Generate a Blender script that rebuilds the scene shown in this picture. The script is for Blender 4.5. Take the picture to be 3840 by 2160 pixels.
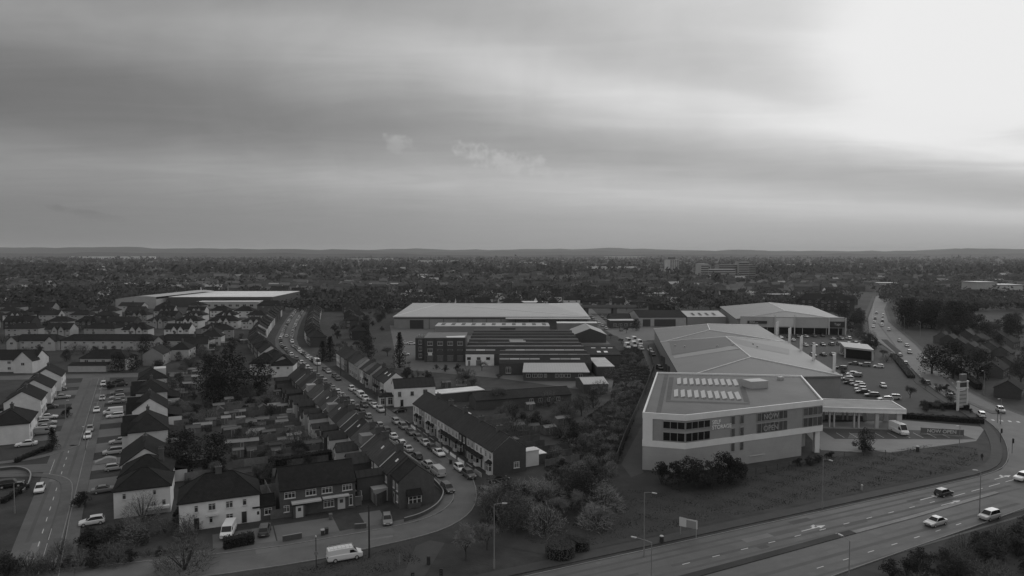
import bpy, math, random
from mathutils import Vector
R = math.radians
random.seed(7)
for o in list(bpy.data.objects):
    bpy.data.objects.remove(o)
scene = bpy.context.scene
COL = scene.collection

# ------------------------------------------------------------------ camera
CAM_H = 48.0                                   # drone height above the street, metres
FPX, HZ = 2600.0, 945.0                        # focal length and horizon row of the 3840x2160 survey
PITCH = math.atan((1080 - HZ) / FPX)
cam_d = bpy.data.cameras.new("camera")
cam_d.sensor_width = 36.0
cam_d.lens = 36.0 * FPX / 3840.0
cam_d.clip_start = 1.0
cam_d.clip_end = 60000.0
cam = bpy.data.objects.new("camera", cam_d)
cam.location = (0, 0, CAM_H)
cam.rotation_euler = (math.pi / 2 - PITCH, 0, 0)
COL.objects.link(cam)
scene.camera = cam

# ------------------------------------------------------------------ light
SUN_AZ, SUN_EL = 37.0, 24.0                    # degrees clockwise from the view axis, above the horizon
world = bpy.data.worlds.new("World")
scene.world = world
world.use_nodes = True


def sky_world():
    nt = world.node_tree
    nt.nodes.clear()
    N, L = nt.nodes.new, nt.links.new

    def mth(op, a, b=None, c=None, clamp=False):
        n = N('ShaderNodeMath'); n.operation = op; n.use_clamp = clamp
        for i, v in enumerate((a, b, c)):
            if v is None:
                continue
            if isinstance(v, (int, float)):
                n.inputs[i].default_value = v
            else:
                L(v, n.inputs[i])
        return n.outputs[0]

    out = N('ShaderNodeOutputWorld')
    bg = N('ShaderNodeBackground')
    L(bg.outputs[0], out.inputs[0])
    sky = N('ShaderNodeTexSky')
    sky.sky_type = 'NISHITA'
    sky.sun_disc = False
    sky.sun_elevation = R(SUN_EL)
    sky.sun_rotation = R(SUN_AZ)
    sky.air_density = 1.0
    sky.dust_density = 3.0
    tc = N('ShaderNodeTexCoord')
    sp = N('ShaderNodeSeparateXYZ')
    L(tc.outputs['Generated'], sp.inputs[0])
    x, y, z = sp.outputs
    zz = mth('MAXIMUM', z, 0.0)
    # streets of stratus: constant along lines on the cloud ceiling that run away to the right
    den = mth('ADD', mth('MULTIPLY', y, 0.857), mth('MULTIPLY', x, -0.514))
    den = mth('MAXIMUM', mth('ABSOLUTE', den), 0.08)
    e = mth('DIVIDE', zz, den)
    # cloud ceiling coordinates (perspective of a flat layer)
    zc = mth('ADD', zz, 0.06)
    cx = mth('DIVIDE', x, zc)
    cy = mth('DIVIDE', y, zc)
    cmb = N('ShaderNodeCombineXYZ')
    L(cx, cmb.inputs[0]); L(cy, cmb.inputs[1])
    mp = N('ShaderNodeMapping')
    mp.inputs['Rotation'].default_value = (0, 0, R(31))
    mp.inputs['Scale'].default_value = (0.42, 1.0, 1)
    L(cmb.outputs[0], mp.inputs[0])

    def noise(scale, detail, rough, vec, dist=0.0):
        n = N('ShaderNodeTexNoise')
        n.inputs['Scale'].default_value = scale
        n.inputs['Detail'].default_value = detail
        n.inputs['Roughness'].default_value = rough
        n.inputs['Distortion'].default_value = dist
        L(vec, n.inputs['Vector'])
        return n.outputs[0]
    n1 = noise(0.9, 4, 0.5, mp.outputs[0], 0.4)
    n2 = noise(1.7, 8, 0.56, mp.outputs[0], 1.1)
    n3 = noise(7.0, 8, 0.60, tc.outputs['Generated'], 0.8)
    nd = noise(3.2, 5, 0.55, tc.outputs['Generated'])
    e2 = mth('ADD', e, mth('MULTIPLY', mth('SUBTRACT', n1, 0.5), mth('MULTIPLY', e, 0.34)))
    e2 = mth('ADD', e2, mth('MULTIPLY', mth('SUBTRACT', nd, 0.5), mth('MULTIPLY', e, 0.30)))
    ramp = N('ShaderNodeValToRGB')
    ramp.color_ramp.interpolation = 'B_SPLINE'
    st = [(0.0, .30), (.03, .315), (.07, .35), (.105, .50), (.13, .41), (.155, .315), (.19, .285), (.225, .35),
          (.272, .56), (.305, .63), (.345, .44), (.40, .41), (.50, .50), (.65, .58), (.9, .62)]
    els = ramp.color_ramp.elements
    for i, (p, v) in enumerate(st):
        el = els[i] if i < 2 else els.new(p)
        el.position = p
        el.color = (v, v, v, 1)
    # keep order when the first two were moved
    L(e2, ramp.inputs[0])
    band = ramp.outputs[0]
    # wisps
    w = mth('ADD', mth('MULTIPLY', mth('SUBTRACT', n2, 0.5), 0.40), mth('MULTIPLY', mth('SUBTRACT', n3, 0.5), 0.30))
    fade = mth('MULTIPLY', zz, 9.0, clamp=True)
    lum = mth('MULTIPLY', band, mth('ADD', 1.0, mth('MULTIPLY', w, fade)))
    # brightening of the thin cloud towards the veiled sun
    sd = Vector((0.80, 1.0, 0.30)).normalized()
    dt = N('ShaderNodeVectorMath'); dt.operation = 'DOT_PRODUCT'
    L(tc.outputs['Generated'], dt.inputs[0])
    dt.inputs[1].default_value = sd
    d = mth('MAXIMUM', dt.outputs['Value'], 0.0)
    dk = N('ShaderNodeVectorMath'); dk.operation = 'DOT_PRODUCT'      # a heavier bank of cloud to the left
    L(tc.outputs['Generated'], dk.inputs[0])
    dk.inputs[1].default_value = Vector((-0.80, 1.0, 0.56)).normalized()
    dkm = mth('POWER', mth('MAXIMUM', dk.outputs['Value'], 0.0), 6.0)
    lum = mth('MULTIPLY', lum, mth('SUBTRACT', 1.0, mth('MULTIPLY', dkm, 0.52)))
    broad = mth('MULTIPLY', mth('POWER', d, 4.0), 0.20)
    g = mth('ADD', mth('POWER', d, 20.0), mth('MULTIPLY', mth('SUBTRACT', n1, 0.5), 0.30))
    gl = N('ShaderNodeMapRange'); gl.interpolation_type = 'SMOOTHERSTEP'
    gl.inputs[1].default_value = 0.28; gl.inputs[2].default_value = 1.0
    gl.inputs[3].default_value = 0.0; gl.inputs[4].default_value = 0.60
    L(g, gl.inputs[0])
    gf = N('ShaderNodeMapRange'); gf.interpolation_type = 'SMOOTHERSTEP'
    gf.inputs[1].default_value = 0.07; gf.inputs[2].default_value = 0.23
    L(mth('ADD', zz, mth('MULTIPLY', mth('SUBTRACT', n2, 0.5), 0.05)), gf.inputs[0])
    glv = mth('MULTIPLY', gl.outputs[0], gf.outputs[0])
    lum = mth('ADD', lum, mth('ADD', mth('MULTIPLY', broad, mth('ADD', mth('MULTIPLY', fade, .6), .4)), glv))

    # two small cumulus puffs under the stratus, low above the horizon ahead
    def puff(az, el, wx, wz, sc, amt, seed):
        c = Vector((math.tan(R(az)), 1.0, math.tan(R(el)))).normalized()
        v = N('ShaderNodeVectorMath'); v.operation = 'SUBTRACT'
        L(tc.outputs['Generated'], v.inputs[0]); v.inputs[1].default_value = c
        s = N('ShaderNodeSeparateXYZ'); L(v.outputs[0], s.inputs[0])
        r = mth('ADD', mth('POWER', mth('DIVIDE', mth('ABSOLUTE', s.outputs[0]), wx), 2.0),
                mth('POWER', mth('DIVIDE', mth('ABSOLUTE', mth('ADD', s.outputs[2], mth('MULTIPLY', s.outputs[0], 0.22))), wz), 2.0))
        r = mth('ADD', r, mth('MULTIPLY', mth('ABSOLUTE', s.outputs[1]), 0.5))
        off = N('ShaderNodeVectorMath'); off.operation = 'ADD'
        L(tc.outputs['Generated'], off.inputs[0]); off.inputs[1].default_value = (seed, seed * 2, 0)
        nn = noise(sc, 7, 0.62, off.outputs[0])
        m = mth('SUBTRACT', mth('ADD', nn, 0.12), mth('MULTIPLY', r, 0.42))
        mr = N('ShaderNodeMapRange'); mr.interpolation_type = 'SMOOTHSTEP'
        mr.inputs[1].default_value = 0.36; mr.inputs[2].default_value = 0.60
        mr.inputs[3].default_value = 0.0; mr.inputs[4].default_value = amt
        L(m, mr.inputs[0])
        top = mth('ADD', 0.55, mth('DIVIDE', s.outputs[2], wz * 2.2))
        return mth('MULTIPLY', mr.outputs[0], top)
    lum = mth('ADD', lum, puff(-0.6, 7.4, 0.105, 0.026, 34, 0.17, 3.1))
    lum = mth('ADD', lum, puff(-9.3, 8.8, 0.030, 0.018, 48, 0.12, 7.7))
    lum = mth('SUBTRACT', lum, puff(-31.0, 3.0, 0.06, 0.008, 40, 0.03, 1.3))
    # mono: the cloud deck lets a little of the clear-sky light through
    bw = N('ShaderNodeRGBToBW')
    L(sky.outputs[0], bw.inputs[0])
    sk = mth('MINIMUM', mth('MULTIPLY', bw.outputs[0], 0.10), 0.5)
    lum = mth('ADD', mth('MULTIPLY', lum, 0.96), mth('MULTIPLY', sk, 0.03))
    lum = mth('SMOOTH_MIN', lum, 0.85, 0.22)
    L(lum, bg.inputs[0])
    bg.inputs[1].default_value = 1.0


sky_world()
sun_d = bpy.data.lights.new("sun", 'SUN')
sun_d.energy = 0.6
sun_d.angle = R(35)
sun_d.color = (1, 1, 1)
sun = bpy.data.objects.new("sun", sun_d)
sun.rotation_euler = (R(90 - SUN_EL), 0, R(180 - SUN_AZ))
sun.location = (60, 80, 120)
COL.objects.link(sun)

vs = scene.view_settings
vs.view_transform = 'Standard'
vs.look = 'None'
vs.exposure = 0.0
vs.gamma = 1.0
vs.use_curve_mapping = False
scene.cycles.max_bounces = 5
scene.cycles.diffuse_bounces = 2
scene.cycles.glossy_bounces = 2
scene.cycles.transparent_max_bounces = 4
scene.cycles.volume_bounces = 0
scene.cycles.use_denoising = True
scene.cycles.use_adaptive_sampling = True
scene.cycles.caustics_reflective = False
scene.cycles.caustics_refractive = False

# ------------------------------------------------------------------ survey: a point of the map from the survey photograph
CP, SP = math.cos(PITCH), math.sin(PITCH)


def G(px, py, z=0.0):
    a = (px - 1920) / FPX
    b = (1080 - py) / FPX
    dy = CP + b * SP
    dz = -SP + b * CP
    t = (z - CAM_H) / dz
    return Vector((a * t, dy * t, z))


def g2(px, py, z=0.0):
    v = G(px, py, z)
    return (v.x, v.y)

# ------------------------------------------------------------------ materials
MATS = {}


def mat(name, g, rough=0.85, var=0.25, vscale=0.6, spec=0.3, pattern=None, tint=True, metal=0.0, bump=0.0, bscale=20.0, rnd=0.0, translucent=False):
    """procedural grey material: base grey g, patchy variation, optional joint pattern in surface metres (UV)"""
    if name in MATS:
        return MATS[name]
    m = bpy.data.materials.new(name)
    m.use_nodes = True
    nt = m.node_tree
    N, L = nt.nodes.new, nt.links.new
    b = nt.nodes['Principled BSDF']
    b.inputs['Roughness'].default_value = rough
    b.inputs['Specular IOR Level'].default_value = spec
    b.inputs['Metallic'].default_value = metal

    def mul(a, c):
        n = N('ShaderNodeMath'); n.operation = 'MULTIPLY'
        for i, v in enumerate((a, c)):
            if isinstance(v, (int, float)):
                n.inputs[i].default_value = v
            else:
                L(v, n.inputs[i])
        return n.outputs[0]

    def rng(v, a0, a1, b0, b1):
        n = N('ShaderNodeMapRange')
        for i, q in enumerate((a0, a1, b0, b1)):
            n.inputs[i + 1].default_value = q
        L(v, n.inputs[0])
        return n.outputs[0]
    val = g
    geo = N('ShaderNodeNewGeometry')
    if var > 0:
        n = N('ShaderNodeTexNoise')
        n.inputs['Scale'].default_value = vscale
        n.inputs['Detail'].default_value = 8
        n.inputs['Roughness'].default_value = 0.65
        L(geo.outputs['Position'], n.inputs['Vector'])
        val = mul(rng(n.outputs[0], 0.25, 0.75, 1 - var, 1 + var), val)
        n = N('ShaderNodeTexNoise')
        n.inputs['Scale'].default_value = vscale * 0.11
        n.inputs['Detail'].default_value = 3
        L(geo.outputs['Position'], n.inputs['Vector'])
        val = mul(rng(n.outputs[0], 0.3, 0.7, 1 - var * .6, 1 + var * .6), val)
    if pattern:
        uv = N('ShaderNodeUVMap')
        kind, sx, sy, depth = pattern
        if kind == 'brick':
            t = N('ShaderNodeTexBrick')
            t.inputs['Color1'].default_value = (1, 1, 1, 1)
            t.inputs['Color2'].default_value = (1 - depth * .5,) * 3 + (1,)
            t.inputs['Mortar'].default_value = (1 - depth,) * 3 + (1,)
            t.inputs['Scale'].default_value = 1.0
            t.inputs['Brick Width'].default_value = sx
            t.inputs['Row Height'].default_value = sy
            t.inputs['Mortar Size'].default_value = min(sx, sy) * 0.09
            L(uv.outputs[0], t.inputs['Vector'])
            val = mul(t.outputs['Color'], val)
        else:
            s = N('ShaderNodeSeparateXYZ')
            L(uv.outputs[0], s.inputs[0])
            f = N('ShaderNodeMath'); f.operation = 'PINGPONG'
            L(s.outputs[0 if kind == 'vert' else 1], f.inputs[0])
            f.inputs[1].default_value = sx * .5
            val = mul(rng(f.outputs[0], 0.0, sx * sy, 1 - depth, 1.0), val)
    if tint or rnd:
        oi = N('ShaderNodeObjectInfo')
        if tint:
            bw = N('ShaderNodeRGBToBW')
            L(oi.outputs['Color'], bw.inputs[0])
            val = mul(bw.outputs[0], val)
        if rnd:
            val = mul(rng(oi.outputs['Random'], 0, 1, 1 - rnd, 1 + rnd), val)
    if isinstance(val, (int, float)):
        b.inputs['Base Color'].default_value = (val, val, val, 1)
    else:
        L(val, b.inputs['Base Color'])
    if bump > 0:
        n = N('ShaderNodeTexNoise')
        n.inputs['Scale'].default_value = bscale
        n.inputs['Detail'].default_value = 6
        L(geo.outputs['Position'], n.inputs['Vector'])
        bp = N('ShaderNodeBump')
        bp.inputs['Strength'].default_value = bump
        bp.inputs['Distance'].default_value = 0.1
        L(n.outputs[0], bp.inputs['Height'])
        L(bp.outputs[0], b.inputs['Normal'])
    if translucent:
        tr = N('ShaderNodeBsdfTranslucent')
        if not isinstance(val, (int, float)):
            L(val, tr.inputs[0])
        mx = N('ShaderNodeMixShader')
        mx.inputs[0].default_value = 0.3
        L(b.outputs[0], mx.inputs[1]); L(tr.outputs[0], mx.inputs[2])
        L(mx.outputs[0], nt.nodes['Material Output'].inputs[0])
    MATS[name] = m
    return m


M = dict(
    ground=mat('earth_and_rough_grass', .040, .95, .45, .25, bump=.6, bscale=2.5, tint=False),
    path=mat('path_asphalt', .055, .85, .18, .5, spec=.2, tint=False),
    grass=mat('verge_grass', .040, .95, .32, .25, bump=.25, bscale=5.0, tint=False),
    lawn=mat('garden_lawn', .046, .95, .35, .5, bump=.4, bscale=4.0),
    rough=mat('rough_scrub_ground', .058, .95, .4, .3, bump=.5, bscale=3.0, tint=False),
    asphalt=mat('asphalt', .098, .75, .26, .22, spec=.35, tint=False, bump=.15, bscale=30),
    pave=mat('pavement', .105, .85, .18, .5, tint=False, pattern=('brick', .9, .6, .14)),
    concrete=mat('concrete', .24, .85, .14, .25, tint=True),
    kerb=mat('kerb_stone', .20, .85, .2, 1.2, tint=False),
    paint=mat('road_paint', .50, .7, .2, 2.5, tint=False),
    brick=mat('brick_wall', .10, .9, .16, 1.2, pattern=('brick', .225, .075, .35)),
    render=mat('painted_render', .62, .9, .14, .5),
    stone=mat('masonry', .2, .9, .2, .8),
    tile=mat('roof_tiles', .030, .9, .28, 1.0, pattern=('brick', .30, .28, .45), spec=.12),
    slate=mat('roof_slates', .038, .8, .25, .8, pattern=('vert', 1.25, .2, .3), spec=.2),
    flatroof=mat('roof_felt', .20, .8, .2, .3),
    metalroof=mat('profiled_metal_roof', .27, .55, .10, .12, spec=.4, pattern=('vert', 1.0, .12, .16)),
    cladding=mat('metal_cladding', .36, .5, .13, .25, spec=.4, pattern=('horiz', 1.0, .04, .12)),
    white=mat('white_metal', .62, .5, .08, .6, spec=.4),
    upvc=mat('white_frame', .52, .5, 0, spec=.4),
    glass=mat('window_glass', .045, .08, .0, spec=.6, tint=False, rnd=.8),
    clearglass=mat('showroom_glass', .085, .10, .3, .8, spec=.5, tint=False, rnd=.35),
    darkglass=mat('tinted_glass', .012, .12, .0, spec=.35, tint=False),
    door=mat('painted_door', .3, .5, .0),
    dark=mat('dark_metal', .04, .6, .1, 2.0),
    steel=mat('galvanised_steel', .26, .5, .1, 2.0, spec=.5),
    timber=mat('weathered_timber', .11, .9, .3, 1.5, pattern=('vert', .15, .2, .35)),
    paintcar=mat('car_paint', .8, .28, .0, spec=.55),
    tyre=mat('tyre_rubber', .015, .9, .0, tint=False),
    rim=mat('wheel_rim', .35, .4, .0, spec=.5, tint=False),
    lamp=mat('lamp_lens', .55, .2, .0, spec=.6, tint=False),
    tail=mat('tail_lamp_lens', .06, .25, .0, spec=.6, tint=False),
    plastic=mat('dull_plastic', .08, .6, .1, 3.0),
    leaf=mat('leaves', .046, .8, .25, 1.2, spec=.25, rnd=.12, translucent=True),
    leaf2=mat('dark_evergreen_leaves', .024, .8, .25, 1.2, spec=.25, rnd=.15, translucent=True),
    twig=mat('bare_twigs', .095, .95, .2, 1.0, rnd=.15),
    bark=mat('bark', .06, .95, .3, 3.0),
    hills=mat('far_hills', .045, .95, .3, .004, tint=False),
    skin=mat('skin', .25, .7, 0), cloth=mat('dark_clothing', .03, .9, .1, 5.0),
)

# ------------------------------------------------------------------ mesh building


class MB:
    """collects polygons; build() links them as one mesh object with metre UVs on every face"""

    def __init__(s):
        s.v, s.f, s.m = [], [], []

    def poly(s, pts, mi=0):
        n = len(s.v)
        s.v += [tuple(p) for p in pts]
        s.f.append(tuple(range(n, n + len(pts))))
        s.m.append(mi)
        return s

    def box(s, x0, x1, y0, y1, z0, z1, mi=0, bottom=False):
        n = len(s.v)
        s.v += [(x0, y0, z0), (x1, y0, z0), (x1, y1, z0), (x0, y1, z0), (x0, y0, z1), (x1, y0, z1), (x1, y1, z1), (x0, y1, z1)]
        fs = [(0, 1, 5, 4), (1, 2, 6, 5), (2, 3, 7, 6), (3, 0, 4, 7), (4, 5, 6, 7)]
        if bottom:
            fs.append((3, 2, 1, 0))
        s.f += [tuple(n + i for i in q) for q in fs]
        s.m += [mi] * len(fs)
        return s

    def prism(s, pts, z0, z1, mi=0, mtop=None, cap=True, bottom=False):
        """vertical extrusion of a plan outline (counter-clockwise)"""
        a = sum(pts[i][0] * pts[(i + 1) % len(pts)][1] - pts[(i + 1) % len(pts)][0] * pts[i][1] for i in range(len(pts)))
        if a < 0:
            pts = pts[::-1]
        k = len(pts)
        n = len(s.v)
        s.v += [(p[0], p[1], z0) for p in pts] + [(p[0], p[1], z1) for p in pts]
        for i in range(k):
            j = (i + 1) % k
            s.f.append((n + i, n + j, n + k + j, n + k + i)); s.m.append(mi)
        if cap:
            s.f.append(tuple(n + k + i for i in range(k))); s.m.append(mi if mtop is None else mtop)
        if bottom:
            s.f.append(tuple(n + k - 1 - i for i in range(k))); s.m.append(mi)
        return s

    def tube(s, p0, p1, r0, r1=None, n=6, mi=0, cap=True):
        p0, p1 = Vector(p0), Vector(p1)
        r1 = r0 if r1 is None else r1
        d = (p1 - p0)
        if d.length < 1e-6:
            return s
        d.normalize()
        a = d.orthogonal().normalized()
        b = d.cross(a)
        k = len(s.v)
        for p, r in ((p0, r0), (p1, r1)):
            for i in range(n):
                t = 2 * math.pi * i / n
                s.v.append(tuple(p + a * (r * math.cos(t)) + b * (r * math.sin(t))))
        for i in range(n):
            j = (i + 1) % n
            s.f.append((k + i, k + j, k + n + j, k + n + i)); s.m.append(mi)
        if cap:
            s.f.append(tuple(k + n + i for i in range(n))); s.m.append(mi)
            s.f.append(tuple(k + n - 1 - i for i in range(n))); s.m.append(mi)
        return s

    def mesh(s, name, mats):
        me = bpy.data.meshes.new(name)
        me.from_pydata(s.v, [], s.f)
        for m in (mats if isinstance(mats, (list, tuple)) else [mats]):
            me.materials.append(m)
        if any(s.m):
            me.polygons.foreach_set('material_index', s.m)
        uvs = []
        V = [Vector(p) for p in s.v] if len(s.f) < 60000 else None
        if V is not None:
            up = Vector((0, 0, 1))
            for f in s.f:
                n = Vector((0, 0, 0))
                for i in range(1, len(f) - 1):
                    n += (V[f[i]] - V[f[0]]).cross(V[f[i + 1]] - V[f[0]])
                if n.length < 1e-12:
                    n = up.copy()
                n.normalize()
                if abs(n.z) > 0.995:
                    tu, tv = Vector((1, 0, 0)), Vector((0, 1, 0))
                else:
                    tu = up.cross(n).normalized()
                    tv = n.cross(tu)
                for i in f:
                    uvs += (V[i].dot(tu), V[i].dot(tv))
            me.uv_layers.new(name='UVMap').data.foreach_set('uv', uvs)
        me.update()
        return me

    def build(s, name, mats, parent=None, color=None, loc=None, rz=None):
        return link(name, s.mesh(name, mats), parent, color, loc, rz)


def link(name, data, parent=None, color=None, loc=None, rz=None):
    o = bpy.data.objects.new(name, data)
    COL.objects.link(o)
    if parent is not None:
        o.parent = parent
    if color is not None:
        o.color = (color, color, color, 1)
    if loc is not None:
        o.location = loc if len(loc) == 3 else (loc[0], loc[1], 0)
    if rz is not None:
        o.rotation_euler = (0, 0, rz)
    return o


def tag(o, label, cat, group=None):
    o['label'] = label
    o['category'] = cat
    if group:
        o['group'] = group
    return o


def thing(name, label, cat, loc=(0, 0, 0), rz=0.0, group=None):
    o = link(name, None, loc=loc, rz=rz)
    o.empty_display_size = 0.5
    return tag(o, label, cat, group)


def struct(o, kind='structure'):
    o['kind'] = kind
    return o


def ordn(i):
    w = ['first', 'second', 'third', 'fourth', 'fifth', 'sixth', 'seventh', 'eighth', 'ninth', 'tenth', 'eleventh', 'twelfth']
    if i < 12:
        return w[i]
    k = i + 1
    return '%d%s' % (k, 'th' if 10 <= k % 100 <= 20 else {1: 'st', 2: 'nd', 3: 'rd'}.get(k % 10, 'th'))


def off_line(pts, d):
    """polyline offset to its left by d"""
    out = []
    for i, p in enumerate(pts):
        a = Vector(pts[max(i - 1, 0)]); b = Vector(pts[min(i + 1, len(pts) - 1)])
        t = (b - a).normalized()
        out.append((p[0] - t.y * d, p[1] + t.x * d))
    return out


def smooth(pts, it=2):
    for _ in range(it):
        q = [pts[0]]
        for a, b in zip(pts, pts[1:]):
            q.append((a[0] * .75 + b[0] * .25, a[1] * .75 + b[1] * .25))
            q.append((a[0] * .25 + b[0] * .75, a[1] * .25 + b[1] * .75))
        q.append(pts[-1])
        pts = q
    return pts


def ribbon(mb, pa, pb, z, mi=0):
    for i in range(len(pa) - 1):
        mb.poly([(pa[i][0], pa[i][1], z), (pb[i][0], pb[i][1], z), (pb[i + 1][0], pb[i + 1][1], z), (pa[i + 1][0], pa[i + 1][1], z)], mi)


def along(pts, s):
    """point and unit tangent at distance s along a polyline"""
    for a, b in zip(pts, pts[1:]):
        a, b = Vector(a[:2]), Vector(b[:2])
        l = (b - a).length
        if s <= l:
            return a + (b - a) * (s / l), (b - a) / l
        s -= l
    t = (Vector(pts[-1][:2]) - Vector(pts[-2][:2])).normalized()
    return Vector(pts[-1][:2]) + t * s, t


def plen(pts):
    return sum((Vector(b[:2]) - Vector(a[:2])).length for a, b in zip(pts, pts[1:]))

# ------------------------------------------------------------------ setting: ground, roads, pavements
gm = MB()
gm.poly([(-26000, -400, -.03), (26000, -400, -.03), (26000, 26000, -.03), (-26000, 26000, -.03)])
struct(gm.build('ground', M['ground']))


def sheet(name, pts, z, m, kind='structure', color=None):
    o = MB().poly([(p[0], p[1], z) for p in (pts if sum(pts[i][0] * pts[(i + 1) % len(pts)][1] - pts[(i + 1) % len(pts)][0] * pts[i][1] for i in range(len(pts))) > 0 else pts[::-1])]).build(name, m, color=color)
    return struct(o, kind)


def strip(name, pts, w0, w1, z0, z1, m):
    """raised strip between two left-offsets of a polyline"""
    a, b = off_line(pts, w0), off_line(pts, w1)
    mb = MB()
    for i in range(len(a) - 1):
        mb.poly([(*a[i], z1), (*a[i + 1], z1), (*b[i + 1], z1), (*b[i], z1)])
        mb.poly([(*a[i], z0), (*a[i + 1], z0), (*a[i + 1], z1), (*a[i], z1)])
        mb.poly([(*b[i + 1], z0), (*b[i], z0), (*b[i], z1), (*b[i + 1], z1)])
    for k in (0, -1):
        mb.poly([(*a[k], z0), (*b[k], z0), (*b[k], z1), (*a[k], z1)])
    return struct(mb.build(name, m))


def kerb_and_path(pts, side, width, gap=0.0, paved='pave'):
    """kerb stone line on a road edge with the pavement behind it"""
    s = 1 if side == 'left' else -1
    strip('kerb', pts, 0, s * .15, -.02, .115, M['kerb'])
    if width > 0:
        strip('pavement' if paved == 'pave' else 'path', pts, s * (.152 + gap), s * (.15 + gap + width), -.02, .10, M[paved])


# left residential street
ROAD_A = [(-60, 79), (-83, 121), (-112, 174.2), (-160, 263), (-160.6, 264)]
A_DIR = Vector((-.477, .879)).normalized()
ra, rb = off_line(ROAD_A, 3.5), off_line(ROAD_A, -3.5)
sheet('road', ra + rb[::-1], .012, M['asphalt'])
# end cross street
ROAD_B = [(-240, 254), (-196, 261), (-164, 265.5), (-135, 268.5), (-120, 270)]
sheet('road', off_line(ROAD_B, 3.4) + off_line(ROAD_B, -3.4)[::-1], .008, M['asphalt'])
kerb_and_path(off_line(ROAD_B, 3.4), 'left', 2.0)
# side street to the left
ROAD_S = [(-102, 152.5), (-120, 149), (-160, 139), (-220, 124)]
sheet('road', off_line(ROAD_S, 3.3) + off_line(ROAD_S, -3.3)[::-1], .008, M['asphalt'])
kerb_and_path(smooth([(-107.5, 170), (-108.5, 162), (-112, 157), (-120, 153.2), (-160, 142.8), (-220, 127.5)], 2), 'right', 1.8)
kerb_and_path(smooth([(-70, 104), (-89, 139), (-95, 146), (-103, 148.5), (-120, 145.2), (-160, 135.4), (-220, 120.5)], 2), 'left', 1.8)
kerb_and_path([(-107.5, 170.0), (-157, 261.5)][::1], 'left', 1.9)
kerb_and_path([(-58, 84), (-79.9, 122.7), (-108.9, 175.9), (-156.3, 263.5)], 'right', 1.9)

# front street that bends up into the terrace street
C_UP = [(-90, 99), (-75, 101.3), (-60, 104.3), (-40.5, 109.6), (-27.4, 115.5), (-21.7, 118.4), (-16.9, 121.2), (-13.2, 125.4), (-11.3, 131.2), (-11.6, 136.5), (-15.1, 143.4)]
C_LO = [(-90, 91.5), (-75, 93.6), (-47, 99.8), (-31.3, 105.4), (-24.8, 109.3), (-16.6, 114.0), (-11.8, 117.9), (-8.8, 122.6), (-7.2, 128), (-7.0, 136), (-8.7, 146.6)]
D_CEN = [(-11.9, 145), (-20.4, 162), (-70.4, 262), (-101, 323), (-114, 350), (-124, 378), (-136, 420), (-150, 472), (-180, 590), (-192, 640)]
D_L, D_R = off_line(D_CEN, 3.6), off_line(D_CEN, -3.6)
sheet('road', C_LO + D_R + D_L[::-1] + C_UP[::-1], .010, M['asphalt'])
cs = smooth(C_UP, 1)
kerb_and_path(cs, 'left', 2.0)
kerb_and_path(smooth(C_LO, 1), 'right', 0)
kerb_and_path(D_L, 'left', 1.9)
kerb_and_path(D_R, 'right', 1.9)
sheet('path', [g2(1511, 2160), g2(1593, 2160), g2(1668, 2036), g2(1612, 2026), g2(1560, 2047)], .016, M['path'])

# dual carriageway and the road away to the right
F_N = [(-60, 71.6), (7.3, 102.7), (76.4, 134.9), (100, 146), (108, 150.8), (114, 157), (120.5, 166), (126, 175), (132, 186), (137, 200), (141, 218), (151, 250), (172, 300), (208, 401), (258, 500), (305, 586), (400, 760)]
F_S = [(-60, 46), (20, 85), (50.5, 102.2), (64.4, 110), (79.8, 118.5), (100, 130), (130, 147.5), (168, 168), (168, 176), (154, 186), (150, 198), (151.5, 216), (157.5, 238.6), (178, 290), (206, 351), (259, 476), (312, 580), (412, 755)]
sheet('road', F_N + F_S[::-1], .014, M['asphalt'])
FN2 = F_N[:3] + smooth(F_N[3:12], 1) + F_N[12:]
kerb_and_path(FN2, 'left', 2.3, gap=1.0, paved='path')
kerb_and_path(F_S[:7], 'right', 0)
kerb_and_path(F_S[9:], 'right', 2.0, paved='path')
med = [(-20, 76.5), (39.1, 106.2), (58.7, 116.2), (72.8, 123.2), (97, 136)]
strip('central_reservation', med[:3], -.2, 1.2, -.02, .12, M['grass'])
strip('central_reservation', med[2:], -.2, .7, -.02, .12, M['kerb'])
strip('central_reservation', [(179, 318), (186, 332), (196, 358), (204, 378)], -1.4, 1.4, -.02, .12, M['grass'])
strip('central_reservation', [(143.5, 204), (147, 225), (152, 241)], -.9, .9, -.02, .12, M['pave'])

# verge, yards, car parks
sheet('verge_grass', [(-4, 112), (7, 107), (45, 125), (76, 139), (100, 150), (110, 160), (118, 170), (104, 172), (84, 163), (73.5, 161.5), (38, 146.5), (27, 148.5), (14, 141), (0, 130)], .004, M['grass'])
sheet('verge_grass', [(-60, 93), (-47, 98.6), (-31, 104.3), (-24.6, 107.6), (-16.5, 112), (-14, 105), (-24, 98), (-60, 86)], .004, M['grass'])
sheet('verge_grass', [(52, 101), (80, 117.5), (100, 129), (130, 146), (175, 168), (175, 80), (30, 80), (22, 84)], .004, M['grass'])
sheet('concrete_yard', [g2(2367, 1790), g2(2414, 1772), (28.8, 151), (42.7, 202.5), (51, 222), (75.6, 366), (70, 372), (60, 330), (52, 240), (36, 190), g2(2330, 1740)], .006, M['concrete'], color=.24)
sheet('concrete_yard', [(75, 166), (84, 164), g2(3230, 1682), g2(3336, 1697), g2(3660, 1654), (130, 188), (112, 196), (80, 192)], .005, M['concrete'], color=.80)
sheet('parking_bays', [(83, 176), (119, 175.5), (118, 184), (83.5, 187)], .009, M['path'])
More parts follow.
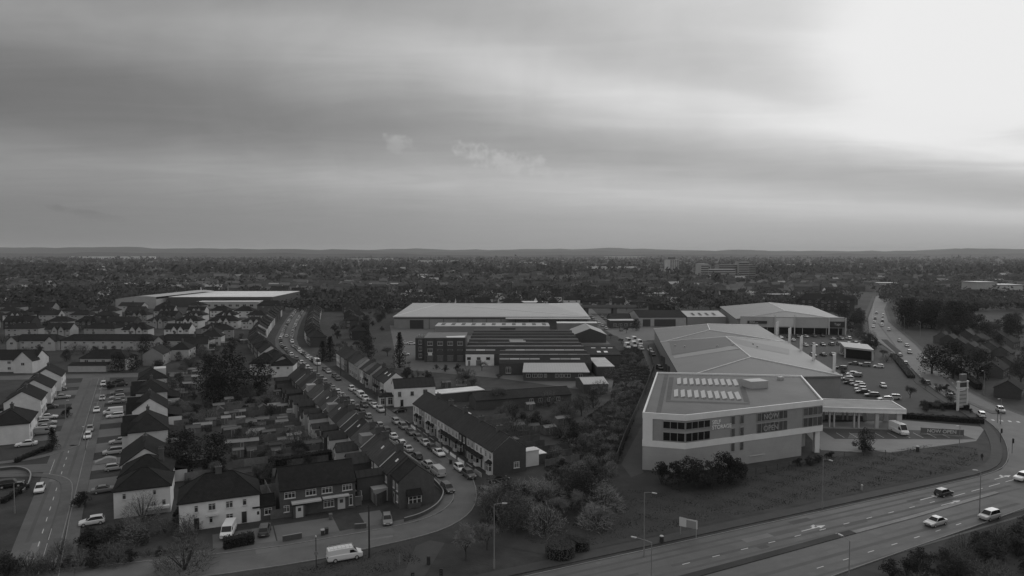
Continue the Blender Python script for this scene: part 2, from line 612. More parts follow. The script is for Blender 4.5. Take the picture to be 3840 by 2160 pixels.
sheet('car_park', [(108, 226), (125, 312), (139, 388), (196, 402), (206, 404), (172, 303), (150, 254), (139, 222), (128, 206), (112, 203), (85, 206), (84, 222)], .007, M['path'])
sheet('concrete_yard', [(-48, 283), (-5, 262), (40, 228), (50, 262), (52, 420), (70, 450), (-80, 452), (-58, 340)], .006, M['concrete'], color=.45)
sheet('concrete_yard', [(60, 372), (135, 390), (150, 460), (60, 470)], .006, M['concrete'], color=.5)
ROAD_Y = [(66, 640), (62, 520), (60, 440), (62, 400), (70, 372)]
sheet('road', off_line(ROAD_Y, 3.5) + off_line(ROAD_Y, -3.5)[::-1], .011, M['asphalt'])
ROAD_X = [(-330, 655), (-192, 640), (-60, 622), (66, 640), (200, 668), (330, 700)]
sheet('road', off_line(ROAD_X, 4) + off_line(ROAD_X, -4)[::-1], .0085, M['asphalt'])


# painted lines
def dash_line(p0, p1, step, length, w, name='lane_line', z=.02, off=0.0):
    p0, p1 = Vector(p0[:2]), Vector(p1[:2])
    d = p1 - p0
    n = int(d.length / step + .5)
    d.normalize()
    nn = Vector((-d.y, d.x))
    mb = MB()
    for i in range(n + 1):
        a = p0 + d * (step * i - length / 2 + off)
        b = a + d * length
        mb.poly([(*(a - nn * w / 2), z), (*(b - nn * w / 2), z), (*(b + nn * w / 2), z), (*(a + nn * w / 2), z)])
    return struct(mb.build(name, M['paint']))


dash_line(g2(2455, 2143), g2(3512, 1879), 6.0, 1.5, .16)
dash_line(g2(3075.7, 2127.6), g2(3575, 1972), 6.0, 1.5, .16)
dash_line(g2(3597, 1855.5), g2(3782, 1804), 6.2, 4.0, .16)
dash_line((-75, 106.5), (-112, 174.2), 6.0, 2.2, .13)
dash_line((-112, 174.2), (-158, 259.5), 6.5, 2.2, .13)
dash_line((-71, 101.7), (-79, 116.4), 7.0, 5.5, .13, off=2)
a_e = [(p[0] + 2.9, p[1] + 1.6) for p in ((-70, 99), (-106, 165))]
dash_line(a_e[0], a_e[1], 7.5, 3.0, .12)
dash_line((-105.6, 157.8), (-98.6, 145), 1.1, .6, .15)
for k in range(3):
    p0 = Vector((147.5 + k * 3.2, 236 + k * 0)); p1 = Vector((180 + k * 6.5, 325 - k * 4))
    if k != 1:
        dash_line(p0, p1, 9.0, 3.0, .16)
dash_line((190, 362), (250, 490), 9.0, 3.0, .16)
dash_line((262, 502), (390, 745), 9.0, 3.0, .18)
# hatched edge of the crossing by the junction and stop lines
for k in range(6):
    p = Vector((137.5, 196)) + Vector((1.9 * k, -.7 * k))
    dash_line(p, p + Vector((.2, .6)), 5, 1.6, .7, name='crossing_bar')
# bay lines
for k in range(9):
    x = 86 + 3.4 * k
    dash_line((x, 177.2), (x + .2, 181.8), 20, 5.0, .12, name='bay_line', off=2.4)
for k in range(5):
    dash_line((87 + k * .6, 177 + k * 1.0), (90 + k * .0, 177 + k * 1.0 + .1), 20, 2.6, .14, name='bay_line', off=1.2)


def road_arrow(px, py, kind):
    o = G(px, py)
    d = (G(px + 60, py - 15.5) - o).to_2d().normalized()
    n = Vector((-d.y, d.x))
    z = .021
    mb = MB()

    def q(*pp):
        mb.poly([(o.x + d.x * a + n.x * b, o.y + d.y * a + n.y * b, z) for a, b in pp])
    q((-3, -.1), (1.2, -.1), (1.2, .1), (-3, .1))
    q((1.2, -.55), (3, 0), (1.2, .55))
    if kind:
        s = kind
        q((-.4, 0.1 * s), (.5, .1 * s), (.9, .75 * s), (.5, .75 * s)) if s > 0 else q((-.4, .1 * s), (.5, .75 * s), (.9, .75 * s), (.5, .1 * s))
        q((.1, .8 * s), (1.1, .45 * s), (1.3, 1.15 * s)) if s < 0 else q((.1, .8 * s), (1.3, 1.15 * s), (1.1, .45 * s))
    return struct(mb.build('road_arrow', M['paint']))


for a in ((3051, 1981, 1), (3124, 2009, -1), (3487, 1866, 0), (3566, 1886, -1), (3760, 1790, 1)):
    road_arrow(*a)

# bands polished and stained by the wheels
for i, (a_, b_, n_l, n_r, c_) in enumerate((((0, 99.3), (100, 146), -1.6, -2.2, .34), ((0, 99.3), (100, 146), -3.3, -3.9, .36), ((0, 99.3), (100, 146), -5.9, -6.6, .33), ((0, 99.3), (100, 146), -7.8, -8.4, .37),
                                          ((5, 89.4), (95, 134), -2.0, -2.7, .47), ((5, 89.4), (95, 134), -3.8, -4.6, .36), ((5, 89.4), (95, 134), -6.0, -6.6, .46), ((5, 89.4), (95, 134), -7.8, -8.3, .36),
                                          ((146, 232), (188, 330), -2.4, -3.1, .50), ((146, 232), (188, 330), -5.0, -5.8, .33), ((192, 352), (245, 470), -3.0, -3.8, .33), ((192, 352), (245, 470), -8.0, -8.8, .50), ((-79, 113), (-156, 257), 1.1, 1.7, .36), ((-79, 113), (-156, 257), -1.3, -1.9, .36))):
    l_ = [tuple(Vector(a_).lerp(Vector(b_), k / 12)) for k in range(13)]
    e0, e1 = off_line(l_, n_l), off_line(l_, n_r)
    sheet('wheel_track', e0 + e1[::-1], .0148 + .0001 * i, M['concrete'], color=c_)
# repairs and covers in the carriageways
rp_ = random.Random(17)
for i in range(44):
    k = rp_.random()
    if k < .4:
        s_ = rp_.uniform(0, 1); c_ = Vector((10, 100)).lerp(Vector((100, 141)), s_) + Vector((-.42, .9)) * rp_.uniform(-3.5, 3.0); ang = R(25.5)
    elif k < .62:
        c_ = Vector((-75, 108)).lerp(Vector((-155, 255)), rp_.random()) + Vector((.87, .48)) * rp_.uniform(-2.4, 2.4); ang = R(118)
    elif k < .85:
        c_ = Vector((-14, 149)).lerp(Vector((-100, 321)), rp_.random()) + Vector((.87, .48)) * rp_.uniform(-1.2, 1.2); ang = R(116)
    else:
        c_ = Vector((-60, 98)).lerp(Vector((-18, 116)), rp_.random()); ang = R(22)
    if i % 4 == 0:
        q_ = [(.38 * math.cos(6.283 * j / 10), .38 * math.sin(6.283 * j / 10)) for j in range(10)]
        nm, col_ = 'manhole_cover', .5
    else:
        l_, w_2 = rp_.uniform(1.5, 7), rp_.uniform(.5, 1.4)
        q_ = [(-l_ / 2, -w_2 / 2), (l_ / 2, -w_2 / 2), (l_ / 2, w_2 / 2), (-l_ / 2, w_2 / 2)]
        nm, col_ = 'road_repair', rp_.choice((.28, .34, .42, .62))
    ca_, sa_ = math.cos(ang), math.sin(ang)
    sheet(nm, [(c_.x + a * ca_ - b * sa_, c_.y + a * sa_ + b * ca_) for a, b in q_], .0165 + .0001 * i, M['concrete'], color=col_)

# far hills beyond the town
hm = MB()
rh = random.Random(5)
for ring, (dist, hmax, base) in enumerate(((5600, 26, 20), (8200, 44, 44), (10500, 56, 58))):
    xs = [-.95 + i * 1.9 / 110 for i in range(111)]
    ph = [rh.uniform(0, 6.28) for _ in range(9)]
    prev = None
    for x in xs:
        h = base + hmax * (.42 + .5 * sum(math.sin(x * f * (1 + .2 * ring) + ph[k]) / (k + 2.2) for k, f in enumerate((4, 9, 17, 29, 47, 70, 110))))
        if x < -.3:
            h += (-.3 - x) * (110 if ring == 1 else (20 if ring == 0 else 90))
        if x > .62:
            h += 6
        h = max(h, 6)
        cur = (x * dist, dist, h)
        if prev:
            hm.poly([(prev[0] * .93, prev[1] * .93, -.5), (cur[0] * .93, cur[1] * .93, -.5), cur, prev])
            hm.poly([prev, cur, (cur[0] * 1.1, cur[1] * 1.1, -.5), (prev[0] * 1.1, prev[1] * 1.1, -.5)])
        prev = cur
ho = struct(hm.build('hills', M['hills']))

# ------------------------------------------------------------------ buildings
CACHE = {}


def window_meshes(w, h, bars=2, sill=True):
    k = ('win', round(w, 2), round(h, 2), bars, sill)
    if k not in CACHE:
        f = MB()
        t, a, b = .09, -.07, .0
        f.box(-w / 2, w / 2, a, b, 0, t, bottom=True).box(-w / 2, w / 2, a, b, h - t, h, bottom=True)
        f.box(-w / 2, -w / 2 + t, a + .002, b, t, h - t).box(w / 2 - t, w / 2, a + .002, b, t, h - t)
        for i in range(1, bars):
            x = -w / 2 + w * i / bars
            f.box(x - .04, x + .04, a + .004, b, t, h - t)
        if h > .9 and bars <= 3:
            f.box(-w / 2 + t, w / 2 - t, a + .01, b, h * .70, h * .70 + .06, bottom=True)
        if sill:
            f.box(-w / 2 - .08, w / 2 + .08, -.16, 0, -.09, 0, bottom=True)
        p = MB().poly([(-w / 2 + .04, -.025, .04), (w / 2 - .04, -.025, .04), (w / 2 - .04, -.025, h - .04), (-w / 2 + .04, -.025, h - .04)])
        CACHE[k] = (f.mesh('window', M['upvc']), p.mesh('pane', M['glass']))
    return CACHE[k]


def window_far(w, h):
    k = ('winf', round(w, 1), round(h, 1))
    if k not in CACHE:
        f = MB()
        f.box(-w / 2, w / 2, -.05, 0, 0, h, bottom=True)
        f.poly([(-w / 2 + .1, -.055, .1), (-.05, -.055, .1), (-.05, -.055, h - .1), (-w / 2 + .1, -.055, h - .1)], 1)
        f.poly([(.05, -.055, .1), (w / 2 - .1, -.055, .1), (w / 2 - .1, -.055, h - .1), (.05, -.055, h - .1)], 1)
        CACHE[k] = f.mesh('window', [M['upvc'], M['glass']])
    return CACHE[k]


def door_mesh(w, h, style=0):
    k = ('door', round(w, 2), round(h, 2), style)
    if k not in CACHE:
        f = MB()
        f.box(-w / 2, w / 2, -.05, 0, 0, h)
        p = MB()
        p.box(-w / 2 + .08, w / 2 - .08, -.075, -.05, .04, h - .08)
        g = MB()
        g.poly([(-w * .22, -.08, h * .55), (w * .22, -.08, h * .55), (w * .22, -.08, h * .85), (-w * .22, -.08, h * .85)])
        CACHE[k] = (f.mesh('door', M['upvc']), p.mesh('door_leaf', M['door']), g.mesh('pane', M['glass']))
    return CACHE[k]


def opening(root, kind, face, x, z, w, h, W, D, far=False, col=None, off=0.0):
    if face == 'front':
        loc, rz = (x, -.003 - off, z), 0
    elif face == 'back':
        loc, rz = (x, D + .003 + off, z), math.pi
    elif face == 'left':
        loc, rz = (-.003 - off, x, z), -math.pi / 2
    else:
        loc, rz = (W + .003 + off, x, z), math.pi / 2
    if kind == 'win':
        if far:
            return link('window', window_far(w, h), root, 1.0 if col is None else col, loc, rz)
        f, p = window_meshes(w, h, 1 if w < .8 else (2 if w < 1.6 else 3))
        o = link('window', f, root, 1.0 if col is None else col, loc, rz)
        link('pane', p, o)
        return o
    f, l, g = door_mesh(w, h)
    o = link('door', f, root, .9, loc, rz)
    link('door_leaf', l, o, 1.0 if col is None else col)
    if not far:
        link('pane', g, o)
    return o


def gable_roof(W, D, e, r, ov=.3, ovx=.15, th=.16):
    m = MB()
    s = (r - e) / (D / 2)
    for sgn in (-1, 1):
        ye = -ov if sgn < 0 else D + ov
        ze = e - s * ov
        a = [(-ovx, ye, ze), (W + ovx, ye, ze), (W + ovx, D / 2, r), (-ovx, D / 2, r)]
        if sgn > 0:
            a = [a[1], a[0], a[3], a[2]]
        m.poly([(x, y, z + th) for x, y, z in a])
        m.poly([a[0], a[1], (a[1][0], a[1][1], a[1][2] + th), (a[0][0], a[0][1], a[0][2] + th)])
        m.poly([(x, y, z) for x, y, z in a[::-1]])
    for x, sg in ((-ovx, 1), (W + ovx, -1)):
        for (y0, z0, y1, z1) in ((-ov, e - s * ov, D / 2, r), (D / 2, r, D + ov, e - s * ov)):
            q = [(x, y0, z0), (x, y1, z1), (x, y1, z1 + th), (x, y0, z0 + th)]
            m.poly(q if sg < 0 else q[::-1])
    # ridge tiles
    m.tube((-ovx, D / 2, r + th - .02), (W + ovx, D / 2, r + th - .02), .12, n=6)
    return m


def hip_roof(W, D, e, r, ov=.35, th=.18):
    m = MB()
    x0, x1, y0, y1 = -ov, W + ov, -ov, D + ov
    hw = min(W, D) / 2 + ov
    if W >= D:
        a, b = (x0 + hw, D / 2, r), (x1 - hw, D / 2, r)
        if b[0] - a[0] < .3:
            a, b = (W / 2 - .15, D / 2, r), (W / 2 + .15, D / 2, r)
        c = [(x0, y0, e), (x1, y0, e), (x1, y1, e), (x0, y1, e)]
        m.poly([c[0], c[1], b, a]).poly([c[1], c[2], b]).poly([c[2], c[3], a, b]).poly([c[3], c[0], a])
    else:
        a, b = (W / 2, y0 + hw, r), (W / 2, y1 - hw, r)
        c = [(x0, y0, e), (x1, y0, e), (x1, y1, e), (x0, y1, e)]
        m.poly([c[0], c[1], a]).poly([c[1], c[2], b, a]).poly([c[2], c[3], b]).poly([c[3], c[0], a, b])
    for i in range(4):
        p, q = c[i], c[(i + 1) % 4]
        m.poly([(p[0], p[1], e - th), (q[0], q[1], e - th), q, p])
    m.poly([(p[0], p[1], e - th) for p in c[::-1]])
    m.tube(a, b, .12, n=6)
    for p, q in ((c[0], a), (c[3], a), (c[1], b), (c[2], b)) if W >= D else ((c[0], a), (c[1], a), (c[2], b), (c[3], b)):
        m.tube(p, q, .10, n=5)
    return m


def walls(W, D, e, r, kind):
    m = MB()
    if kind == 'hip' or kind == 'flat':
        return m.box(0, W, 0, D, -.1, e)
    if kind == 'gable':           # ridge along x
        m.poly([(0, 0, -.1), (W, 0, -.1), (W, 0, e), (0, 0, e)])
        m.poly([(W, D, -.1), (0, D, -.1), (0, D, e), (W, D, e)])
        m.poly([(W, 0, -.1), (W, D, -.1), (W, D, e), (W, D / 2, r), (W, 0, e)])
        m.poly([(0, D, -.1), (0, 0, -.1), (0, 0, e), (0, D / 2, r), (0, D, e)])
    return m


def chimney(roof, x, y, z0, z1, w=.95, d=.6, pots=3, col=1.0):
    m = MB()
    m.box(x - w / 2, x + w / 2, y - d / 2, y + d / 2, z0, z1 - .2)
    m.box(x - w / 2 - .07, x + w / 2 + .07, y - d / 2 - .07, y + d / 2 + .07, z1 - .2, z1, bottom=True)
    for i in range(pots):
        px = x + (i - (pots - 1) / 2) * (w / pots)
        m.tube((px, y, z1), (px, y, z1 + .45), .12, .10, n=6)
    return m.build('chimney', M['brick'], roof, col)


def house(label, origin, rz, W, D, e=5.0, r=8.0, roof='hip', wm='render', wc=1.0, rm='tile', rc=1.0, opens=(), chims=(), far=False,
          name='house', cat='house', group=None, ov=.3, ovx=.15, gables=(), leans=(), dcol=.5):
    t = thing(name, label, cat, (origin[0], origin[1], 0), rz, group)
    walls(W, D, e, r, roof).build('wall', M[wm], t, wc)
    if roof == 'gable':
        ro = gable_roof(W, D, e, r, ov, ovx).build('roof', M[rm], t, rc)
    elif roof == 'hip':
        ro = hip_roof(W, D, e, r, ov).build('roof', M[rm], t, rc)
    else:
        m = MB()
        m.box(-.1, W + .1, -.1, D + .1, e, e + .25, bottom=True)
        ro = m.build('roof', M['flatroof'], t, rc)
    for c in chims:
        chimney(ro, c[0], c[1], min(e, r - 1.2), r + (c[2] if len(c) > 2 else 1.1), *(c[3:5] if len(c) > 4 else (.95, .6)))
    for op in opens:
        kind, face, x, z, w, h = op[:6]
        opening(t, kind, face, x, z, w, h, W, D, far, op[6] if len(op) > 6 else (dcol if kind == 'door' else None))
    for g in gables:          # projecting front gable: x centre, width, projection, eaves, ridge
        gx, gw, gp, ge, gr = g[:5]
        m = MB()
        m.poly([(gx - gw / 2, -gp, -.1), (gx + gw / 2, -gp, -.1), (gx + gw / 2, -gp, ge), (gx, -gp, gr), (gx - gw / 2, -gp, ge)])
        m.poly([(gx + gw / 2, -gp, -.1), (gx + gw / 2, .5, -.1), (gx + gw / 2, .5, ge), (gx + gw / 2, -gp, ge)])
        m.poly([(gx - gw / 2, .5, -.1), (gx - gw / 2, -gp, -.1), (gx - gw / 2, -gp, ge), (gx - gw / 2, .5, ge)])
        m.build('gable_wing', M[wm], t, wc)
        rr = MB()
        dd = min(D / 2, (gr - e) / ((r - e) / (D / 2)) + .3) if r > e else 1
        for s in (-1, 1):
            q = [(gx + s * (gw / 2 + .25), -gp - .25, ge - .25 * (gr - ge) / (gw / 2) + .08), (gx, -gp - .25, gr + .08), (gx, dd, gr + .08), (gx + s * (gw / 2 + .25), dd * .35, ge - .25 * (gr - ge) / (gw / 2) + .08)]
            rr.poly(q if s < 0 else q[::-1])
            rr.poly([(x, y, z - .14) for x, y, z in (q[::-1] if s < 0 else q)])
            b = q[0], q[1]
            rr.poly([(*b[0][:2], b[0][2] - .14), (*b[1][:2], b[1][2] - .14), b[1], b[0]])
        gro = rr.build('gable_roof', M[rm], t, rc)
        wy = g[5] if len(g) > 5 else 3.0
        o = link('window', window_far(1.4, 1.2) if far else window_meshes(1.4, 1.2)[0], t, 1.0, (gx, -gp - .004, wy))
        if not far:
            link('pane', window_meshes(1.4, 1.2)[1], o)
    for l in leans:           # lean-to on the front or back: face, x0, x1, projection, low, high
        face, x0, x1, pr, zl, zh = l[:6]
        lm = l[6] if len(l) > 6 else wm
        lc = l[7] if len(l) > 7 else wc
        m = MB(); k = MB()
        if face == 'front':
            m.prism([(x0, -pr), (x1, -pr), (x1, -.002), (x0, -.002)], -.1, zl, cap=False)
            q = [(x0 - .1, -pr - .2, zl), (x1 + .1, -pr - .2, zl), (x1 + .1, -.01, zh), (x0 - .1, -.01, zh)]
        else:
            m.prism([(x0, D + .002), (x1, D + .002), (x1, D + pr), (x0, D + pr)], -.1, zl, cap=False)
            q = [(x1 + .1, D + pr + .2, zl), (x0 - .1, D + pr + .2, zl), (x0 - .1, D + .01, zh), (x1 + .1, D + .01, zh)]
        k.poly([(x, y, z + .12) for x, y, z in q]).poly(q[::-1])
        for i in range(4):
            a, b = q[i], q[(i + 1) % 4]
            k.poly([a, b, (b[0], b[1], b[2] + .12), (a[0], a[1], a[2] + .12)])
        ex = m.build('extension', M[lm], t, lc)
        k.build('extension_roof', M[l[8] if len(l) > 8 else rm], ex, l[9] if len(l) > 9 else rc)
    return t


# ------------------------------------------------------------------ vehicles
CARS = {
    # length, width, stations: x, half width, sill z, belt z ; cabin: windscreen base/top, roof end, rear base ; roof z
    'hatch': dict(L=4.0, W=1.74, H=1.48, belt=.92, hood=.80, ws=.27, wt=.44, rt=.90, rb=.985, tail=.90, wb=(.19, .83)),
    'saloon': dict(L=4.6, W=1.80, H=1.44, belt=.92, hood=.78, ws=.29, wt=.45, rt=.72, rb=.87, tail=.90, wb=(.19, .80)),
    'estate': dict(L=4.6, W=1.80, H=1.50, belt=.94, hood=.82, ws=.27, wt=.42, rt=.92, rb=.985, tail=.95, wb=(.19, .80)),
    'suv': dict(L=4.5, W=1.86, H=1.70, belt=1.05, hood=.98, ws=.27, wt=.40, rt=.92, rb=.985, tail=1.05, wb=(.19, .80)),
    'mpv': dict(L=4.4, W=1.80, H=1.65, belt=1.0, hood=.92, ws=.20, wt=.38, rt=.93, rb=.985, tail=1.0, wb=(.19, .82)),
    'van': dict(L=5.4, W=1.96, H=1.97, belt=1.15, hood=1.05, ws=.14, wt=.27, rt=.975, rb=.99, tail=1.15, wb=(.18, .79)),
    'bigvan': dict(L=6.4, W=2.1, H=2.75, belt=1.35, hood=1.15, ws=.10, wt=.22, rt=.985, rb=.99, tail=1.35, wb=(.15, .75)),
}


def car_meshes(kind):
    if ('car', kind) in CACHE:
        return CACHE['car', kind]
    c = CARS[kind]
    L, W, H = c['L'], c['W'] / 2, c['H']
    sill = .26
    bt, hd, tl = c['belt'], c['hood'], c['tail']
    # lower body stations (x fraction, half width, top z)
    st = [(0, .80, hd - .30, .36), (.015, .88, hd - .14, .30), (.06, .96, hd - .05, sill), (.15, 1.0, hd, sill), (c['ws'], 1.0, bt, sill), (.5, 1.0, bt + .01, sill),
          (c['rb'] - .10, .99, bt + .01, sill), (.95, .95, max(tl, bt - .02), sill), (.985, .92, tl - .02, .30), (1.0, .86, tl - .22, .36)]
    st.sort(key=lambda q: q[0])
    b = MB()
    ring = []
    for f, hw, top, low in st:
        x = L * f - L / 2
        w = W * hw
        ring.append([(x, -w * .93, low), (x, -w, low + .22), (x, -w * .985, top - .10), (x, -w * .90, top), (x, w * .90, top), (x, w * .985, top - .10), (x, w, low + .22), (x, w * .93, low)])
    for A, B in zip(ring, ring[1:]):
        for i in range(7):
            b.poly([A[i], B[i], B[i + 1], A[i + 1]][::-1])
    b.poly(ring[0]).poly(ring[-1][::-1])
    # cabin
    xs = [L * c[k] - L / 2 for k in ('ws', 'wt', 'rt', 'rb')]
    wb, wt = W * .88, W * .70 if kind not in ('van', 'bigvan') else W * .84
    zr = H
    lo = bt - .02
    q = {s: [(xs[0], s * wb, lo), (xs[1], s * wt, zr - .04), ((xs[1] + xs[2]) / 2, s * wt, zr), (xs[2], s * wt, zr - .05), (xs[3], s * wb, lo)] for s in (-1, 1)}
    l, r_ = q[-1], q[1]
    # roof
    for i in (1, 2):
        b.poly([l[i], l[i + 1], r_[i + 1], r_[i]][::-1] if False else [l[i], l[i + 1], r_[i + 1], r_[i]])
    glass = {}

    def inset(p, k=.06):
        cc = sum((Vector(v) for v in p), Vector()) / len(p)
        return [tuple(Vector(v) + (cc - Vector(v)) * k) for v in p]
    side_van = kind in ('van', 'bigvan')
    for s in (-1, 1):
        p = q[s]
        poly = [p[0], p[4], p[3], p[2], p[1]]
        poly = poly if s < 0 else poly[::-1]
        b.poly(poly)
    b.poly([l[0], l[1], r_[1], r_[0]])
    b.poly([l[4], r_[4], r_[3], l[3]])

    def lift(p, n, d=.012):
        return [tuple(Vector(v) + n * d) for v in p]
    ws = inset([l[0], l[1], r_[1], r_[0]], .09)
    n = (Vector(ws[1]) - Vector(ws[0])).cross(Vector(ws[3]) - Vector(ws[0])).normalized()
    n = n if n.x < 0 else -n
    glass['windscreen'] = MB().poly(lift(ws, n)).mesh('windscreen', M['darkglass'])
    if not side_van:
        rw = inset([l[4], r_[4], r_[3], l[3]], .12)
        n = (Vector(rw[1]) - Vector(rw[0])).cross(Vector(rw[3]) - Vector(rw[0])).normalized()
        n = n if n.x > 0 else -n
        glass['rear_window'] = MB().poly(lift(rw, n)).mesh('rear_window', M['darkglass'])
    for s in (-1, 1):
        p = q[s]
        if side_van:
            e = xs[1] + .55
            zz = zr - .35 if kind == 'van' else lo + .75
            poly = [(xs[0] + .15, s * wb, lo + .05), (e, s * wb * .995, lo + .05), (e, s * (wt + (wb - wt) * .2), zz), (xs[1] + .05, s * (wt + (wb - wt) * .2), zz)]
        else:
            poly = inset([p[0], p[4], p[3], p[2], p[1]], .10)
        n = Vector((0, s, .25)).normalized()
        poly = lift(poly, n, .02)
        glass['side_window%d' % s] = MB().poly(poly if s < 0 else poly[::-1]).mesh('side_window', M['darkglass'])
    # wheels
    wr = .33 if kind in ('suv', 'van', 'bigvan') else .30
    w = MB()
    w.tube((0, -.10, 0), (0, .10, 0), wr, n=14)
    wm_ = w.mesh('wheel', M['tyre'])
    rm_ = MB().tube((0, -.108, 0), (0, .108, 0), wr * .62, n=10).mesh('rim', M['rim'])
    wh = [(L * f - L / 2, s * (W - .09), wr) for f in c['wb'] for s in (-1, 1)]
    hl = MB().box(-.05, .12, -.17, .17, -.07, .07, bottom=True).mesh('headlight', M['lamp'])
    tl_ = MB().box(-.08, .05, -.12, .12, -.12, .12, bottom=True).mesh('tail_light', M['tail'])
    pl = MB().box(-.02, .01, -.26, .26, -.06, .06, bottom=True).mesh('number_plate', M['upvc'])
    bm = b.mesh('body', [M['paintcar']])
    lights = [('headlight', hl, (-L / 2 + .02, s * W * .66, hd - .20)) for s in (-1, 1)] + [('tail_light', tl_, (L / 2 - .03, s * W * .74, tl - .22)) for s in (-1, 1)] + \
             [('number_plate', pl, (-L / 2 + .005, 0, .42)), ('number_plate', pl, (L / 2, 0, .55))]
    CACHE['car', kind] = (bm, glass, wm_, rm_, wh, lights)
    return CACHE['car', kind]


TONE = {'white': .80, 'silver': .48, 'light grey': .34, 'grey': .20, 'dark grey': .085, 'black': .022, 'mid-grey': .14}


def car(label, x, y, rz, kind='hatch', tone='silver', group=None, detail=2, scale=1.0, name=None):
    """the nose points along -x of the car; rz turns it"""
    bm, glass, wm_, rm_, wh, lights = car_meshes(kind)
    cat = 'van' if kind in ('van', 'bigvan') else 'car'
    t = thing(name or ('parked_' + cat), label, cat, (x, y, .02), rz, group)
    t.scale = (scale, scale, scale)
    link('body', bm, t, TONE[tone])
    for k, g in glass.items():
        link(k.rstrip('-1'), g, t)
    for p in wh:
        w = link('wheel', wm_, t, None, p)
        if detail > 1:
            link('rim', rm_, w)
    if detail > 0:
        for nm, me, p in lights:
            link(nm, me, t, .8, p)
    return t


def facing(d):
    """rz that points the car's nose along the direction d"""
    return math.atan2(d[1], d[0]) + math.pi


# ------------------------------------------------------------------ trees
def leaf_cloud(mb, rng, c, rad, n, size, flat=.85, shell=.55):
    for _ in range(n):
        while True:
            v = Vector((rng.uniform(-1, 1), rng.uniform(-1, 1), rng.uniform(-1, 1)))
            if shell < v.length <= 1 or (v.length <= 1 and rng.random() < .25):
                break
        p = Vector((c[0] + v.x * rad, c[1] + v.y * rad, c[2] + v.z * rad * flat))
        a = Vector((rng.gauss(0, 1), rng.gauss(0, 1), rng.gauss(0, .7))).normalized()
        b = a.orthogonal().normalized()
        b.rotate(__import__('mathutils').Quaternion(a, rng.uniform(0, 6.28)))
        s = size * rng.uniform(.6, 1.35)
        a, b = a * s, b * s * .62
        mb.poly([p - a, p - b * .8, p + a, p + b])


def limbs(mb, rng, p, d, l, r, depth, tips, spread=.6, up=.25, n=5):
    """recursive tapered limbs; tips collects the ends"""
    q = p + d * l
    mb.tube(p, q, r, r * .68, n=max(3, n), cap=False)
    if depth == 0:
        tips.append((q, d))
        return
    k = rng.choice((2, 3, 3)) if depth > 1 else 3
    for i in range(k):
        a = d.orthogonal().normalized()
        a.rotate(__import__('mathutils').Quaternion(d, 6.28 * (i + rng.random() * .7) / k))
        nd = (d + a * rng.uniform(spread * .6, spread * 1.2) + Vector((0, 0, up))).normalized()
        limbs(mb, rng, q - d * l * rng.uniform(0, .25), nd, l * rng.uniform(.62, .82), r * .6, depth - 1, tips, spread, up, n - 1)


TREE_KINDS = {}


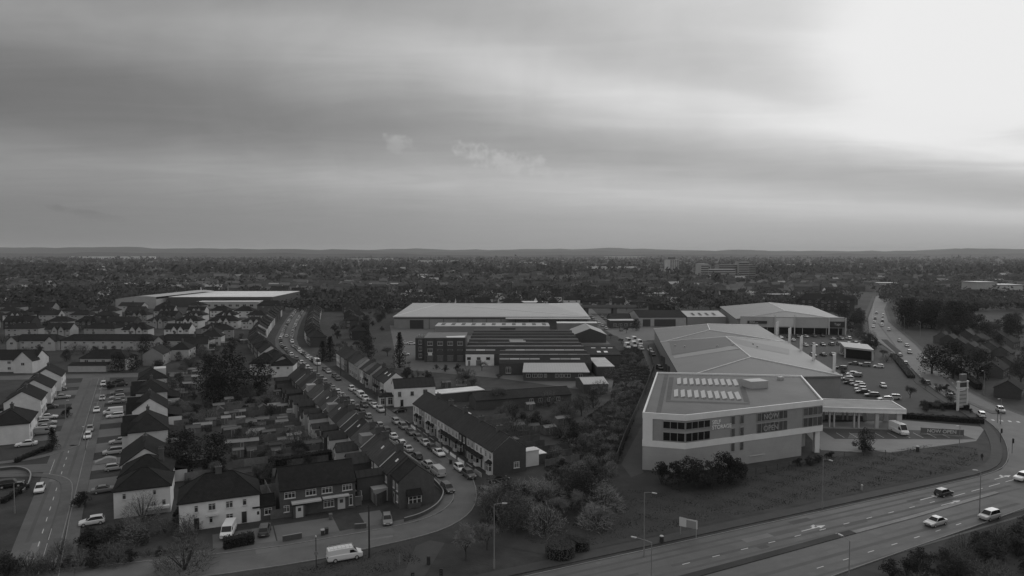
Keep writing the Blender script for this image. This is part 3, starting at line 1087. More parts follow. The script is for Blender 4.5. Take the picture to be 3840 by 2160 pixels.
def make_tree_kind(kind, k):
    """unit tree meshes about 1 m high: (trunk mesh, crown mesh)"""
    rng = random.Random(hash((kind == 'x', k)) + sum(map(ord, kind)) * 31 + k * 7)
    t, c = MB(), MB()
    cm = 'leaf'
    if kind in ('leafy', 'ever', 'pale'):
        tips = []
        limbs(t, rng, Vector((0, 0, -.02)), Vector((rng.uniform(-.05, .05), rng.uniform(-.05, .05), 1)).normalized(), .22, .028, 3, tips, .62, .18, 6)
        n = 30 if kind == 'ever' else 24
        for i in range(n):
            f = (i + .5) / n
            z = (.12 if kind == 'ever' else .24) + (.86 - (.12 if kind == 'ever' else .24)) * f
            prof = math.sin(math.pi * min(1, max(.06, (z - .0) / 1.0)) ** .8) ** .7
            a = i * 2.4 + rng.uniform(-.5, .5)
            rr = prof * rng.uniform(.10, .30)
            leaf_cloud(c, rng, (rr * math.cos(a), rr * math.sin(a), z), rng.uniform(.10, .17) * (.6 + .5 * prof), 78, .020, .9, .45)
        cm = 'leaf2' if kind == 'ever' else 'leaf'
    elif kind == 'cone':
        t.tube((0, 0, -.02), (0, 0, .95), .02, .004, n=6)
        for i in range(26):
            h = .06 + .9 * i / 26
            rr = .15 * (1 - h) ** .8 + .012
            for j in range(5):
                a = rng.uniform(0, 6.28)
                leaf_cloud(c, rng, (rr * .6 * math.cos(a), rr * .6 * math.sin(a), h), rr * .75 + .012, 16, .017, 1.2, .3)
        cm = 'leaf2'
    elif kind in ('bare', 'bud'):
        tips = []
        limbs(t, rng, Vector((0, 0, -.02)), Vector((0, 0, 1)), .17, .018, 4, tips, .72, .14, 6)
        for q, d in tips:
            for _ in range(6 if kind == 'bare' else 9):
                a = Vector((rng.gauss(0, .6), rng.gauss(0, .6), rng.gauss(.35, .5))).normalized()
                a = (a + d * .7).normalized()
                l = rng.uniform(.06, .13)
                s = a.orthogonal().normalized() * .0032
                o = q - d * rng.uniform(0, .08)
                c.poly([o - s, o + s, o + a * l])
                for _ in range(3):
                    w = o + a * l * rng.uniform(.3, .9)
                    b = (a + Vector((rng.gauss(0, .8), rng.gauss(0, .8), rng.gauss(.1, .6)))).normalized()
                    s2 = b.orthogonal().normalized() * .0026
                    c.poly([w - s2, w + s2, w + b * l * .6])
        if kind == 'bud':
            for q, d in tips:
                leaf_cloud(c, rng, q, .07, 10, .0085, 1, .2)
        cm = 'twig'
    elif kind == 'twigbush':
        for i in range(9):
            a = 6.28 * i / 9
            r0 = rng.uniform(.1, .32)
            t.tube((0, 0, -.02), (r0 * math.cos(a), r0 * math.sin(a), rng.uniform(.5, .8)), .016, .006, n=4)
        for i in range(620):
            a = rng.uniform(0, 6.28); rr = .46 * math.sqrt(rng.random())
            z = rng.uniform(.02, .92) * (1 - .75 * (rr / .5) ** 2)
            o = Vector((rr * math.cos(a), rr * math.sin(a), z))
            d = (Vector((o.x, o.y, .5)) + Vector((rng.gauss(0, .35), rng.gauss(0, .35), rng.gauss(0, .3)))).normalized()
            s = d.orthogonal().normalized() * .0065
            c.poly([o - s, o + s, o + d * rng.uniform(.1, .22)])
            if i % 2:
                leaf_cloud(c, rng, o, .05, 2, .016, 1, .1)
        cm = 'twig'
    elif kind == 'bush':
        for i in range(5):
            a = 6.28 * i / 5
            t.tube((0, 0, -.02), (.22 * math.cos(a), .22 * math.sin(a), .6), .025, .008, n=4)
        for i in range(18):
            a = rng.uniform(0, 6.28); rr = rng.uniform(0, .42)
            z = rng.uniform(.16, .82) * (1 - .7 * (rr / .5) ** 2) + .05
            leaf_cloud(c, rng, (rr * math.cos(a), rr * math.sin(a), z), rng.uniform(.12, .2), 75, .034, .9, .4)
    elif kind == 'scrub':
        for i in range(4):
            a = 6.28 * i / 4
            t.tube((0, 0, -.02), (.3 * math.cos(a), .3 * math.sin(a), .5), .015, .006, n=4)
        for i in range(14):
            a = rng.uniform(0, 6.28); rr = rng.uniform(0, .5)
            z = rng.uniform(.08, .55) * (1 - .8 * (rr / .6) ** 2) + .05
            leaf_cloud(c, rng, (rr * math.cos(a), rr * math.sin(a), z), rng.uniform(.12, .2), 45, .03, .7, .3)
            for _ in range(14):
                b = Vector((rng.gauss(0, 1), rng.gauss(0, 1), rng.gauss(.5, .6))).normalized()
                o = Vector((rr * math.cos(a), rr * math.sin(a), z))
                s = b.orthogonal().normalized() * .006
                c.poly([o - s, o + s, o + b * rng.uniform(.15, .34)])
        cm = 'leaf'
    return t.mesh('trunk', M['bark']), c.mesh('crown', M[cm])


def tree(label, x, y, h, kind='leafy', tone=1.0, group=None, wide=1.0, name=None, cat=None, z=0.0):
    if kind == 'bud' and h < 6.0:
        kind = 'twigbush'
        wide *= 1.25
    ks = TREE_KINDS.setdefault(kind, [])
    rr = random.Random(int(x * 13.7) * 31 + int(y * 7.3))
    i = rr.randrange(4)
    while len(ks) <= i:
        ks.append(make_tree_kind(kind, len(ks)))
    bushy = kind in ('bush', 'scrub', 'twigbush')
    o = thing(name or {'leafy': 'tree', 'pale': 'tree', 'ever': 'evergreen_tree', 'cone': 'conifer_tree', 'bare': 'bare_tree', 'bud': 'budding_tree', 'bush': 'bush', 'scrub': 'scrub_bush', 'twigbush': 'budding_bush'}[kind],
              label, cat or ('bush' if bushy else 'tree'), (x, y, z), rr.uniform(0, 6.28), group)
    o.scale = (h * wide, h * wide, h)
    link('trunk' if not bushy else 'stem', ks[i][0], o, .9)
    link('crown' if not bushy else 'foliage', ks[i][1], o, tone * rr.uniform(.88, 1.14))
    return o


# ------------------------------------------------------------------ street furniture
def street_lamp(label, x, y, h, rz, double=False, name='street_lamp', arm=1.3):
    t = thing(name, label, 'street lamp', (x, y, 0), rz, 'lamp columns along the roads')
    c = MB()
    c.tube((0, 0, -.1), (0, 0, 1.4), .13, .12, n=8).tube((0, 0, 1.4), (0, 0, h), .095, .06, n=8)
    c.build('column', M['steel'], t, .75)
    a = MB()
    a.tube((0, 0, h - .05), (arm * .5, 0, h + .12), .05, .045, n=6).tube((arm * .5, 0, h + .12), (arm, 0, h + .16), .045, .04, n=6)
    a.build('arm', M['steel'], t, .75)
    hd = MB()
    hd.prism([(arm - .1, -.13), (arm + .62, -.10), (arm + .70, 0), (arm + .62, .10), (arm - .1, .13)], h + .10, h + .22, bottom=True)
    o = hd.build('lamp_head', M['steel'], t, 1.5)
    MB().box(arm + .1, arm + .5, -.08, .08, h + .07, h + .10, bottom=True).build('lens', M['lamp'], o)
    return t


FENCE_TOP = {}


def fence(label, p0, p1, h=1.8, m='timber', col=1.0, step=1.9, group='garden fences', name='garden_fence'):
    p0, p1 = Vector(p0[:2]), Vector(p1[:2])
    d = p1 - p0
    L = d.length
    n = max(1, round(L / step))
    w = L / n
    t = thing(name, label, 'fence', (p0.x, p0.y, 0), math.atan2(d.y, d.x), group)
    k = ('panel', round(w, 1), h, m)
    if k not in CACHE:
        b = MB()
        b.box(.05, w + .05 - .08, -.02, .02, .05, h, bottom=True)
        b.box(.04, w + .06 - .08, -.04, .04, h, h + .05, bottom=True)
        q = MB()
        q.box(-.05, .05, -.05, .05, -.05, h + .1)
        CACHE[k] = (b.mesh('fence_panel', M[m]), q.mesh('post', M[m]))
    a, b = CACHE[k]
    for i in range(n):
        link('fence_panel', a, t, col * random.uniform(.8, 1.2), (i * w, 0, 0))
        link('post', b, t, col * 1.2, (i * w, 0, 0))
    return t


def shed(label, x, y, rz, w, d, h=2.0, r=2.5, wc=1.0, rc=2.2, name='garden_shed'):
    t = thing(name, label, 'shed', (x, y, 0), rz, 'sheds in the back gardens')
    walls(w, d, h, r, 'gable').build('wall', M['timber'], t, wc)
    gable_roof(w, d, h, r, .15, .12, .06).build('roof', M['flatroof'], t, rc * .5)
    opening(t, 'door', 'front', w * .5, .05, .8, 1.75, w, d, True, .35)
    return t


def hedge(label, p0, p1, w, h, tone=1.0, group='clipped hedges', name='hedge', cat='hedge'):
    p0, p1 = Vector(p0[:2]), Vector(p1[:2])
    d = p1 - p0
    L = d.length
    t = thing(name, label, cat, (p0.x, p0.y, 0), math.atan2(d.y, d.x), group)
    core = MB()
    core.box(.05, L - .05, -w / 2 + .12, w / 2 - .12, -.05, h - .12)
    core.build('stems', M['leaf2'], t, tone * .8)
    rng = random.Random(int(L * 100 + p0.x * 10))
    f = MB()
    n = int(min(5200, (L * h * 2 + L * w + w * h * 2) * 26))
    for _ in range(n):
        s = rng.random()
        x = rng.uniform(0, L)
        bump = .10 * math.sin(x * 2.3) + .06 * math.sin(x * 5.1)
        if s < .45:
            p = Vector((x, -w / 2 + rng.gauss(0, .07), rng.uniform(0, h)))
        elif s < .6:
            p = Vector((rng.choice((0, L)), rng.uniform(-w / 2, w / 2), rng.uniform(0, h)))
        else:
            p = Vector((x, rng.uniform(-w / 2, w / 2), h + bump + rng.gauss(0, .07)))
        a = Vector((rng.gauss(0, 1), rng.gauss(0, 1), rng.gauss(0, 1))).normalized() * rng.uniform(.08, .17)
        b = a.orthogonal().normalized() * a.length * .7
        f.poly([p - a, p - b, p + a, p + b])
    f.build('foliage', M['leaf'], t, tone)
    return t

# ------------------------------------------------------------------ houses in front
W_, D_ = 'win', 'door'
h1 = house('dark brick semi-detached pair with tiled roof, white door and two white porch canopies', (-41.8, 122.8), R(24.5), 13.5, 7.6, 5.1, 8.1, 'gable', 'brick', .95, 'tile', .9,
           [(W_, 'front', 1.7, 3.45, 1.9, 1.15), (W_, 'front', 5.4, 3.45, 1.9, 1.15), (W_, 'front', 8.3, 3.45, 1.9, 1.15), (W_, 'front', 12.0, 3.45, 1.8, 1.15),
            (W_, 'front', 1.1, 1.0, 1.0, 1.2), (W_, 'front', 8.6, .75, 1.9, 1.35), (D_, 'front', 10.9, .05, 1.4, 2.15, 1.6), (W_, 'front', 12.65, .5, .7, 2.0)],
           leans=[('front', 2.2, 4.2, 1.1, 2.3, 2.65)], group='houses along the front street')
MB().box(1.9, 7.1, -1.35, -.004, 2.55, 2.85, bottom=True).build('porch_fascia', M['white'], h1, .8)
MB().box(7.4, 12.2, -1.0, -.004, 2.62, 2.88, bottom=True).build('porch_fascia', M['white'], h1, .8)
opening(h1, D_, 'front', 3.2, .05, 1.3, 2.1, 13.5, 7.6, False, 1.6, off=1.1)
h2 = house('white rendered semi-detached pair with hipped roof and dark doors, van at its front', (-57.0, 116.5), R(23.6), 13.0, 8.4, 5.0, 8.5, 'hip', 'render', 1.0, 'tile', .8,
           [(W_, 'front', 2.7, 3.1, .65, 1.2), (W_, 'front', 5.2, 3.1, 1.2, 1.25), (W_, 'front', 8.0, 3.1, 1.2, 1.25), (W_, 'front', 10.5, 3.2, .7, 1.15),
            (D_, 'front', 2.7, .05, .95, 2.1, .12), (W_, 'front', 5.0, .9, .6, 1.1), (W_, 'front', 8.0, .75, 1.2, 1.35), (D_, 'front', 10.4, .05, .95, 2.1, .10)],
           [(6.4, 4.2, 1.0, 1.1, .7)], group='houses along the front street')
MB().box(4.2, 6.2, -.75, -.004, 2.25, 2.38, bottom=True).build('porch_canopy', M['render'], h2, .7)
h3 = house('white rendered house with hipped dark roof partly behind the willow and shrubs', (-71.7, 122.6), R(22.5), 9.2, 8.0, 5.0, 7.7, 'hip', 'render', .95, 'tile', .85,
           [(W_, 'front', 1.7, 3.3, .65, 1.1), (W_, 'front', 6.6, 3.5, .6, 1.0), (W_, 'front', 6.4, 1.2, .8, 1.1), (W_, 'front', 8.1, 1.3, .7, 1.2)], group='houses along the front street')
MB().box(5.0, 9.0, -.9, -.004, 1.0, 1.5, bottom=True).build('porch_canopy', M['render'], h3, 1.1)
house('dark hipped roof wing directly behind the willow house', (-75.0, 130.2), R(22.5), 9.0, 8.5, 5.0, 7.9, 'hip', 'render', .9, 'tile', .8,
      [(W_, 'front', 2, 3.3, 1.2, 1.1)], [(7, 4.2, .9, .9, .6)], group='houses along the front street')
# garage between the brick pair and the white pair
g1 = house('small single-storey brick extension with white door beside the brick pair', (-46.2, 121.3), R(24), 3.9, 6.0, 2.5, 3.5, 'gable', 'brick', 1.0, 'tile', .8,
           [(W_, 'front', 2.6, .9, 1.3, 1.2), (D_, 'front', .9, .05, .9, 2.0, 1.5)], name='house_extension', cat='extension', ovx=.05)

# right side of the left street (their fronts face the street, gable ends face the camera)
AX = Vector((-.455, .890))
for i, (y0, lab, wc, roof, hh) in enumerate((
        (137.5, 'white gable-ended semi behind the dark garden tree, covered car in its drive', .95, 'gable', 8.0),
        (163, 'dark roofed semi with rendered sides, second up the right side of the left street', .8, 'hip', 8.4),
        (185, 'white fronted semi with two pointed gables beside the parked white van', 1.0, 'gable', 8.2),
        (209, 'semi with dark hipped roof, fourth up the right side of the left street', .75, 'hip', 8.0),
        (232, 'semi with white flat dormer at the top right end of the left street', .9, 'hip', 7.8))):
    p = Vector((-78.5 - .50 * (y0 - 137), y0))
    o = p + AX * 13
    xr = (AX.x * -1, AX.y * -1)
    t = house(lab, (o.x, o.y), math.atan2(xr[1], xr[0]), 13, 8.6, 5.0, hh, roof, 'render', wc, 'tile', .85 + .1 * (i % 2),
              [(W_, 'front', 2, 3.2, 1.3, 1.2), (W_, 'front', 11, 3.2, 1.3, 1.2), (W_, 'front', 2.2, .8, 1.6, 1.4), (W_, 'front', 10.8, .8, 1.6, 1.4), (D_, 'front', 5, .05, .95, 2.1), (D_, 'front', 8, .05, .95, 2.1),
               (W_, 'right', 4.2, 3.2, .6, .9)] if i != 0 else [(W_, 'front', 2, 3.2, 1.3, 1.2), (W_, 'front', 11, .8, 1.6, 1.4), (D_, 'front', 8, .05, .95, 2.1)],
              [(6.5, 4.3, 1.2, 1.0, .7)], group='semis along the left street', far=i > 2,
              gables=[(2.3, 3.4, 1.2, 4.6, 6.9, 3.0), (10.7, 3.4, 1.2, 4.6, 6.9, 3.0)] if i in (1, 2, 3) else [],
              leans=[('back', 1, 12, 3.5, 2.4, 3.3)])
    if i == 4:
        MB().box(4, 9, 4.6, 8.4, 5.4, 7.7).build('dormer', M['white'], t, .85)

# left side of the left street (fronts face right)
for i, (x, y, lab, wc, roof) in enumerate((
        (-121.9, 173, 'white semi with dark hipped roof at the corner of the side street', 1.0, 'hip'),
        (-137.0, 199.5, 'white fronted semi, second up the left side of the left street', .95, 'gable'),
        (-146.0, 217.5, 'pale semi, third up the left side of the left street', .9, 'gable'),
        (-156.0, 238, 'tall white gabled semi, last on the left side of the left street', .95, 'gable'))):
    house(lab, (x, y), math.atan2(AX.y, AX.x), 13, 8.8, 5.0, 7.9, roof, 'render', wc, 'tile', .9,
          [(W_, 'front', 2, 3.2, 1.3, 1.2), (W_, 'front', 11, 3.2, 1.3, 1.2), (W_, 'front', 2.2, .8, 1.6, 1.4), (W_, 'front', 10.8, .8, 1.6, 1.4), (D_, 'front', 5.4, .05, .95, 2.1), (D_, 'front', 7.6, .05, .95, 2.1),
           (W_, 'left', 6.5, 3.1, .6, 1.0), (W_, 'left', 7.2, .9, .7, .8)],
          [(6.5, 4.4, 1.1, 1.0, .7)], group='semis along the left street', far=i > 0, leans=[('back', 2, 11, 3, 2.4, 3.2)])
house('white bungalow roof at the far left edge behind the side street', (-205, 152), R(15), 12, 9, 3.0, 6.0, 'hip', 'render', .7, 'tile', .9, [], far=True)

# houses closing the left street
t = house('long white row with dark roof closing the left street at the left edge', (-241, 276), R(0), 50, 8, 5.0, 8.2, 'gable', 'render', .85, 'tile', .85,
          [(W_, 'front', 3 + 5.2 * k, 3.2, 1.4, 1.1) for k in range(8)] + [(W_, 'front', 3 + 5.2 * k, .8, 1.4, 1.2) for k in range(8)], [(14, 4), (32, 4)], far=True,
          gables=[(47, 7.5, 3.0, 5.0, 8.6, 3.0)], group='houses closing the left street')
house('pale hip-roofed house with single-storey front wing facing the end of the left street', (-175, 279), R(2), 18, 8, 5.0, 8.0, 'hip', 'render', .62, 'tile', .95,
      [(W_, 'front', 2.5, 3.3, 1.6, 1.1), (W_, 'front', 6.2, 3.3, .7, 1.1), (W_, 'front', 9.2, 3.3, 1.5, 1.1), (W_, 'front', 14.5, 3.3, 1.5, 1.1)], [(8, 4, 1.2, 1, .7)], far=True,
      leans=[('front', -3, 12, 3.2, 2.5, 3.4)], group='houses closing the left street')
# row of council houses behind
for i, (x0, x1, lab, gb) in enumerate(((-246, -221, 'pale block with two front gables at the left end of the second row', [(2.5, 5, 1.5, 4.6, 7.0), (21, 5, 1.5, 4.6, 7.0)]),
                                       (-220.7, -175, 'long pale terrace with one unbroken dark roof in the second row', []),
                                       (-174.7, -149, 'pale block with two front gables at the right end of the second row', [(2.5, 5, 1.5, 4.6, 7.0), (18, 5, 1.5, 4.6, 7.0)]))):
    w = x1 - x0
    n = int(w / 4.6)
    house(lab, (x0, 337 + i * .3), R(0), w, 8, 4.8, 7.4, 'hip', 'render', .60, 'tile', .85, [(W_, 'front', 2.3 + 4.6 * k, 3.2, 1.3, 1.0) for k in range(n)] + [(W_, 'front', 2.3 + 4.6 * k, .8, 1.3, 1.2) for k in range(n)],
          [(w * .3, 4), (w * .7, 4)], far=True, gables=gb, group='rows of council houses behind the left street')
rr = random.Random(11)
SH = ['far left', 'left', 'middle', 'right', 'far right']
# estate beyond: rows of semis with paired front gables
k = 0
NEAR_HOUSES = []
for row, (yy, xa, xb) in enumerate(((388, -330, -158), (432, -340, -166), (472, -370, -178), (508, -400, -190), (546, -430, -360))):
    x = xa
    j = 0
    while x < xb:
        w = rr.choice((13, 14, 18))
        yj = yy + rr.uniform(-4, 4)
        wc = rr.choice((.45, .55, .75, .9))
        g = [(w * .42, 3.0, .8, 4.6, 6.6), (w * .42 + 3.6, 3.0, .8, 4.6, 6.6)] if rr.random() < .55 else []
        house('%s house from the left, %s estate row behind the council terrace' % (ordn(j), ordn(row)), (x, yj), R(rr.uniform(-6, 6)), w, 8, 4.8, rr.uniform(7.3, 8.0), rr.choice(('hip', 'hip', 'gable')), rr.choice(('render', 'render', 'brick')), wc, 'tile', rr.uniform(.75, 1.1),
              [(W_, 'front', w * q, zz, 1.4, 1.1) for q in (.12, .3, .72, .9) for zz in (.8, 3.2)], [(w * .5, 4)], far=True, gables=g, group='semis of the estate behind the council terrace')
        x += w + rr.uniform(3, 9)
        j += 1

# ------------------------------------------------------------------ right-hand terrace of the terrace street
ST = Vector((-.447, .894))               # up the street
TR0 = Vector((-4.1, 146.6))
rzr = math.atan2(-ST.y, -ST.x)
wts = [.9, 1.05, .62, .28, .70, .66, .9, .5, .95, .42, 1.0]
wks = ['render', 'render', 'render', 'brick', 'render', 'render', 'render', 'render', 'render', 'render', 'render']
w = 4.86
NB = {'near': 0}


def terrace_house(label, org, rz, w, D, e, r, wk, wc, rc, bay=True, end=None, chim=True, rm='slate', group=None, far=False, dcol=.3, mirror=False, extra=()):
    bx = w * .30 if not mirror else w * .70
    dx = w * .78 if not mirror else w * .22
    ops = [(W_, 'front', w * .26, 3.2, .85, 1.35), (W_, 'front', w * .72, 3.2, .85, 1.35), (D_, 'front', dx, .1, .9, 2.1, dcol)] + list(extra)
    if not bay:
        ops.append((W_, 'front', bx, .8, 1.3, 1.4))
    t = house(label, org, rz, w, D, e, r, 'gable', wk, wc, rm, rc, ops, [(w - .35 if not mirror else .35, D / 2, 1.25, .62, 1.3)] if chim else [], far=far, ovx=.0, ov=.25, group=group)
    if bay:
        b = MB()
        b.prism([(bx - 1.0, -.02), (bx - .65, -.72), (bx + .65, -.72), (bx + 1.0, -.02)], 0, .85)
        ba = b.build('bay_window', M[wk], t, wc)
        f = MB()
        f.prism([(bx - .97, -.02), (bx - .63, -.69), (bx + .63, -.69), (bx + .97, -.02)], .86, 2.45)
        f.build('pane', M['glass'], ba)
        q = MB()
        for (x, y) in ((bx - .95, -.06), (bx - .64, -.70), (bx, -.70), (bx + .64, -.70), (bx + .95, -.06)):
            q.box(x - .07, x + .07, y - .07, y + .07, .85, 2.5)
        q.prism([(bx - 1.0, -.02), (bx - .66, -.76), (bx + .66, -.76), (bx + 1.0, -.02)], 1.85, 1.95, bottom=True)
        q.build('frame', M['upvc'], ba, .95)
        k = MB()
        pts = [(bx - 1.15, -.02, 2.5), (bx - .75, -.9, 2.5), (bx + .75, -.9, 2.5), (bx + 1.15, -.02, 2.5)]
        top = [(bx - .9, -.02, 3.0), (bx + .9, -.02, 3.0)]
        k.poly([pts[0], pts[1], top[0]]).poly([pts[1], pts[2], top[1], top[0]]).poly([pts[2], pts[3], top[1]]).poly(pts[::-1])
        k.build('bay_roof', M['tile'], ba, .9)
    return t


for i in range(11):
    far_end = TR0 + ST * (w * (i + 1))
    tn = ['white', 'white', 'grey rendered', 'dark brick', 'pale grey', 'pale grey', 'white', 'mid-grey', 'cream', 'grey pebbledashed', 'white']
    lab = '%s terraced house, %s up the right-hand terrace from its gable end' % (tn[i], ordn(i))
    ex = [(W_, 'right', 5.8, .95, 1.2, 1.35)] if i == 0 else []
    if i == 0:
        lab = 'end terraced house with dark brick gable wall and one white side window'
    t = terrace_house(lab, far_end, rzr, w - .01, 8.0, 5.2 + .02 * (i % 2), 8.1 + .03 * (i % 3), wks[i] if i else 'render', wts[i], [.95, 1.0, 1.02, .98, 1.05, .9, .95, .92, 1.0, .95, .9][i], True, None, i % 2 == 1, 'slate',
                      'terraced houses on the right of the terrace street', dcol=random.choice((.08, .2, .5, 1.2)), mirror=i % 2 == 0, extra=ex)
    if i == 0:
        MB().poly([(w + .02, 0, -.1), (w + .02, 8, -.1), (w + .02, 8, 5.2), (w + .02, 4, 8.05), (w + .02, 0, 5.2)]).build('gable_wall', M['brick'], t, .75)
        opening(t, W_, 'right', 5.6, 1.0, 1.2, 1.35, w + .03, 8.0)
    if i % 2 == 0:
        MB().box(.3, 2.6, 8.0, 12.5, -.1, 3.4).box(.15, 2.75, 7.99, 12.6, 3.4, 3.6, bottom=True).build('rear_extension', M['brick' if i % 4 else 'render'], t, .9)
    # shallow porch roofs joining the bays
    if i in (1, 2, 4, 5):
        MB().poly([(0, -1.0, 2.62), (w, -1.0, 2.62), (w, -.01, 3.05), (0, -.01, 3.05)]).poly([(0, -1.0, 2.5), (0, -.01, 2.5), (w, -.01, 2.5), (w, -1.0, 2.5)][::1]).poly([(0, -1.0, 2.5), (w, -1.0, 2.5), (w, -1.0, 2.62), (0, -1.0, 2.62)]).build('porch_roof', M['tile'], t, .9)

# white house with its long side to the camera, shopfront on the street
wh_ = house('big white rendered house with three dark windows and black roof beside the terrace street', (-36.4, 212.6), math.atan2(3.6, 12.2), 12.8, 7.6, 5.8, 8.0, 'gable', 'render', 1.15, 'slate', .62,
            [(W_, 'front', 1.6, 3.2, 1.0, 1.5, .4), (W_, 'front', 5.5, 3.4, 1.0, 1.2, .15), (W_, 'front', 9.6, 3.5, 1.3, 1.5, .4), (D_, 'front', 2.3, .05, 1.0, 2.2, .06), (W_, 'left', 3, 3.4, .7, 1.0)], [], ov=.15, ovx=.1)
so = Vector((-36.4, 212.6)) + Vector((-.96, .2)) * 5.0
house('small white single-storey shopfront in front of the big white house', (so.x, so.y), math.atan2(3.6, 12.2), 4.6, 5.0, 3.0, 3.7, 'hip', 'render', .95, 'tile', 1.0,
      [(W_, 'front', 1.2, .5, 1.6, 2.0), (W_, 'front', 3.3, .4, 1.5, 2.2), (W_, 'left', 2.5, .5, 2.0, 2.0)], name='shopfront', cat='shop', ov=.2)

# further terraced houses on the right
y = 224.5
lightroof = {4: 2.6, 6: 3.4}
i = 0
while i < 13:
    p = Vector((-4.1 - .483 * (y - 146.6), y))
    if i in (3, 6, 9):
        y += 3.2
        p = Vector((-4.1 - .483 * (y - 146.6), y))
    far_end = p + ST * 5.0
    tn = rr.choice(('pale rendered', 'dark brick', 'mid-grey'))
    wc = {'pale rendered': .95, 'dark brick': 1.0, 'mid-grey': .55}[tn]
    rc = lightroof.get(i, rr.uniform(.85, 1.1))
    lab = '%s terraced house, %s beyond the big white house' % (tn if rc < 1.5 else 'light-roofed', ordn(i))
    t = terrace_house(lab, far_end, rzr, 4.98, 8.0, 5.2 + rr.uniform(-.15, .15), 8.0 + rr.uniform(-.2, .2), 'brick' if 'brick' in tn else 'render', wc, rc, i < 5, None, i % 2 == 0, 'slate',
                      'terraced houses beyond the white house', far=True, mirror=i % 2 == 0)
    if i in (0, 1):
        MB().poly([(2.0 + i, 2.0, 6.72 + .3), (2.8 + i, 2.0, 6.72 + .3), (2.8 + i, 3.0, 7.42 + .3), (2.0 + i, 3.0, 7.42 + .3)]).build('roof_light', M['white'], t, 1.1)
    y += 5.0 * .894
    i += 1
# detached houses continuing on the right
for j in range(13):
    s = 22 + j * 15.0
    pt, tg = along(D_CEN[3:], s)
    nrm = Vector((tg.y, -tg.x))
    o = pt + nrm * 10 + tg * 11
    house('%s pair of dark roofed houses right of the far terrace street' % ordn(j), (o.x, o.y), math.atan2(-tg.y, -tg.x), 11, 8, 5.0, 8.0, rr.choice(('hip', 'gable')), rr.choice(('render', 'brick')), rr.uniform(.4, .9), 'tile', rr.uniform(.8, 1.2),
          [(W_, 'front', 11 * q, zz, 1.3, 1.2) for q in (.15, .38, .62, .85) for zz in (.8, 3.2)], [(5.5, 4)], far=True, group='houses right of the far terrace street')
for j in range(17):
    s = 12 + j * 16.0
    pt, tg = along(D_CEN[2:], s)
    nrm = Vector((-tg.y, tg.x))
    o = pt + nrm * 10.5
    house('%s pair of houses left of the far terrace street' % ordn(j), (o.x, o.y), math.atan2(tg.y, tg.x), 11, 8, 5.0, 7.8, rr.choice(('hip', 'gable')), rr.choice(('render', 'render', 'brick')), rr.uniform(.45, .95), 'tile', rr.uniform(.75, 1.1),
          [(W_, 'back', 11 * q, zz, 1.3, 1.2) for q in (.15, .38, .62, .85) for zz in (.8, 3.2)], [(5.5, 4)], far=True, group='houses left of the far terrace street')

for j in range(10):
    s = 44 + j * 19.0
    pt, tg = along(D_CEN[3:], s)
    nrm = Vector((tg.y, -tg.x))
    o = pt + nrm * (34 + 2 * (j % 3)) + tg * 11
    house('%s house of the second row right of the far terrace street' % ordn(j), (o.x, o.y), math.atan2(-tg.y, -tg.x) + R(90) * (j % 2), 10, 8, 4.8, 7.6, rr.choice(('hip', 'gable')), rr.choice(('render', 'brick')), rr.uniform(.4, .9), 'tile', rr.uniform(.8, 1.3),
          [(W_, 'front', 10 * q, zz, 1.3, 1.2) for q in (.2, .5, .8) for zz in (.8, 3.2)], [(5, 4)], far=True, group='second row right of the far terrace street')
for j in range(7):
    o = (-148 + 7 * (j % 2) - j * 3.0, 292 + j * 15.0)
    if 328 < o[1] < 352:
        continue
    house('%s house behind the left side of the upper terrace street' % ordn(j), o, R(rr.choice((10, 100, 20))), 11, 8, 4.8, 7.6, rr.choice(('hip', 'gable')), 'render', rr.uniform(.4, .8), 'tile', rr.uniform(.8, 1.2),
          [(W_, 'front', 11 * q, zz, 1.3, 1.2) for q in (.2, .8) for zz in (.8, 3.2)], [(5, 4)], far=True, group='houses behind the upper terrace street')

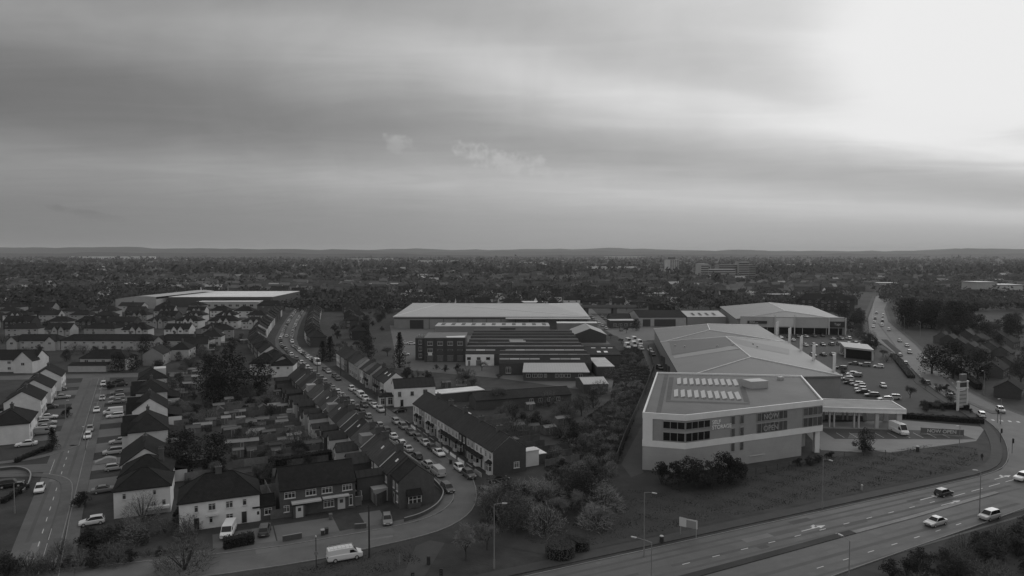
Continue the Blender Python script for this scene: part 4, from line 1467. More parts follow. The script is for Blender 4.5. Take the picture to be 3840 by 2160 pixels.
# ------------------------------------------------------------------ left-hand terrace (backs towards the camera)
TL0 = Vector((-14.9, 130.6))
rzl = math.atan2(ST.y, ST.x)
for i in range(25):
    o = TL0 + ST * (5.0 * i)
    last = i == 0
    e, r = (5.1, 7.7) if i < 1 else (5.1 + .06 * (i % 3), 8.1 + .05 * (i % 4))
    wc = rr.choice((.9, .75, .6)) if i not in (0,) else .9
    wk = 'brick' if i in (0, 1, 3, 4, 8) or rr.random() < .4 else 'render'
    rc = rr.choice((.7, .85, 1.0, 1.2, 1.45, 1.7)) if i else .95
    lab = '%s house of the left terrace counted from the junction, rear towards gardens' % ordn(i)
    if i == 0:
        lab = 'corner end house with plain dark gable wall and one white bay window'
    ops = [(W_, 'back', 1.2, 3.3, .9, 1.2), (W_, 'back', 1.2, .9, 1.0, 1.2)]
    if i == 0:
        ops = [(W_, 'back', 1.2, 3.0, .9, 1.3), (W_, 'back', 3.4, 3.0, .9, 1.3), (W_, 'back', 1.2, .9, .9, 1.3), (D_, 'back', 3.4, .05, .9, 2.1, .6)]
    t = house(lab, (o.x, o.y), rzl, 4.99, 6.9 if i == 0 else 7.6, e, r, 'gable', wk, wc * (1.0 if wk == 'brick' else .8), 'slate' if i > 0 else 'tile', rc, ops,
              [(4.6, 3.8, 1.5, .7, 1.5)] if i % 2 == 1 or i in (4, 10) else [], far=i > 9, ovx=.0, ov=.25, group='left-hand terrace of the terrace street')
    if i == 0:
        b = MB()
        b.box(-.9, -.003, 2.9, 5.4, .0, .95)
        bb = b.build('bay_window', M['brick'], t, .9)
        MB().box(-.88, -.003, 2.95, 5.35, .952, 2.2).build('pane', M['glass'], bb)
        q = MB()
        for yy_ in (2.92, 3.75, 4.58, 5.36):
            q.box(-.93, -.85, yy_ - .06, yy_ + .06, .95, 2.25)
        q.box(-.94, -.003, 2.85, 5.45, 2.2, 2.32, bottom=True).box(-.92, -.86, 2.9, 5.4, 1.6, 1.7, bottom=True)
        q.build('frame', M['upvc'], bb, 1.0)
        MB().poly([(-1.2, 2.7, 2.35), (-.003, 2.7, 3.4), (-.003, 5.6, 3.4), (-1.2, 5.6, 2.35)][::-1]).poly([(-1.2, 2.7, 2.34), (-.003, 2.7, 2.34), (-.003, 5.6, 2.34), (-1.2, 5.6, 2.34)]).build('bay_roof', M['tile'], bb, .8)
    if i in (2, 5, 8, 9, 13, 16, 19, 22):
        v_ = MB()
        v_.tube((.02, -.2, e + .05), (.02, 3.8, r + .22), .11, n=5).tube((.02, 3.8, r + .22), (.02, 7.85, e + .05), .11, n=5)
        v_.build('verge_strip', M['render'], t, .7)
    if i in (5, 12, 18):
        MB().box(.6, 3.6, 4.4, 7.3, 5.4, 7.6).build('dormer', M['render'], t, rr.choice((.3, .5)))
    if i in (1, 3, 7, 11, 14):
        MB().poly([(1.2, 5.6, e + (r - e) * .53 + .22), (1.2, 5.0, e + (r - e) * .69 + .22), (2.0, 5.0, e + (r - e) * .69 + .22), (2.0, 5.6, e + (r - e) * .53 + .22)]).build('roof_light', M['white'], t, .9)
    if i > 0:
        # rear wing of each house
        ww, ln = 2.5, rr.uniform(4.0, 5.6)
        x0 = 2.4 if i % 2 else .1
        hh = rr.choice((4.3, 4.5, 2.6)) if i > 1 else 4.6
        m = MB()
        m.prism([(x0, 7.602), (x0 + ww, 7.602), (x0 + ww, 7.6 + ln), (x0, 7.6 + ln)], -.1, hh, cap=False)
        m.poly([(x0 + ww, 7.6 + ln, hh), (x0, 7.6 + ln, hh), (x0 + ww / 2, 7.6 + ln, hh + .9)])
        rw = m.build('rear_wing', M[wk], t, wc * rr.uniform(.7, 1.1))
        k = MB()
        for s in (-1, 1):
            xe = x0 + ww / 2 + s * (ww / 2 + .15)
            q = [(xe, 7.2, hh - .05), (xe, 7.75 + ln, hh - .05), (x0 + ww / 2, 7.75 + ln, hh + 1.0), (x0 + ww / 2, 6.4, hh + 1.0)]
            k.poly(q if s > 0 else q[::-1]).poly([(a, b, c - .1) for a, b, c in (q[::-1] if s > 0 else q)])
        k.build('wing_roof', M['slate'], rw, rr.uniform(.8, 1.1))
        fw = link('window', window_far(.9, 1.1), rw, 1.0, (x0 + ww / 2, 7.6 + ln + .004, hh - 1.5 if hh > 3 else 1.0), math.pi)
        if i % 3 == 1:
            x2 = .2 if i % 2 else 2.8
            MB().box(x2, x2 + 2.0, 7.603, 10.4, -.1, 2.4).box(x2 - .1, x2 + 2.1, 7.603, 10.5, 2.4, 2.55, bottom=True).build('lean_to', M['white'], t, rr.uniform(.4, .8))
# white houses past the top of the left terrace
for j, (px, py, w_, lab) in enumerate(((985, 1408, 10, 'white house with hipped roof at the top end of the left terrace gardens'), (1058, 1415, 8, 'white rear wing with dark pyramid roof beside the top of the left terrace'))):
    p = G(px, py)
    house(lab, (p.x - w_ / 2, p.y), R(8), w_, 9, 4.6, 8.2, 'hip', 'render', 1.0, 'tile', .85, [(W_, 'front', w_ * .3, 3.0, 1.2, 1.1), (W_, 'front', w_ * .75, 3.0, .7, 1.0)], [], far=True)

# ------------------------------------------------------------------ vehicles
ADV = Vector((-.477, .879)).normalized()
AP = Vector((ADV.y, -ADV.x))             # towards the right-hand drives
DRV_L, DRV_R = 'cars in the drives left of the left street', 'cars in the drives right of the left street'


def pcar(label, px, py, d, kind, tone, group=None, detail=2, name=None, z=0):
    p = G(px, py)
    return car(label, p.x, p.y, facing(d), kind, tone, group, detail, name=name)


pcar('silver saloon alone on the corner verge by the white corner house', 99, 1672, -AP, 'saloon', 'white', DRV_L)
pcar('light van at the front of the drive row beside the white corner house', 158, 1629, AP, 'van', 'light grey', DRV_L)
pcar('silver coupe in the drive row just behind the light van', 173, 1610, AP, 'saloon', 'silver', DRV_L)
pcar('silver estate in the middle of the left drive row', 177, 1592, AP, 'estate', 'silver', DRV_L)
pcar('white hatchback at the back of the left drive row', 183, 1570, AP, 'saloon', 'white', DRV_L)
pcar('dark hatchback close to the second white house on the left street', 190, 1530, AP, 'hatch', 'dark grey', DRV_L)
pcar('silver saloon in the drive of the third house on the left street', 235, 1494, AP, 'saloon', 'silver', DRV_L)
pcar('dark car with white bonnet near the end of the left drives', 225, 1464, AP, 'hatch', 'mid-grey', DRV_L)
KR = 'cars at the kerb of the left street'
pcar('white car parked at the top of the left street', 388, 1446, -ADV, 'mpv', 'white', KR)
pcar('silver car second from the top of the left street', 384, 1500, -ADV, 'hatch', 'silver', KR)
pcar('white saloon third from the top of the left street', 363, 1544, -ADV, 'saloon', 'white', KR)
pcar('light car tucked behind the white estate on the left street', 338, 1616, -ADV, 'hatch', 'light grey', KR)
pcar('white estate nearest the camera at the right kerb of the left street', 329, 1642, -ADV, 'estate', 'white', KR)
pcar('white hatchback driving down the left street at the side junction', 149, 1843, -ADV, 'hatch', 'white', name='moving_car')
pcar('black hatchback in the top right drive of the left street', 443, 1434, -AP, 'hatch', 'black', DRV_R)
pcar('black saloon just below the black hatchback in the top right drives', 452, 1448, -AP, 'saloon', 'black', DRV_R)
pcar('silver-roofed car behind the twin silver estates', 441, 1478, -AP, 'hatch', 'grey', DRV_R)
pcar('silver estate, upper of two side by side in the right drives', 440, 1495, -AP, 'estate', 'silver', DRV_R)
pcar('dark silver saloon, lower of two side by side in the right drives', 437, 1512, -AP, 'saloon', 'light grey', DRV_R)
pcar('white van in the right drive beside the silver estate', 424, 1552, -AP, 'van', 'white', DRV_R)
pcar('white estate in front of the white van in the right drive', 432, 1566, -AP, 'estate', 'white', DRV_R)
pcar('silver saloon alone in the wide right drive above the dark hedge', 448, 1662, -AP, 'saloon', 'silver', DRV_R)
pcar('silver hatchback behind the covered car', 425, 1702, -AP, 'mpv', 'silver', DRV_R)
pcar('light hatchback half hidden by the white gabled house roof edge', 432, 1762, AP, 'hatch', 'silver', DRV_R)
pcar('grey saloon nosing out beside the willow house', 392, 1845, AP, 'saloon', 'grey', DRV_R)
pcar('white hatchback in the shrubs left of the willow house', 345, 1966, -AP, 'hatch', 'white', DRV_R)
pcar('black four-by-four on the corner island at the left edge', 40, 1826, AP, 'suv', 'black', DRV_L)
# car under a cover
t = thing('covered_car', 'car under a pale grey fitted cover in the right drive', 'covered car', (*g2(397, 1734), .02), facing(-AP), DRV_R)
m = MB()
prof = [(-2.2, .15, .78), (-2.15, .55, .84), (-1.5, .85, .88), (-.7, 1.1, .86), (0, 1.45, .78), (.7, 1.47, .76), (1.5, 1.2, .82), (2.05, .95, .85), (2.2, .15, .80)]
for a, b in zip(prof, prof[1:]):
    for s in (-1, 1):
        q = [(a[0], s * .95, .05), (b[0], s * .95, .05), (b[0], s * b[2], b[1] * .8), (a[0], s * a[2], a[1] * .8)]
        m.poly(q if s < 0 else q[::-1])
        q = [(a[0], s * a[2], a[1] * .8), (b[0], s * b[2], b[1] * .8), (b[0], 0, b[1]), (a[0], 0, a[1])]
        m.poly(q if s < 0 else q[::-1])
m.build('cover', mat('car_cover_fabric', .26, .9, .15, 2.0), t)
w_ = car_meshes('hatch')
for p in w_[4]:
    link('wheel', w_[2], t, None, p)

fd = Vector((.913, .407))
# foreground
t = pcar('white panel van with ladder roof rack parked on the near front street', 1292, 2096, fd, 'van', 'white', name='panel_van')
rk = MB()
for sy in (-.72, .72):
    rk.tube((-1.3, sy, 2.12), (2.3, sy, 2.12), .025, n=5)
for k in range(7):
    x = -1.3 + 3.6 * k / 6
    rk.tube((x, -.72, 2.12), (x, .72, 2.12), .022, n=5)
    rk.tube((x, -.72, 1.9), (x, -.72, 2.12), .02, n=4).tube((x, .72, 1.9), (x, .72, 2.12), .02, n=4)
rk.build('roof_rack', M['steel'], t, 1.2)
pcar('white motorhome-fronted van facing the street before the white semi pair', 857, 2004, Vector((.2, -1)), 'van', 'white', name='parked_van')
pcar('dark off-roader with spare wheel beside the small brick extension', 992, 2000, Vector((-.25, 1)), 'suv', 'dark grey')
pcar('silver van in the side passage right of the brick pair', 1342, 1870, Vector((.15, -1)), 'van', 'silver', name='parked_van')
pcar('grey hatchback on the drive before the corner end house', 1452, 1960, Vector((.25, -1)), 'hatch', 'grey')

# the terrace street: right kerb row, left kerb row
RROW, LROW = 'cars parked along the right kerb of the terrace street', 'cars parked along the left kerb of the terrace street'


def dcen_at(y):
    for a, b in zip(D_CEN, D_CEN[1:]):
        if a[1] <= y <= b[1]:
            f = (y - a[1]) / (b[1] - a[1])
            t = (Vector(b) - Vector(a)).normalized()
            return Vector(a).lerp(Vector(b), f), t
    return Vector(D_CEN[0]) + (ST * ((y - D_CEN[0][1]) / .894)), ST


right = [(1752, 1796, 'suv', 'dark grey'), (1713, 1771, 'hatch', 'white'), (1640, 1712, 'saloon', 'white'), (1603, 1693, 'hatch', 'black'), (1575, 1674, 'saloon', 'silver'), (1553, 1654, 'hatch', 'dark grey'),
         (1527, 1632, 'saloon', 'dark grey'), (1497, 1611, 'mpv', 'grey'), (1479, 1592, 'estate', 'light grey'), (1418, 1547, 'suv', 'silver'), (1396, 1531, 'saloon', 'white'), (1380, 1518, 'hatch', 'grey'),
         (1366, 1505, 'suv', 'white'), (1351, 1492, 'van', 'white'), (1334, 1479, 'hatch', 'light grey'), (1319, 1467, 'suv', 'white')]
kn = {'suv': 'four-by-four', 'hatch': 'hatchback', 'saloon': 'saloon', 'mpv': 'people carrier', 'estate': 'estate car', 'van': 'van', 'bigvan': 'box van'}
for i, (px, py, kd, tn) in enumerate(right):
    p = G(px, py)
    c, tg = dcen_at(p.y)
    q = c + Vector((tg.y, -tg.x)) * 2.75
    car('%s %s, %s up the right kerb of the terrace street' % (tn, kn[kd], ordn(i)), q.x, q.y, facing(-tg), kd, tn, RROW, 2)
n0 = len(right)
rc_ = random.Random(21)
s = 125.0
i = n0
while True:
    pt, tg = along(D_CEN, s)
    if pt.y > 570:
        break
    kd = rc_.choice(('hatch', 'hatch', 'saloon', 'suv', 'mpv', 'estate'))
    tn = rc_.choice(('white', 'white', 'silver', 'silver', 'light grey', 'grey', 'dark grey', 'black'))
    if 163 < s < 172:
        if not any(o.get('label', '').startswith('tall white box van') for o in COL.objects):
            q = pt + Vector((tg.y, -tg.x)) * 2.8
            car('tall white box van halfway up the right kerb of the terrace street', q.x, q.y, facing(-tg), 'bigvan', 'white', RROW, 1, name='box_van')
        s += 7.5
        continue
    q = pt + Vector((tg.y, -tg.x)) * (2.75 + rc_.uniform(-.15, .15))
    if rc_.random() < .92:
        car('%s %s, %s up the right kerb of the terrace street' % (tn, kn[kd], ordn(i)), q.x, q.y, facing(-tg), kd, tn, RROW, 0)
        i += 1
    s += rc_.uniform(5.3, 6.3)
s, i = 4.0, 0
while True:
    pt, tg = along(D_CEN, s)
    if pt.y > 560:
        break
    kd = rc_.choice(('hatch', 'hatch', 'saloon', 'suv', 'mpv', 'estate'))
    tn = rc_.choice(('white', 'white', 'silver', 'silver', 'light grey', 'grey', 'dark grey', 'black'))
    if i == 0:
        kd, tn = 'van', 'silver'
    q = pt + Vector((-tg.y, tg.x)) * (2.75 + rc_.uniform(-.15, .15))
    if rc_.random() < .85:
        car('%s %s, %s up the left kerb of the terrace street' % (tn, kn[kd], ordn(i)), q.x, q.y, facing(tg), kd, tn, LROW, 1 if s < 90 else 0)
        i += 1
    s += rc_.uniform(5.4, 7.5)
c, tg = dcen_at(213)
car('dark off-roader with headlights on driving down the middle of the terrace street', c.x, c.y, facing(-ST), 'suv', 'dark grey', None, 2, name='moving_car')
c, tg = dcen_at(390)
car('white car driving up the far terrace street', c.x, c.y, facing(tg), 'hatch', 'white', None, 0, name='moving_car')
pcar('dark people carrier by the left kerb at the mouth of the terrace street', 1678, 1842, -ST, 'mpv', 'dark grey')
pcar('dark hatchback nearest the junction, partly under the budding tree', 1823, 1856, -ST, 'hatch', 'black')
pcar('black hatchback beside the wheelie bins under the white house', 1500, 1545, Vector((-.8, -.5)), 'hatch', 'black')
pcar('light car on the forecourt edge behind the end terrace gable', 1868, 1806, Vector((.8, .5)), 'saloon', 'black')

# dual carriageway and the road to the right
ML = 'traffic on the dual carriageway'
fdir = (G(3500, 1880) - G(2460, 2141)).to_2d().normalized()
pcar('black hatchback driving right on the far carriageway', 3539, 1858, fdir, 'hatch', 'black', ML, name='moving_car')
pcar('silver saloon driving left on the near carriageway', 3508, 1968, -fdir, 'saloon', 'silver', ML, name='moving_car')
pcar('pale people carrier half hidden by the roadside hedge', 3710, 1945, -fdir, 'mpv', 'silver', ML, name='moving_car')
pcar('white car cut by the right edge of the picture', 3836, 1800, -fdir, 'suv', 'white', ML, name='moving_car')
ER = 'traffic on the long straight road at the right'


def edir(y):
    return Vector((.4, .92)).normalized() if y < 420 else Vector((.48, .88)).normalized()


for px, py, kd, tn, sg, lab in ((3478, 1440, 'hatch', 'dark grey', 1, 'dark hatchback leaving in the lane beside the car park trees'), (3561, 1490, 'mpv', 'grey', 1, 'grey car next to the tall sign tower'),
                                (3467, 1357, 'suv', 'black', -1, 'black four-by-four with bright lights coming down the right road'), (3411, 1325, 'mpv', 'silver', -1, 'silver car behind the black four-by-four'),
                                (3401, 1300, 'hatch', 'light grey', -1, 'grey hatchback third in the oncoming lane'), (3374, 1282, 'hatch', 'grey', -1, 'grey car fourth in the oncoming lane'),
                                (3333, 1240, 'mpv', 'silver', -1, 'silver car alone beyond the grass island'), (3374, 1335, 'hatch', 'silver', 1, 'silver-roofed car by the island on the outbound side'), (3395, 1366, 'hatch', 'light grey', 1, 'pale car just below the island, outbound')):
    p = G(px, py)
    car(lab, p.x, p.y, facing(edir(p.y) * sg), kd, tn, ER, 1, name='moving_car')
for i, s in enumerate((0, 10, 17, 30, 42, 52, 60, 75, 92, 110)):
    d = edir(500)
    base = Vector((232, 440))
    q = base + d * s + Vector((d.y, -d.x)) * (3.2 if i % 3 else -1.5)
    car('%s car of the queue at the far end of the right-hand road' % ordn(i), q.x, q.y, facing(-d), rc_.choice(('hatch', 'suv', 'mpv')), rc_.choice(('white', 'silver', 'grey', 'black')), ER, 0, name='moving_car')
pcar('white off-roader by the signals at the right edge', 3752, 1545, Vector((-.4, -.9)), 'suv', 'silver', ER, 1, name='moving_car')
pcar('white tipper at the kerb beyond the sign tower', 3680, 1562, Vector((.4, .9)), 'mpv', 'white', ER, 1, name='moving_car')
# white truck under the storage canopy
pcar('white box truck parked under the storage canopy', 3370, 1624, Vector((.05, -1)), 'bigvan', 'white', None, 2, name='box_truck')

# retail car park
CPG = 'cars in the retail car park'
rows = [[(3193, 1408, 'white'), (3170, 1415, 'silver'), (3178, 1425, 'silver'), (3210, 1412, 'grey'), (3188, 1440, 'black'), (3213, 1445, 'silver'), (3226, 1452, 'silver'), (3228, 1464, 'silver'), (3236, 1474, 'black')],
        [(3270, 1487, 'dark grey'), (3320, 1503, 'silver'), (3350, 1497, 'silver')],
        [(3203, 1368, 'dark grey'), (3245, 1373, 'grey'), (3295, 1378, 'white'), (3155, 1384, 'dark grey')]]
for r_, row in enumerate(rows):
    for i, (px, py, tn) in enumerate(row):
        p = G(px, py)
        car('%s car, %s in the %s cluster of the retail car park' % (tn, ordn(i), ('middle', 'front', 'upper')[r_]), p.x, p.y, facing(Vector((-1, .25)) if r_ < 2 else Vector((-.8, .5))), rc_.choice(('hatch', 'saloon', 'estate', 'suv')), tn, CPG, 1)
pcar('pale hatchback driving between the rows of the retail car park', 3312, 1452, Vector((-.3, -1)), 'hatch', 'silver', CPG, 1, name='moving_car')
i = 0
for (x0, y0, n, dx, dy) in ((147, 372, 9, 4.8, 1.0), (150, 352, 9, 4.8, 1.0), (139, 318, 5, 5.0, 1.0), (150, 385, 7, 5.2, 1.2), (196, 412, 6, 2.2, 5.2), (203, 411, 6, 2.4, 5.2), (212, 430, 5, 2.4, 5.2)):
    for k in range(n):
        if rc_.random() < .8:
            car('%s car of the far rows before the big retail store' % ordn(i), x0 + dx * k, y0 + dy * k, R(rc_.choice((85, 100, 270))), rc_.choice(('hatch', 'saloon', 'suv', 'mpv')), rc_.choice(('white', 'silver', 'grey', 'dark grey', 'black')), CPG, 0)
            i += 1
# lane beside the retail sheds: minibuses and a pick-up
for i, (px, py, kd, tn) in enumerate(((2352, 1305, 'bigvan', 'white'), (2376, 1300, 'bigvan', 'white'), (2398, 1293, 'bigvan', 'white'), (2356, 1287, 'bigvan', 'silver'), (2378, 1281, 'bigvan', 'white'), (2404, 1312, 'van', 'silver'))):
    p = G(px, py)
    car('white minibus, %s of the group beside the scrubland' % ordn(i), p.x, p.y, facing(Vector((.1, -1))), kd, tn, 'minibuses by the scrubland', 0, name='minibus')
pcar('white car in the service lane beside the retail shed', 2437, 1316, Vector((-.1, 1)), 'hatch', 'white', None, 0)
pcar('dark pick-up in the service lane behind the storage building', 2474, 1385, Vector((.15, -1)), 'suv', 'dark grey', None, 0)
pcar('dark van by the lane fence halfway along the retail shed', 2446, 1334, Vector((.1, -1)), 'van', 'black', None, 0)
for i in range(12):
    q = Vector((58.5 if i % 2 else 66.5, 420 + 9 * i))
    car('%s car on the road under the bridge' % ordn(i), q.x, q.y, R(90), rc_.choice(('hatch', 'suv')), rc_.choice(('white', 'silver', 'grey')), 'cars on the road under the bridge', 0)
for i, (px, py) in enumerate(((1520, 1290), (1545, 1292), (1520, 1332))):
    pcar('%s car in the factory yard beside the brick tower' % ordn(i), px, py, Vector((1, .2)), 'hatch', rc_.choice(('silver', 'dark grey', 'white')), 'cars in the factory yard', 0)

# ------------------------------------------------------------------ storage building
SB = [(28.8, 151.0), (37.6, 148.5), (74.3, 164.0), (82.8, 196.8), (42.7, 202.5)]
SBH = 12.75
stb = thing('storage_building', 'large grey and white self-storage building with solar panels on its flat roof', 'storage building', (28.8, 151.0, 0))


def rel(p, o=SB[0]):
    return (p[0] - o[0], p[1] - o[1])


def inset_poly(pts, d):
    out = []
    n = len(pts)
    for i in range(n):
        a, b, c = Vector(pts[i - 1]), Vector(pts[i]), Vector(pts[(i + 1) % n])
        u, v = (b - a).normalized(), (c - b).normalized()
        n1, n2 = Vector((-u.y, u.x)), Vector((-v.y, v.x))
        m = (n1 + n2)
        m = m / max(.2, m.dot(n1))
        out.append(tuple(b + m * d))
    return out


S = [rel(p) for p in SB]
# lower storey is set back at the right end behind the corner pillar
u_ = (Vector(S[2]) - Vector(S[1])).normalized()
n_ = Vector((-u_.y, u_.x))
c1 = Vector(S[2]) - u_ * 6.5
low = [S[0], S[1], tuple(c1), tuple(c1 + n_ * 5), tuple(Vector(S[2]) + n_ * 5 + (Vector(S[3]) - Vector(S[2])).normalized() * 1.0), S[3], S[4]]
MB().prism(low, -.1, 5.3, cap=False).build('lower_wall', M['cladding'], stb, .92)
MB().prism(inset_poly(S, .10), 5.302, 11.5, bottom=True).build('upper_wall', M['cladding'], stb, .78)
band = MB()
out_ = inset_poly(S, -.06)
for i in range(5):
    a, b = out_[i], out_[(i + 1) % 5]
    ia, ib = inset_poly(S, .30)[i], inset_poly(S, .30)[(i + 1) % 5]
    for z0, z1 in ((5.25, 6.6), (11.45, 12.75)):
        band.poly([(*a, z0), (*b, z0), (*b, z1), (*a, z1)])
        band.poly([(*ib, z0), (*ia, z0), (*ia, z1), (*ib, z1)])
        band.poly([(*a, z1), (*b, z1), (*ib, z1), (*ia, z1)])
        band.poly([(*b, z0), (*a, z0), (*ia, z0), (*ib, z0)])
# white upright panel at the left corner
u0 = (Vector(S[1]) - Vector(S[0])).normalized(); n0 = Vector((u0.y, -u0.x))
pa, pb = Vector(S[0]) + n0 * .055, Vector(S[0]) + u0 * 2.15 + n0 * .055
band.poly([(*pa, 6.6), (*pb, 6.6), (*pb, 11.45), (*pa, 11.45)])
pc = Vector(S[0]) - u0 * .055
band.poly([(*(pc + Vector((.4, 1.5))), 6.6), (*pa, 6.6), (*pa, 11.45), (*(pc + Vector((.4, 1.5))), 11.45)])
band.build('white_band', M['white'], stb, 1.12)
cp = Vector(S[2]) - u_ * .9 + n_ * .9
MB().box(cp.x - .55, cp.x + .55, cp.y - .55, cp.y + .55, -.1, 5.25).build('corner_pillar', M['white'], stb, 1.1)
roof = MB().poly([(*p, 12.30) for p in inset_poly(S, .3)]).build('roof', mat('pale_roof_membrane', .125, .7, .2, .12, pattern=('vert', 4.0, .02, .16)), stb)
# darker walkways of the roof around the panels
wk = MB()


def rp(px, py):
    p = G(px, py, 12.30)
    return Vector(rel((p.x, p.y)))


def rquad(a, b, c, d, z):
    wk.poly([(*rp(*a), z), (*rp(*b), z), (*rp(*c), z), (*rp(*d), z)])


rquad((2459, 1553), (2478, 1553), (2507, 1403), (2492, 1403), 12.315)
rquad((2497, 1500), (2515, 1500), (2527, 1414), (2510, 1414), 12.315)
rquad((2790, 1507), (2813, 1511), (2783, 1421), (2765, 1421), 12.315)
rquad((2497, 1508), (2813, 1518), (2811, 1511.5), (2497, 1501), 12.315)
wk.build('roof_walkway', M['flatroof'], roof, .42)
# two rows of ten tilted panels
pl = MB()
pl.poly([(-.85, -4.6, .12), (.85, -4.6, .42), (.85, 4.6, .42), (-.85, 4.6, .12)])
pl.poly([(-.85, -4.6, .07), (-.85, 4.6, .07), (.85, 4.6, .37), (.85, -4.6, .37)])
pl.poly([(-.85, -4.6, .07), (.85, -4.6, .37), (.85, -4.6, .42), (-.85, -4.6, .12)]).poly([(.85, -4.6, .0), (.85, 4.6, .0), (.85, 4.6, .42), (.85, -4.6, .42)])
pl.poly([(-.85, -4.6, .0), (-.85, -4.6, .12), (-.85, 4.6, .12), (-.85, 4.6, .0)]).poly([(-.85, -4.6, 0), (.85, -4.6, 0), (.85, -4.6, .37), (-.85, -4.6, .07)])
plm = pl.mesh('solar_panel', mat('solar_glass', .36, .25, .04, 2.0, spec=.6))
for r_, (l, rgt) in enumerate((((2546, 1432), (2757, 1437)), ((2535, 1477), (2766, 1487)))):
    a, b = rp(*l), rp(*rgt)
    lenY = (rp(2550, 1417) - rp(2540, 1449)).length / 9.2 if r_ == 0 else (rp(2540, 1458) - rp(2528, 1495)).length / 9.2
    for k in range(10):
        q = a.lerp(b, k / 9)
        o = link('solar_panel', plm, stb, 1.0, (q.x, q.y, 12.32), R(-13))
        o.scale = (.60, min(lenY, .95), 1)
for px, py, w, d, h in ((2832, 1452, 5.2, 4.0, 1.9), (2927, 1424, 1.4, 1.2, .8)):
    q = rp(px, py)
    MB().box(-w / 2, w / 2, -d / 2, d / 2, 0, h).build('roof_plant_box', M['cladding'], stb, 1.0, (q.x, q.y, 12.33), R(14))


# windows of the two front facets
def facet(i):
    a, b = Vector(S[i]), Vector(S[(i + 1) % 5])
    return a, (b - a).normalized(), (b - a).length


def on_facet(i, s, z, off=.0):
    a, u, l = facet(i)
    n = Vector((u.y, -u.x))
    p = a + u * s + n * off
    return (p.x, p.y, z), math.atan2(u.y, u.x)


def glazing(i, s0, s1, z0, z1, n, gm='darkglass'):
    loc, rz = on_facet(i, s0, z0, -.08)
    w, h = s1 - s0, z1 - z0
    f = MB()
    f.box(0, w, -.14, 0, -.08, 0, bottom=True).box(0, w, -.14, 0, h, h + .08, bottom=True)
    for k in range(n + 1):
        x = w * k / n
        f.box(x - .05, x + .05, -.13, 0, 0, h)
    o = f.build('window', M['steel'], stb, 1.1, loc, rz)
    for k in range(n):
        MB().poly([(w * k / n + .05, -.05, 0), (w * (k + 1) / n - .05, -.05, 0), (w * (k + 1) / n - .05, -.05, h), (w * k / n + .05, -.05, h)]).build('pane', M[gm], o)
    return o


for z0, z1 in ((9.55, 11.05), (6.85, 8.65)):
    glazing(0, 4.4, 9.0, z0, z1, 3)
    glazing(1, .12, 6.6, z0, z1, 4)
    glazing(1, 19.8, 28.8, z0 - .1, z1 + .15, 7, 'clearglass')
    glazing(1, 33.7, 39.7, z0 - .1, z1 + .15, 4, 'clearglass')
# louvre columns
lv = MB()
for k in range(7):
    lv.box(-.42, .42, -.12, 0, .10 + k * .25, .24 + k * .25, bottom=True)
lvm = lv.mesh('louvre', M['dark'])
bkm = MB().box(-.46, .46, -.05, 0, .0, 1.85, bottom=True).mesh('backing', M['cladding'])
for s in (12.9, 15.4):
    for z in (9.5, 6.75, 3.4):
        loc, rz = on_facet(1, s, z, .07)
        o = link('louvre', lvm, stb, .5, loc, rz)
        link('backing', bkm, o, 1.15, (0, .03, 0))


def text(body, size, loc, rz, m, parent, name='lettering', tilt=math.pi / 2, ext=.04, bold=.0, align='LEFT'):
    cu = bpy.data.curves.new(name, 'FONT')
    cu.body = body
    cu.size = size
    cu.extrude = ext
    cu.offset = bold
    cu.align_x = align
    cu.space_line = .95
    o = bpy.data.objects.new(name, cu)
    me = bpy.data.meshes.new_from_object(o)
    bpy.data.objects.remove(o)
    me.materials.clear()
    me.materials.append(m)
    q = link(name, me, parent, 1.0, loc, None)
    q.rotation_euler = (tilt, 0, rz)
    return q


sgn = mat('pale_sign_letters', .7, .6, 0)
loc, rz = on_facet(1, 7.1, 10.0, .05)
text('SELF', 1.22, loc, rz, sgn, stb, bold=.03)
loc, rz = on_facet(1, 7.1, 8.85, .05)
text('STORAGE', 1.22, loc, rz, sgn, stb, bold=.03)
wl = mat('window_lettering', .30, .6, 0)
loc, rz = on_facet(1, 21.6, 9.75, .12)
text('NOW', 1.7, loc, rz, wl, stb, bold=.03)
loc, rz = on_facet(1, 21.6, 7.05, .12)
text('OPEN', 1.7, loc, rz, wl, stb, bold=.03)
# entrance recess: door, meter cabinet, wall lights
for s, z, w, h in ((4.0, 1.2, .5, .3), (20.0, 1.6, 4.5, .12)):
    loc, rz = on_facet(1, s, z, .05)
    MB().box(-w / 2, w / 2, -.1, 0, 0, h, bottom=True).build('wall_fitting', M['white'], stb, .8, loc, rz)

# canopy of the storage yard
CN = [(80.6, 188.5), (106.5, 185.2), (108.5, 196.0), (82.0, 200.5)]
cn = thing('storage_canopy', 'low white-edged flat canopy on pillars beside the storage building', 'canopy', (80.6, 188.5, 0))
C = [rel(p, CN[0]) for p in CN]
MB().prism(C, 4.3, 5.45, bottom=True).build('fascia', M['white'], cn, 1.1)
MB().poly([(*p, 5.456) for p in inset_poly(C, .35)]).build('roof', M['flatroof'], cn, 1.25)
rim_ = MB()
for i in range(4):
    a, b = inset_poly(C, -.02)[i], inset_poly(C, -.02)[(i + 1) % 4]
    ia, ib = inset_poly(C, .33)[i], inset_poly(C, .33)[(i + 1) % 4]
    rim_.poly([(*a, 5.0), (*b, 5.0), (*b, 5.62), (*a, 5.62)]).poly([(*a, 5.62), (*b, 5.62), (*ib, 5.62), (*ia, 5.62)]).poly([(*ib, 5.40), (*ia, 5.40), (*ia, 5.62), (*ib, 5.62)])
rim_.build('roof_edge', M['white'], cn, .95)
ux = (Vector(C[1]) - Vector(C[0])).normalized()
ny = Vector((-ux.y, ux.x))
